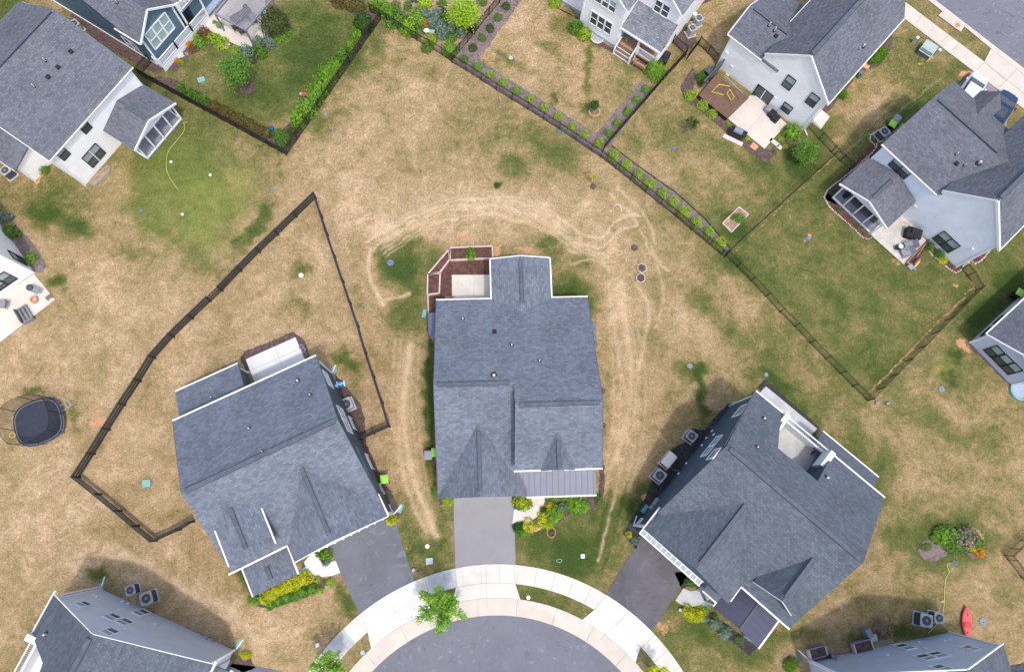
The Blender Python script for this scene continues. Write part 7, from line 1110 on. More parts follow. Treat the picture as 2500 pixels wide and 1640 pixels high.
def car(px, py, ang, label, paint, L=4.7, wd=1.86, kind='suv'):
    f = At(px, py, ang, 1.); r = empty('parked_car', f.w(0, 0), label, 'car')
    prof = [(-.5, .35, .80, .86), (-.47, .3, .95, .93), (-.40, .28, 1.02, .97), (-.30, .26, 1.05, .99), (0., .25, 1.02, 1.), (.18, .25, 1.0, .99), (.30, .26, .95, .97), (.40, .28, .86, .95), (.45, .3, .80, .86), (.48, .32, .72, .72), (.5, .36, .62, .5)]; b = MB(); rings = []
    for t, zb, zt, k in prof: h = wd / 2 * k; rings.append([f.w(t * L, y, z) for y, z in ((-h * .9, zb), (-h, zb + .2), (-h, zt - .18), (-h * .88, zt), (h * .88, zt), (h, zt - .18), (h, zb + .2), (h * .9, zb))])
    loft(b, rings); b.build('body', paint, r, False)
    g = MB(); h = wd / 2; R1 = [f.w(x * L, y * h, z) for x, y, z in ((-.44, -.84, 1.0), (.27, -.82, .98), (.27, .82, .98), (-.44, .84, 1.0))]; R2 = [f.w(x * L, y * h, z) for x, y, z in ((-.36, -.66, 1.50), (.06, -.68, 1.50), (.06, .68, 1.50), (-.36, .66, 1.50))]; loft(g, [R1, R2]); g.build('windows', 'glass_dark', r)
    g = MB(); loft(g, [[f.w(x * L, y * h, z) for x, y, z in ((-.37, -.70, 1.49), (.055, -.71, 1.49), (.055, .71, 1.49), (-.37, .70, 1.49))], [f.w(x * L, y * h, z) for x, y, z in ((-.35, -.62, 1.56), (.03, -.63, 1.56), (.03, .63, 1.56), (-.35, .62, 1.56))]]); g.build('roof', paint, r)
    if kind == 'sunroof': g = MB(); g.box(f, -.30 * L, -.06 * L, -.45 * h, .45 * h, 1.56, 1.575); g.build('sunroof', 'glass_dark', r)
    for x in (-.33, .33):
        for s_ in (-1, 1):
            g = MB(); g.tube([f.w(x * L, s_ * (h - .24), .34), f.w(x * L, s_ * (h - .02), .34)], .34, 18); w_ = g.build('wheel', 'tyre', r); g = MB(); g.tube([f.w(x * L, s_ * (h - .03), .34), f.w(x * L, s_ * (h + .005), .34)], .2, 12); g.build('rim', 'rim', w_)
    for s_ in (-1, 1): g = MB(); g.box(f, .13 * L, .17 * L, min(s_ * h * 1.0, s_ * h * 1.14), max(s_ * h * 1.0, s_ * h * 1.14), .95, 1.1); g.build('mirror', paint, r); g = MB(); g.box(f, .455 * L, .488 * L, min(s_ * h * .5, s_ * h * .82), max(s_ * h * .5, s_ * h * .82), .66, .78); g.build('headlight', 'white', r); g = MB(); g.box(f, -.503 * L, -.49 * L, min(s_ * h * .5, s_ * h * .84), max(s_ * h * .5, s_ * h * .84), .7, .85); g.build('tail_light', 'red', r)
car(2374, 219, 52, 'silver blue parked car half hidden by the roof of the right house', 'car_silver'); car(2447, 265, 52, 'dark navy parked car with glass roof beside the right house', 'car_blue', 4.8, 1.9, 'sunroof')
def transformer():
    f = At(2266, 120, -38, .6); r = empty('transformer_box', f.w(0, 0), 'pale green transformer box on the grass by the top right pavement', 'transformer'); b = MB(); loft(b, [rrect(f, .62, .62, .04, 0), rrect(f, .6, .6, .04, .75)]); b.build('cabinet', 'green_box', r)
    b = MB(); b.prism([f.w(-.66, -.15, .82), f.w(.66, -.15, .82), f.w(.66, .66, .82), f.w(-.66, .66, .82)], .07); b.prism([f.w(-.66, -.68, .62), f.w(.66, -.68, .62), f.w(.66, -.16, .80), f.w(-.66, -.16, .80)], .05); b.build('lid', 'box_pale', r)
transformer()
for px, py, lb in ((2237, 96, 'left narrow green utility pedestal with white cap by the transformer'), (2291, 126, 'right narrow green utility pedestal with white cap by the transformer')):
    f = At(px, py, -38, .6); r = empty('utility_pedestal', f.w(0, 0), lb, 'utility pedestal'); b = MB(); loft(b, [rrect(f, .15, .12, .03, 0), rrect(f, .15, .12, .03, .85)]); b.build('body', 'box_pale', r); b = MB(); b.dome(f.w(0, 0, .85), .17, .15, .1, 0, 12, 3); b.build('cap', 'white', r, True)
def grill(px, py, ang, label, L=1.5, D=.65, h=1.15, m='dark_cloth'):
    f = At(px, py, ang, h * .7); r = empty('covered_grill', f.w(0, 0), label, 'grill'); b = MB(); loft(b, [rrect(f, L / 2 * .96, D / 2 * .98, .06, .02), rrect(f, L / 2, D / 2, .08, h * .72), rrect(f, L / 2 * .62, D / 2 * .86, .1, h * .82), rrect(f, L / 2 * .5, D / 2 * .5, .08, h)]); b.build('cloth_cover', m, r)
    for s_ in (-1, 1): b = MB(); b.cyl(f.w(s_ * L * .38, D * .3, 0), .05, .04, 8); b.build('caster', 'tyre', r)
grill(2233, 568, -20, 'dark covered grill on the paved patio of the right house', 1.35, .95); grill(484, 26, -55, 'dark covered grill at the porch steps of the blue house', 1.1, .85); grill(1625, 138, 62, 'grey covered cart beside the top house porch', 1.2, .7, .95)
def open_grill():
    f = At(1804, 318, -28, 1.0); r = empty('barbecue_grill', f.w(0, 0), 'black barbecue grill with side shelf at the edge of the pale patio', 'grill'); b = MB(); b.box(f, -.7, .7, -.32, .32, .1, .85); b.build('cabinet', 'bin_black', r); b = MB(); b.tube([f.w(-.4, 0, .9), f.w(.4, 0, .9)], .3, 14); b.build('hood', 'plastic_grey', r, True)
    b = MB(); b.box(f, .4, .85, -.3, .3, .84, .9); b.build('side_shelf', 'dark_cloth', r); b = MB(); b.box(f, -1.0, .95, -.75, -.35, 0, .07); b.build('base_slab', 'concrete', r)
open_grill()
def kettle(px, py, label):
    f = At(px, py, -25, .9); r = empty('kettle_grill', f.w(0, 0), label, 'grill'); b = MB(); b.cyl(f.w(0, 0, .6), .2, .2, 18, .3); b.dome(f.w(0, 0, .8), .3, .3, .25, 0, 18, 4); b.build('bowl', 'ac_dark', r, True); b = MB(); b.box(f, .25, .85, -.25, .25, .75, .8); b.build('side_table', 'plastic_grey', r)
    for k in range(3): a = k * 2.09; b = MB(); b.beam(f.w(math.cos(a) * .18, math.sin(a) * .18, .6), f.w(math.cos(a) * .3, math.sin(a) * .3, 0), .03, .03); b.build('leg', 'black_metal', r)
kettle(71, 701, 'round dark grill with side table on the left edge patio')
def fire_pit(px, py, rr, m, label):
    f = At(px, py, 0, .3); r = empty('fire_pit', f.w(0, 0), label, 'fire pit'); b = MB(); b.ring(f.w(0, 0, 0), rr * .6, rr, .35, 18); b.build('ring', m, r); b = MB(); b.cyl(f.w(0, 0, .1), rr * .6, .1, 14); b.build('ash_bed', 'peach' if m == 'clay' else 'dark_cloth', r)
fire_pit(82, 731, .32, 'clay', 'round rust brown fire pit on the left edge patio')
def lounge(px, py, ang, label, m='furn_grey', w_=.65, L=.75, name='patio_chair'):
    f = At(px, py, ang, .4); r = empty(name, f.w(0, 0), label, 'chair'); b = MB(); b.prism([f.w(-L / 2, -w_ / 2, .44), f.w(L / 2, -w_ / 2, .48), f.w(L / 2, w_ / 2, .48), f.w(-L / 2, w_ / 2, .44)], .05); b.build('seat', m, r); b = MB(); b.prism([f.w(-L / 2 - .22, -w_ / 2, .95), f.w(-L / 2, -w_ / 2, .44), f.w(-L / 2, w_ / 2, .44), f.w(-L / 2 - .22, w_ / 2, .95)], .05); b.build('backrest', m, r)
    for sy in (-1, 1):
        b = MB(); b.beam(f.w(-L / 2, sy * (w_ / 2 + .03), .64), f.w(L / 2, sy * (w_ / 2 + .03), .62), .06, .03); b.build('armrest', m, r)
        for sx in (-1, 1): b = MB(); b.beam(f.w(sx * (L / 2 - .05), sy * w_ / 2, .62), f.w(sx * (L / 2 - .02), sy * w_ / 2, 0), .04, .04, up=(0, 1, 0)); b.build('leg', 'plastic_grey', r)
    return r
lounge(2219, 600, 190, 'upper of two grey patio chairs on the paved patio', w_=.75, L=.8); lounge(2212, 617, 200, 'lower of two grey patio chairs on the paved patio', w_=.75, L=.8); lounge(5, 743, 180, 'grey chair at the far left edge of the cream patio'); 
def rtable(px, py, rr, h, m, label, name='side_table', cat='table'):
    f = At(px, py, 0, h); r = empty(name, f.w(0, 0), label, cat); b = MB(); b.cyl(f.w(0, 0, h - .04), rr, .04, 18); b.build('tabletop', m, r); b = MB(); b.cyl(f.w(0, 0, 0), rr * .5, h - .04, 10, rr * .25); b.build('base', 'plastic_grey', r)
rtable(2200, 601, .22, .45, 'cream', 'small pale round table beside the patio chairs'); rtable(2193, 604, .26, .42, 'dark_cloth', 'small dark round stool left of the pale table', 'stool', 'stool')
def bench_l(px, py, ang, label, L=1.35, D=.95):
    f = At(px, py, ang, .4); r = empty('lounge_bench', f.w(0, 0), label, 'bench')
    for i in range(6): b = MB(); v = -D / 2 + D * (i + .5) / 6; b.box(f, -L / 2, L / 2, v - .065, v + .065, .36, .41) if i else b.box(f, -L / 2, L / 2, v - .065, v + .065, .36, .75); b.build('slat', 'furn_grey' if i % 2 else 'wicker', r)
    for sx in (-1, 1): b = MB(); b.box(f, sx * L / 2 - .04, sx * L / 2 + .04, -D / 2, D / 2, 0, .5); b.build('side_frame', 'furn_grey', r)
bench_l(59, 767, -55, 'slatted grey lounge bench on the cream patio at the left edge')
f = At(120, 726, 40, .2); b = MB(); [b.beam(f.w(-.25, v, .3), f.w(.25, v, .3), .035, .03) for v in (-.15, -.05, .05, .15)]; [b.beam(f.w(u, -.18, .27), f.w(u, .18, .27), .03, .03) for u in (-.2, .2)]; [b.beam(f.w(u, v, .27), f.w(u, v, .1), .03, .03) for u in (-.2, .2) for v in (-.15, .15)]; tag(b.build('log_rack', 'bark'), 'small dark log rack at the corner of the cream patio', 'rack')
# pergola and its furniture
def pergola():
    z = 2.45; c = [P(524.6, 34, z), P(600.3, 74.4, z), P(634, 34, z), P(562, -2, z)]; r = empty('pergola', P(560, 60), 'grey louvred pergola over the patio of the blue house', 'pergola')
    # front right to back right is the depth; complete the frame as a rectangle
    d = (c[1] - c[0]); e = (c[2] - c[1]); c[3] = c[0] + e * 1.9; c[2] = c[1] + e * 1.9
    for p in c: b = MB(); b.beam((p.x, p.y, 0), p, .13, .13, up=(0, 1, 0)); b.build('post', 'plastic_grey', r)
    for i in range(4): b = MB(); b.beam(c[i], c[(i + 1) % 4], .12, .18); b.build('roof_beam', 'plastic_grey', r)
    b = MB(); n = 17
    for i in range(1, n): a = c[0] + d * i / n; b.beam(a + Vector((0, 0, .03)), a + e * 1.9 + Vector((0, 0, .03)), .09 if i < 12 else .07, .02)
    b.build('louvre_roof', 'ac_grey' if 0 else 'furn_grey', r)
pergola()
def table_r():
    f = At(583, 42, 35, .7); r = empty('dining_table', f.w(0, 0), 'dark rectangular patio table under the pergola', 'table'); b = MB(); b.box(f, -.8, .8, -.5, .5, .7, .75); b.build('tabletop', 'wicker', r)
    for sx in (-1, 1):
        for sy in (-1, 1): b = MB(); b.beam(f.w(sx * .7, sy * .42, 0), f.w(sx * .7, sy * .42, .7), .05, .05, up=(0, 1, 0)); b.build('leg', 'black_metal', r)
table_r()
for px, py, a, lb in ((575, 67, 120, 'left woven chair at the pergola table front'), (591, 76, 115, 'right woven chair at the pergola table front'), (606, 30, -60, 'woven chair behind the pergola table'), (618, 52, 210, 'woven chair at the right end of the pergola table')): lounge(px, py, a, lb, 'wicker', .5, .5)
for px, py, m, lb in ((520, 24, 'white', 'white flower pot near the steps of the blue house'), (525, 66, 'white', 'white pot left of the pergola post'), (538, 67, 'blue_cover', 'blue grey pot at the pergola post'), (665, 316, 'blue_pot', 'bright blue glazed pot in the yard corner bed'), (655, 327, 'flower_white', 'white and blue garden ornament beside the blue pot'), (866, 1084, 'clay', 'clay pot at the side wall of the left house')):
    f = At(px, py); b = MB(); b.cyl(f.w(0, 0), .14, .32, 14, .2); b.ring(f.w(0, 0, 0), .15, .2, .35, 14); tag(b.build('flower_pot', m, smooth=False), lb, 'pot')
for x, y, s_, lb, m in ((1000, 430, .17, 'upper pale stepping stone in the patio bed', 'stone'), (990, 455, .15, 'lower pale stepping stone in the patio bed', 'stone')):
    px, py = q2(x, y); f = At(px, py, 30); b = MB(); loft(b, [rrect(f, s_ * 1.2, s_, .05, .02), rrect(f, s_ * 1.2, s_, .05, .08)]); tag(b.build('stepping_stone', m), lb, 'paver')
f = At(441, 137, 30); b = MB(); loft(b, [rrect(f, .32, .26, .05, .02), rrect(f, .32, .26, .05, .12)]); tag(b.build('flat_stone', 'box_pale'), 'flat pale stone slab in the flower bed below the porch railing', 'stone')
f = At(741, 225, -10, .9); r = empty('garden_chair', f.w(0, 0), 'red and grey garden ornament seat beside the leafy hedge', 'chair'); b = MB(); b.box(f, -.18, .18, -.15, .2, .5, .58); b.build('seat', 'red', r); b = MB()
for s_ in (-1, 1): b.dome(f.w(s_ * .33, 0, .45), .17, .17, .25, 0, 10, 3)
b.build('cushion', 'ac_grey', r); b = MB(); [b.beam(f.w(x, y, 0), f.w(x, y, .5), .04, .04, up=(0, 1, 0)) for x in (-.2, .2) for y in (-.12, .15)]; b.build('leg_frame', 'plastic_grey', r)
f = At(1041, 72, 0, .7); r = empty('garden_stool', f.w(0, 0), 'white and grey object among the blue green garden plants', 'garden seat'); b = MB(); b.dome(f.w(0, 0, .5), .3, .22, .2, 0, 12, 3); b.build('cover', 'white', r, True); b = MB(); b.box(f, .25, .75, -.2, .2, .3, .38); b.build('tray', 'ac_grey', r); b = MB(); b.cyl(f.w(0, 0, 0), .2, .5, 10); b.build('base', 'plastic_grey', r)
# deck of the white gabled house
def deck():
    z = .55; c = [P(1747, 183, z), P(1706, 233, z), P(1775, 289, z), P(1829, 236, z)]; r = empty('wooden_deck', P(1760, 240), 'brown wooden deck beside the pale patio of the white gabled house', 'deck')
    n = 24
    for i in range(n):
        a = c[0].lerp(c[1], i / n); b_ = c[0].lerp(c[1], (i + .9) / n); e0 = c[3].lerp(c[2], i / n); e1 = c[3].lerp(c[2], (i + .9) / n); b = MB(); b.prism([a, e0, e1, b_], .04); b.build('deck_board', 'deck_wood', r)
    b = MB(); b.prism([x - Vector((0, 0, .05)) for x in c], .45); b.build('skirt', 'black_metal', r)
    b = MB(); p, q = P(1766, 156, .4), P(1711, 214, .4); b.beam(p + Vector((0, 0, .5)), q + Vector((0, 0, .5)), .08, 1.0); b.beam(p + Vector((0, 0, 1.02)), q + Vector((0, 0, 1.02)), .16, .05); b.build('privacy_screen', 'ac_dark', r)
deck()
def rope(pts, z, m, label, r_=.03, closed=False, name='rope_frame'):
    b = MB(); q = [P(x, y, z) for x, y in pts]; b.tube(q + (q[:1] if closed else []), r_, 5); tag(b.build(name, m), label, 'game frame')
rope([q6(632, 733), q6(540, 715), q6(478, 778), q6(580, 805)], .6, 'yellow', 'open yellow line frame lying on the wooden deck', .035); rope([q6(632, 757), q6(605, 790), q6(641, 850), q6(668, 822)], .6, 'yellow', 'closed yellow diamond frame lying on the wooden deck', .035, True); rope([q6(590, 735), q6(570, 770), q6(625, 850), q6(650, 905), q6(710, 840), q6(640, 740)], .6, 'bark', 'dark diamond frame lying on the wooden deck', .02, True)
hz = [P(*q6(585, 640), 1.0), P(*q6(620, 670), .62), P(*q6(665, 715), .62), P(*q6(740, 790), .62), P(*q6(765, 835), .1)]; b = MB(); b.tube(hz, .03, 6); tag(b.build('garden_hose', 'teal', smooth=True), 'green hose trailing along the wall side of the wooden deck', 'hose')
f = At(*q6(480, 600), 40, .8); b = MB(); b.box(f, -.5, .5, -.4, .4, 0, .7); loft(b, [rrect(f, .54, .44, .05, .7), rrect(f, .5, .4, .08, .78)]); tag(b.build('deck_box', 'ac_dark'), 'dark storage box at the end of the deck screen', 'storage box')
f = At(*q6(358, 785), 50, .6); b = MB(); [b.beam(f.w(-.35 + i * .07, -.1, .6), f.w(-.2 + i * .07, .15, .1), .025, .025) for i in range(8)]; [b.beam(f.w(-.35, -.1, z_), f.w(.3, .1, z_), .03, .03) for z_ in (.15, .6)]; tag(b.build('folded_chair', 'bin_lime'), 'bright green folded chair leaning at the deck corner', 'chair')
for (x, y), lb, m in ((q6(968, 918), 'grey wheeled stool next to the two dark boxes on the wall side of the patio', 'furn_grey'), (q6(995, 955), 'left dark storage cube against the white wall of the patio', 'dark_cloth'), (q6(1025, 993), 'right dark storage cube against the white wall of the patio', 'dark_cloth')):
    f = At(x, y, -42, .55); b = MB(); loft(b, [rrect(f, .32, .32, .06, .02), rrect(f, .34, .34, .07, .55), rrect(f, .28, .28, .08, .6)]); tag(b.build('storage_cube', m), lb, 'storage box')
for (x, y), a_, c_, m, lb, an in ((q6(835, 1243), .32, .28, 'pavers_orange', 'orange square paver in the mulch below the covered grill', -40), (q6(1008, 1210), .5, .2, 'concrete', 'long white paver at the patio corner', -42), (q6(1050, 1248), .24, .2, 'concrete', 'small square white paver below the long one', -42), ((2113, 162), .36, .26, 'pavers_orange', 'orange paver at the end of the vivid green hedge', -42)):
    f = At(x, y, an); b = MB(); loft(b, [rrect(f, a_, c_, .03, .02), rrect(f, a_, c_, .03, .08)]); tag(b.build('paver', m), lb, 'paver')
f = At(*qv(690, 530), 45, .5); b = MB(); b.tube([f.w(-.2, 0, .4), f.w(.2, 0, .4)], .25, 14); b.box(f, -.3, .3, -.25, .25, 0, .1); [b.beam(f.w(s_ * .26, 0, 0), f.w(s_ * .26, 0, .6), .06, .3) for s_ in (-1, 1)]; tag(b.build('hose_reel', 'green_box'), 'dark green hose reel against the side of the white gabled house', 'hose reel')
# raised beds and planters
def planter(pts, label, m='timber_pale', fill='mulch', h=.3, wd=.1, name='raised_bed'):
    q = [P(x, y) for x, y in pts]; r = empty(name, sum(q, Vector()) / len(q), label, 'planter')
    for a, c in zip(q, q[1:] + q[:1]): b = MB(); b.beam(a + Vector((0, 0, h / 2)), c + Vector((0, 0, h / 2)), wd, h); b.build('side_board', m, r)
    b = MB(); b.poly([p + Vector((0, 0, h * .8)) for p in q]); b.build('soil_fill', fill, r); return r
sheet('mulch_bed', [(1046, 720), (1047, 672), (1097, 610), (1200, 606), (1200, 672), (1103, 671), (1104, 745), (1046, 768)], .05, 'mulch_red')
planter([(1098, 608), (1202, 604), (1203, 633), (1100, 638)], 'top timber planter of the three joined at the centre house patio', fill='mulch_red', h=.35, wd=.12); planter([(1045, 672), (1097, 611), (1098, 636), (1074, 668)], 'slanting middle timber planter of the three joined at the centre house patio', fill='mulch_red', h=.35, wd=.12); planter([(1045, 672), (1075, 670), (1073, 718), (1044, 722)], 'lower left timber planter of the three joined at the centre house patio', fill='mulch_red', h=.35, wd=.12)
b = MB(); b.beam(P(1045, 722, .1), P(1046, 765, .1), .1, .25); tag(b.build('timber_edging', 'timber_pale'), 'timber edging board below the lower left planter', 'edging'); f = At(1097, 727, 0); b = MB(); [b.box(f, -.35 + i * .26, -.12 + i * .26, -.12, .12, .05, .12) for i in range(3)]; tag(b.build('brick_row', 'brick'), 'short row of bricks between timber planter and centre patio', 'bricks')
def hexbed(px, py, label, rr=.45):
    c = P(px, py); q = [c + Vector((math.cos(R(30 + 60 * k)) * rr * .93, math.sin(R(30 + 60 * k)) * rr, 0)) for k in range(6)]; r = empty('hexagon_planter', c, label, 'planter')
    for a, d in zip(q, q[1:] + q[:1]): b = MB(); b.beam(a + Vector((0, 0, .12)), d + Vector((0, 0, .12)), .06, .24); b.build('side_board', 'timber_pale', r)
    b = MB(); b.poly([p + Vector((0, 0, .17)) for p in q]); b.build('soil_fill', 'mulch', r)
hexbed(1566, 656, 'upper hexagonal planter on the lawn right of the centre house'); hexbed(1563, 680, 'lower hexagonal planter on the lawn right of the centre house')
planter([(1763, 546), (1803, 507), (1826, 525), (1785, 568)], 'square raised bed with herbs on the lawn of the yard with the deck', 'stone', 'mulch_tan', .18, .07)
planter([(2263, 588), (2256, 597), (2210, 642), (2221, 648)], 'narrow wooden sided planter along the paved patio edge', 'wood', 'mulch_red', .3, .06)
planter([(225, 448), (232, 455), (268, 418), (271, 409), (264, 407), (230, 440)], 'long oval metal planter beside the white house wall at upper left', 'ac_grey', 'mulch_tan', .25, .04)
def trough(px, py, ang, label, L=1.45, D=.85):
    f = At(px, py, ang, .7); r = empty('raised_garden_box', f.w(0, 0), label, 'planter')
    for s_ in (-1, 1): b = MB(); b.box(f, -L / 2, L / 2, s_ * D / 2 - .04, s_ * D / 2 + .04, .15, .72); b.build('side_board', 'furn_grey', r); b = MB(); b.box(f, s_ * L / 2 - .04, s_ * L / 2 + .04, -D / 2 + .045, D / 2 - .045, .15, .72); b.build('end_board', 'stone', r)
    b = MB(); b.box(f, -L / 2 + .04, L / 2 - .04, -D / 2 + .04, D / 2 - .04, .2, .63); b.build('soil_fill', 'mulch', r)
    for sx in (-1, 1):
        for sy in (-1, 1): b = MB(); b.beam(f.w(sx * (L / 2 - .1), sy * (D / 2 - .1), 0), f.w(sx * (L / 2 - .1), sy * (D / 2 - .1), .15), .08, .08, up=(0, 1, 0)); b.build('leg', 'bark', r)
trough(1998, 1592, 12, 'left grey planter box on legs beside the lavender wall', 1.35, .72); trough(2109, 1578, 12, 'right grey planter box on legs beside the lavender wall', 1.45, .8)
f = At(2024, 1600, 0, .5); b = MB(); b.tube([f.w(0, -.12, .35), f.w(0, .12, .35)], .2, 14); b.cyl(f.w(0, 0, .1), .1, .3, 8); tag(b.build('hose_reel', 'black_metal'), 'round black hose reel right of the left planter box', 'hose reel')
f = At(2122, 1545, 25, .7); r = empty('composter', f.w(0, 0), 'grey box with pale green flap beside the twig pile', 'composter'); b = MB(); loft(b, [rrect(f, .28, .38, .05, 0), rrect(f, .22, .32, .05, .8)]); b.build('body', 'furn_grey', r); f2 = At(2133, 1556, 10, .3); b = MB(); b.box(f2, -.28, .28, -.25, .25, .25, .32); b.build('flap', 'box_pale', r)
def twigs():
    g = np.random.default_rng(4); b = MB(); c = P(2152, 1529)
    for i in range(110): a = g.uniform(0, 6.28); p = c + Vector((g.normal() * .38, g.normal() * .35, g.uniform(.05, .5))); b.beam(p, p + Vector((math.cos(a) * .35, math.sin(a) * .35, g.uniform(-.15, .2))), .03, .03)
    tag(b.build('twig_pile', 'mulch_tan'), 'brown pile of twigs and garden waste near the lavender house', 'twig pile')
twigs()
# stone edging of the right house: individual cobbles in one border
def cobbles(pts, label):
    g = random.Random(5); b = MB(); q = [P(*p) for p in pts]
    for a, c in zip(q, q[1:]):
        n = max(1, int((c - a).length / .16))
        for i in range(n): p = a + (c - a) * i / n + Vector((g.uniform(-.03, .03), g.uniform(-.03, .03), 0)); b.dome(p, g.uniform(.06, .1), g.uniform(.06, .09), .11, g.uniform(0, 3), 7, 2)
    tag(b.build('stone_edging', 'stone'), label, 'edging')
w8 = lambda x, y: (1950 + x / 3.122, 200 + y / 3.122)
cobbles([w8(790, 325), w8(700, 400), w8(655, 460), (2142, 344), w8(590, 500), w8(560, 540), w8(450, 640), w8(330, 740), w8(270, 780), w8(215, 830), w8(190, 880), w8(240, 960), w8(330, 1040), w8(430, 1130), w8(480, 1180), w8(520, 1200), w8(565, 1180)], 'wavy line of pale cobbles round the screened porch bed of the right house')
cobbles([w8(590, 500), w8(540, 440), w8(545, 405), w8(620, 365)], 'short line of pale cobbles round the dark air conditioner'); cobbles([w8(970, 1270), w8(1020, 1320), w8(1080, 1370), w8(1150, 1430), w8(1200, 1455), w8(1240, 1430), w8(1260, 1395), w8(1310, 1365), w8(1340, 1385), w8(1390, 1365), w8(1450, 1290), w8(1445, 1275)], 'wavy line of pale cobbles at the lower corner of the right house')
# toys and bits
def toycar(px, py, ang, label):
    f = At(px, py, ang, .3); r = empty('toy_pile', f.w(0, 0), label, 'toys'); b = MB(); b.box(f, -.5, .5, -.12, .12, .1, .3); b.build('bat', 'pad', r); b = MB(); b.beam(f.w(-.7, -.45, .1), f.w(.3, -.35, .1), .1, .1); b.build('yellow_bar', 'yellow', r); b = MB(); b.beam(f.w(-.3, -.28, .15), f.w(.5, -.2, .15), .14, .1); b.build('red_bar', 'kayak_red', r); b = MB(); b.box(f, -1.0, -.55, -.45, .05, .02, .25); b.build('toy_box', 'bin_grey', r); b = MB(); b.box(f, -.75, -.5, -.7, -.5, .02, .2); b.build('blue_block', 'blue_cover', r)
toycar(2236, 634, 38, 'pile of colourful play equipment at the lower corner of the paved patio')
f = At(1529, 88, -35, .9); r = empty('baby_walker', f.w(0, 0), 'blue and lime baby walker on the porch of the top house', 'toy'); b = MB(); b.tube([f.w(math.cos(t) * .3, math.sin(t) * .25, .95) for t in np.linspace(0, 6.283, 15)], .06, 6); b.build('seat_ring', 'toy_blue', r)
for k in range(4): a = k * 1.57 + .7; b = MB(); b.beam(f.w(math.cos(a) * .3, math.sin(a) * .25, .95), f.w(math.cos(a) * .42, math.sin(a) * .38, .65), .06, .06); b.build('leg', 'bin_lime', r)
def gbench():
    f = At(1562, 158, -33, .5); r = empty('garden_bench', f.w(0, 0), 'brown wooden bench on mulch in front of the top house porch', 'bench'); b = MB(); b.box(f, -.55, .55, -.2, .22, .4, .45); b.build('seat', 'wood', r); b = MB(); b.box(f, -.55, .55, -.26, -.2, .5, .85); b.build('backrest', 'wood', r)
    for s_ in (-1, 1): b = MB(); b.box(f, s_ * .58 - .04, s_ * .58 + .04, -.25, .25, 0, .65); b.build('arm', 'wood', r)
gbench()
f = At(1456, 96, -36); r = empty('window_well', f.w(0, 0), 'pale rimmed window well at the wall of the top house', 'window well'); b = MB(); b.tube([f.w(-.6, .45, .1), f.w(-.6, 0, .1), f.w(-.4, -.35, .1), f.w(0, -.45, .1), f.w(.4, -.35, .1), f.w(.6, 0, .1), f.w(.6, .45, .1)], .05, 6); b.build('rim', 'cream', r); b = MB(); b.poly([f.w(-.6, .45, .04), f.w(-.6, 0, .04), f.w(-.4, -.35, .04), f.w(.4, -.35, .04), f.w(.6, 0, .04), f.w(.6, .45, .04)]); b.build('grate', 'ac_grey', r)
for px, py, r_, m, lb in ((1697, 36, .2, 'cream', 'small pale round pot above the two cooling units of the top house'),): f = At(px, py, 0, .4); b = MB(); b.cyl(f.w(0, 0), r_ * .8, .45, 14, r_); b.ring(f.w(0, 0, .02), r_ * .7, r_ * 1.05, .48, 14); tag(b.build('flower_pot', m), lb, 'pot')
f = At(832, 937, 10, .4); r = empty('hose_box', f.w(0, 0), 'small blue and white hose box by the teal side wall', 'hose box'); b = MB(); b.box(f, -.25, .25, -.2, .2, 0, .45); b.build('case', 'toy_blue', r); b = MB(); b.box(f, -.3, .3, -.03, .03, .45, .5); b.box(f, -.34, -.27, -.25, .25, .1, .55); b.box(f, .27, .34, -.25, .25, .1, .55); b.build('frame', 'white', r)
for i, (x, y) in enumerate(((736, 847), (741, 855), (745, 866))): f = At(x, y); b = MB(); b.ring(f.w(0, 0, .02), .12, .2, .12, 14); tag(b.build('ring_ornament', 'furn_grey'), '%s of three round ornaments from the top beside the left house patio' % ordn[i], 'ornament')
f = At(1613, 1054 + 0, 0); c0 = P(1736, 1037); b = MB(); [b.tube([c0 + Vector((math.cos(t) * rr + .05 * i, math.sin(t) * rr * .8, .05 + .03 * i)) for t in np.linspace(0, 6.283, 15)], .02, 5) for i, rr in enumerate((.35, .3, .22))]; tag(b.build('coiled_hose', 'green_box'), 'coiled dark hose on black mulch by the blue side wall', 'hose')
for px, py, ang, lb in ((1574, 1241, 50, 'teal splash block on black mulch at the front of the blue side wall'), (978, 1240, 70, 'teal splash block at the front corner of the left house'), (744, 1390, 40, 'teal splash block by the white path of the left house'), (1722, 1480, -45, 'teal splash block by the porch of the blue house'), (244, 1434, 60, 'teal splash block at the rear corner of the lower left house'), (584, 1570, 60, 'teal splash block at the front corner of the lower left house'), (1789, 988, 30, 'teal splash block at the rear corner of the blue side wall'), (1950, 1602, -75, 'dark green splash block by the tan bed at the bottom'), (1036, 765, 80, 'teal splash block beside the brick bay of the centre house'), (814, 910, 40, 'teal splash block at the rear corner of the left house')):
    f = At(px, py, ang); b = MB(); b.box(f, -.35, .35, -.13, .13, .01, .05); b.box(f, -.35, .35, -.16, -.12, .01, .1); b.box(f, -.35, .35, .12, .16, .01, .1); b.box(f, -.38, -.34, -.16, .16, .01, .1); tag(b.build('splash_block', 'teal' if 'dark' not in lb else 'green_box'), lb, 'splash block', 'splash blocks under the downspouts')
b = MB(); c0 = P(1338, 1296 + 0); 
for k in range(13): a = k * 2 * math.pi / 13; b.beam(c0 + Vector((math.cos(a) * .34 + .25, math.sin(a) * .4 - .1, .08)), c0 + Vector((math.cos(a + .4) * .34 + .25, math.sin(a + .4) * .4 - .1, .08)), .09, .12)
tag(b.build('brick_ring', 'brick'), 'small brick ring round a flower clump on the front lawn', 'edging')
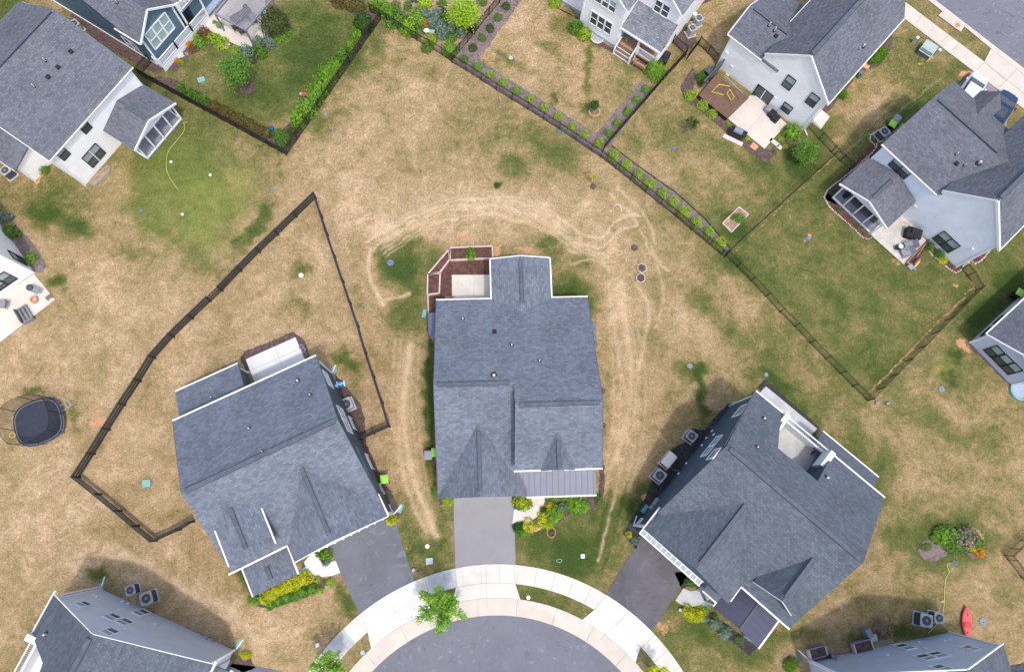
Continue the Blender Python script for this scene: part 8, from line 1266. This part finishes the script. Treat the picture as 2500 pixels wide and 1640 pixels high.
b = MB(); b.beam(P(1076, 1234, .08), P(1104, 1233, .08), .08, .14); tag(b.build('brick_edging', 'clay'), 'straight brick edging below the flowers at the garage corner', 'edging')
f = At(1500 + 0, 0, 0); b = MB(); c0 = P(1080, 1526, 0)
r = empty('yard_cart', c0, 'blue grey cart partly hidden under the street tree at the kerb', 'cart'); fr_ = At(1080, 1522, 80, .4); b = MB(); loft(b, [rrect(fr_, .42, .3, .08, .25), rrect(fr_, .5, .36, .08, .5)]); b.build('tray', 'pale_blue', r)
for s_ in (-1, 1): b = MB(); b.tube([fr_.w(s_ * .3, -.38, .2), fr_.w(s_ * .3, .38, .2)], .18, 12); b.build('wheel', 'tyre', r)
b = MB(); b.beam(fr_.w(.5, 0, .45), fr_.w(1.0, 0, .8), .04, .04); b.beam(fr_.w(1.0, -.2, .8), fr_.w(1.0, .2, .8), .04, .04); b.build('handle', 'white', r)
for px, py, lb in ((2050, 985, 'left pale sprinkler stake near the bottom corner of the right yard'), (2140, 984, 'blue grey marker beside the bottom corner of the right yard'), (2166, 985, 'white tipped marker right of the bottom corner of the right yard')):
    if px > 2100: f = At(px, py, 10); b = MB(); b.box(f, -.16, .16, -.07, .07, .02, .2); b.beam(f.w(0, 0, .1), f.w(.55, .2, .05), .02, .02); tag(b.build('marker_stake', 'bin_grey'), lb, 'marker')
def sunbed():
    f = At(2494, 952, 20, .3); r = empty('kiddie_pool', f.w(0, 0), 'turquoise paddling pool cut off by the right edge', 'pool'); b = MB(); b.ring(f.w(0, 0, 0), .75, .9, .25, 26); b.build('rim', 'teal', r); b = MB(); b.cyl(f.w(0, 0, .03), .76, .05, 24); b.build('water_surface', 'pale_blue', r)
sunbed()
c0 = H3.fr.w(1.0, -5.4, 3.25); r = empty('balcony_table', c0, 'round peach table on the white balcony at the lower left corner', 'table'); b = MB(); b.cyl(c0 + Vector((0, 0, .72)), .55, .04, 24); b.build('tabletop', 'peach', r); b = MB(); b.cyl(c0, .12, .72, 10); b.build('base', 'white', r)
f = H3.fr; b = MB(); b.box(f, -.2, 1.6, -4.1, -3.2, 3.3, 3.9); r = empty('sofa', f.w(.7, -3.6, 3.25), 'peach cushioned sofa on the white balcony at the lower left corner', 'sofa'); b.build('seat', 'peach', r); b = MB(); b.box(f, -.35, -.2, -4.1, -3.2, 3.3, 4.1); b.build('side_panel', 'wood', r)
# furniture inside the screened porch of the right house
for u, v, lb in ((.75, 1.0, 'black covered grill'), ):
    p = H6.fr.w(u, v, .16); r = empty('porch_grill', p, 'dark grill seen in the leftmost bay of the screened porch', 'grill'); b = MB(); b.cyl(p, .22, .7, 12, .3); b.dome(p + Vector((0, 0, .7)), .32, .32, .25, 0, 12, 3); b.build('bowl', 'bin_black', r); b = MB(); b.beam(p + Vector((.3, 0, .6)), p + Vector((.6, .1, .6)), .3, .04); b.build('shelf', 'black_metal', r)
for u, lb in ((1.9, 'wicker armchair in the second bay of the screened porch'), (2.9, 'wicker sofa in the third bay of the screened porch'), (3.9, 'wicker armchair in the rightmost bay of the screened porch')):
    f = At(0, 0); p = H6.fr.w(u, 1.3, 0); f.o = p; f.d = H6.fr.d; f.e = H6.fr.e; r = empty('porch_armchair', p, lb, 'chair'); b = MB(); b.box(f, -.38, .38, -.35, .35, .16, .55); b.build('seat', 'wicker', r); b = MB(); b.box(f, -.38, .38, .3, .42, .55, .95); b.build('backrest', 'wicker', r)
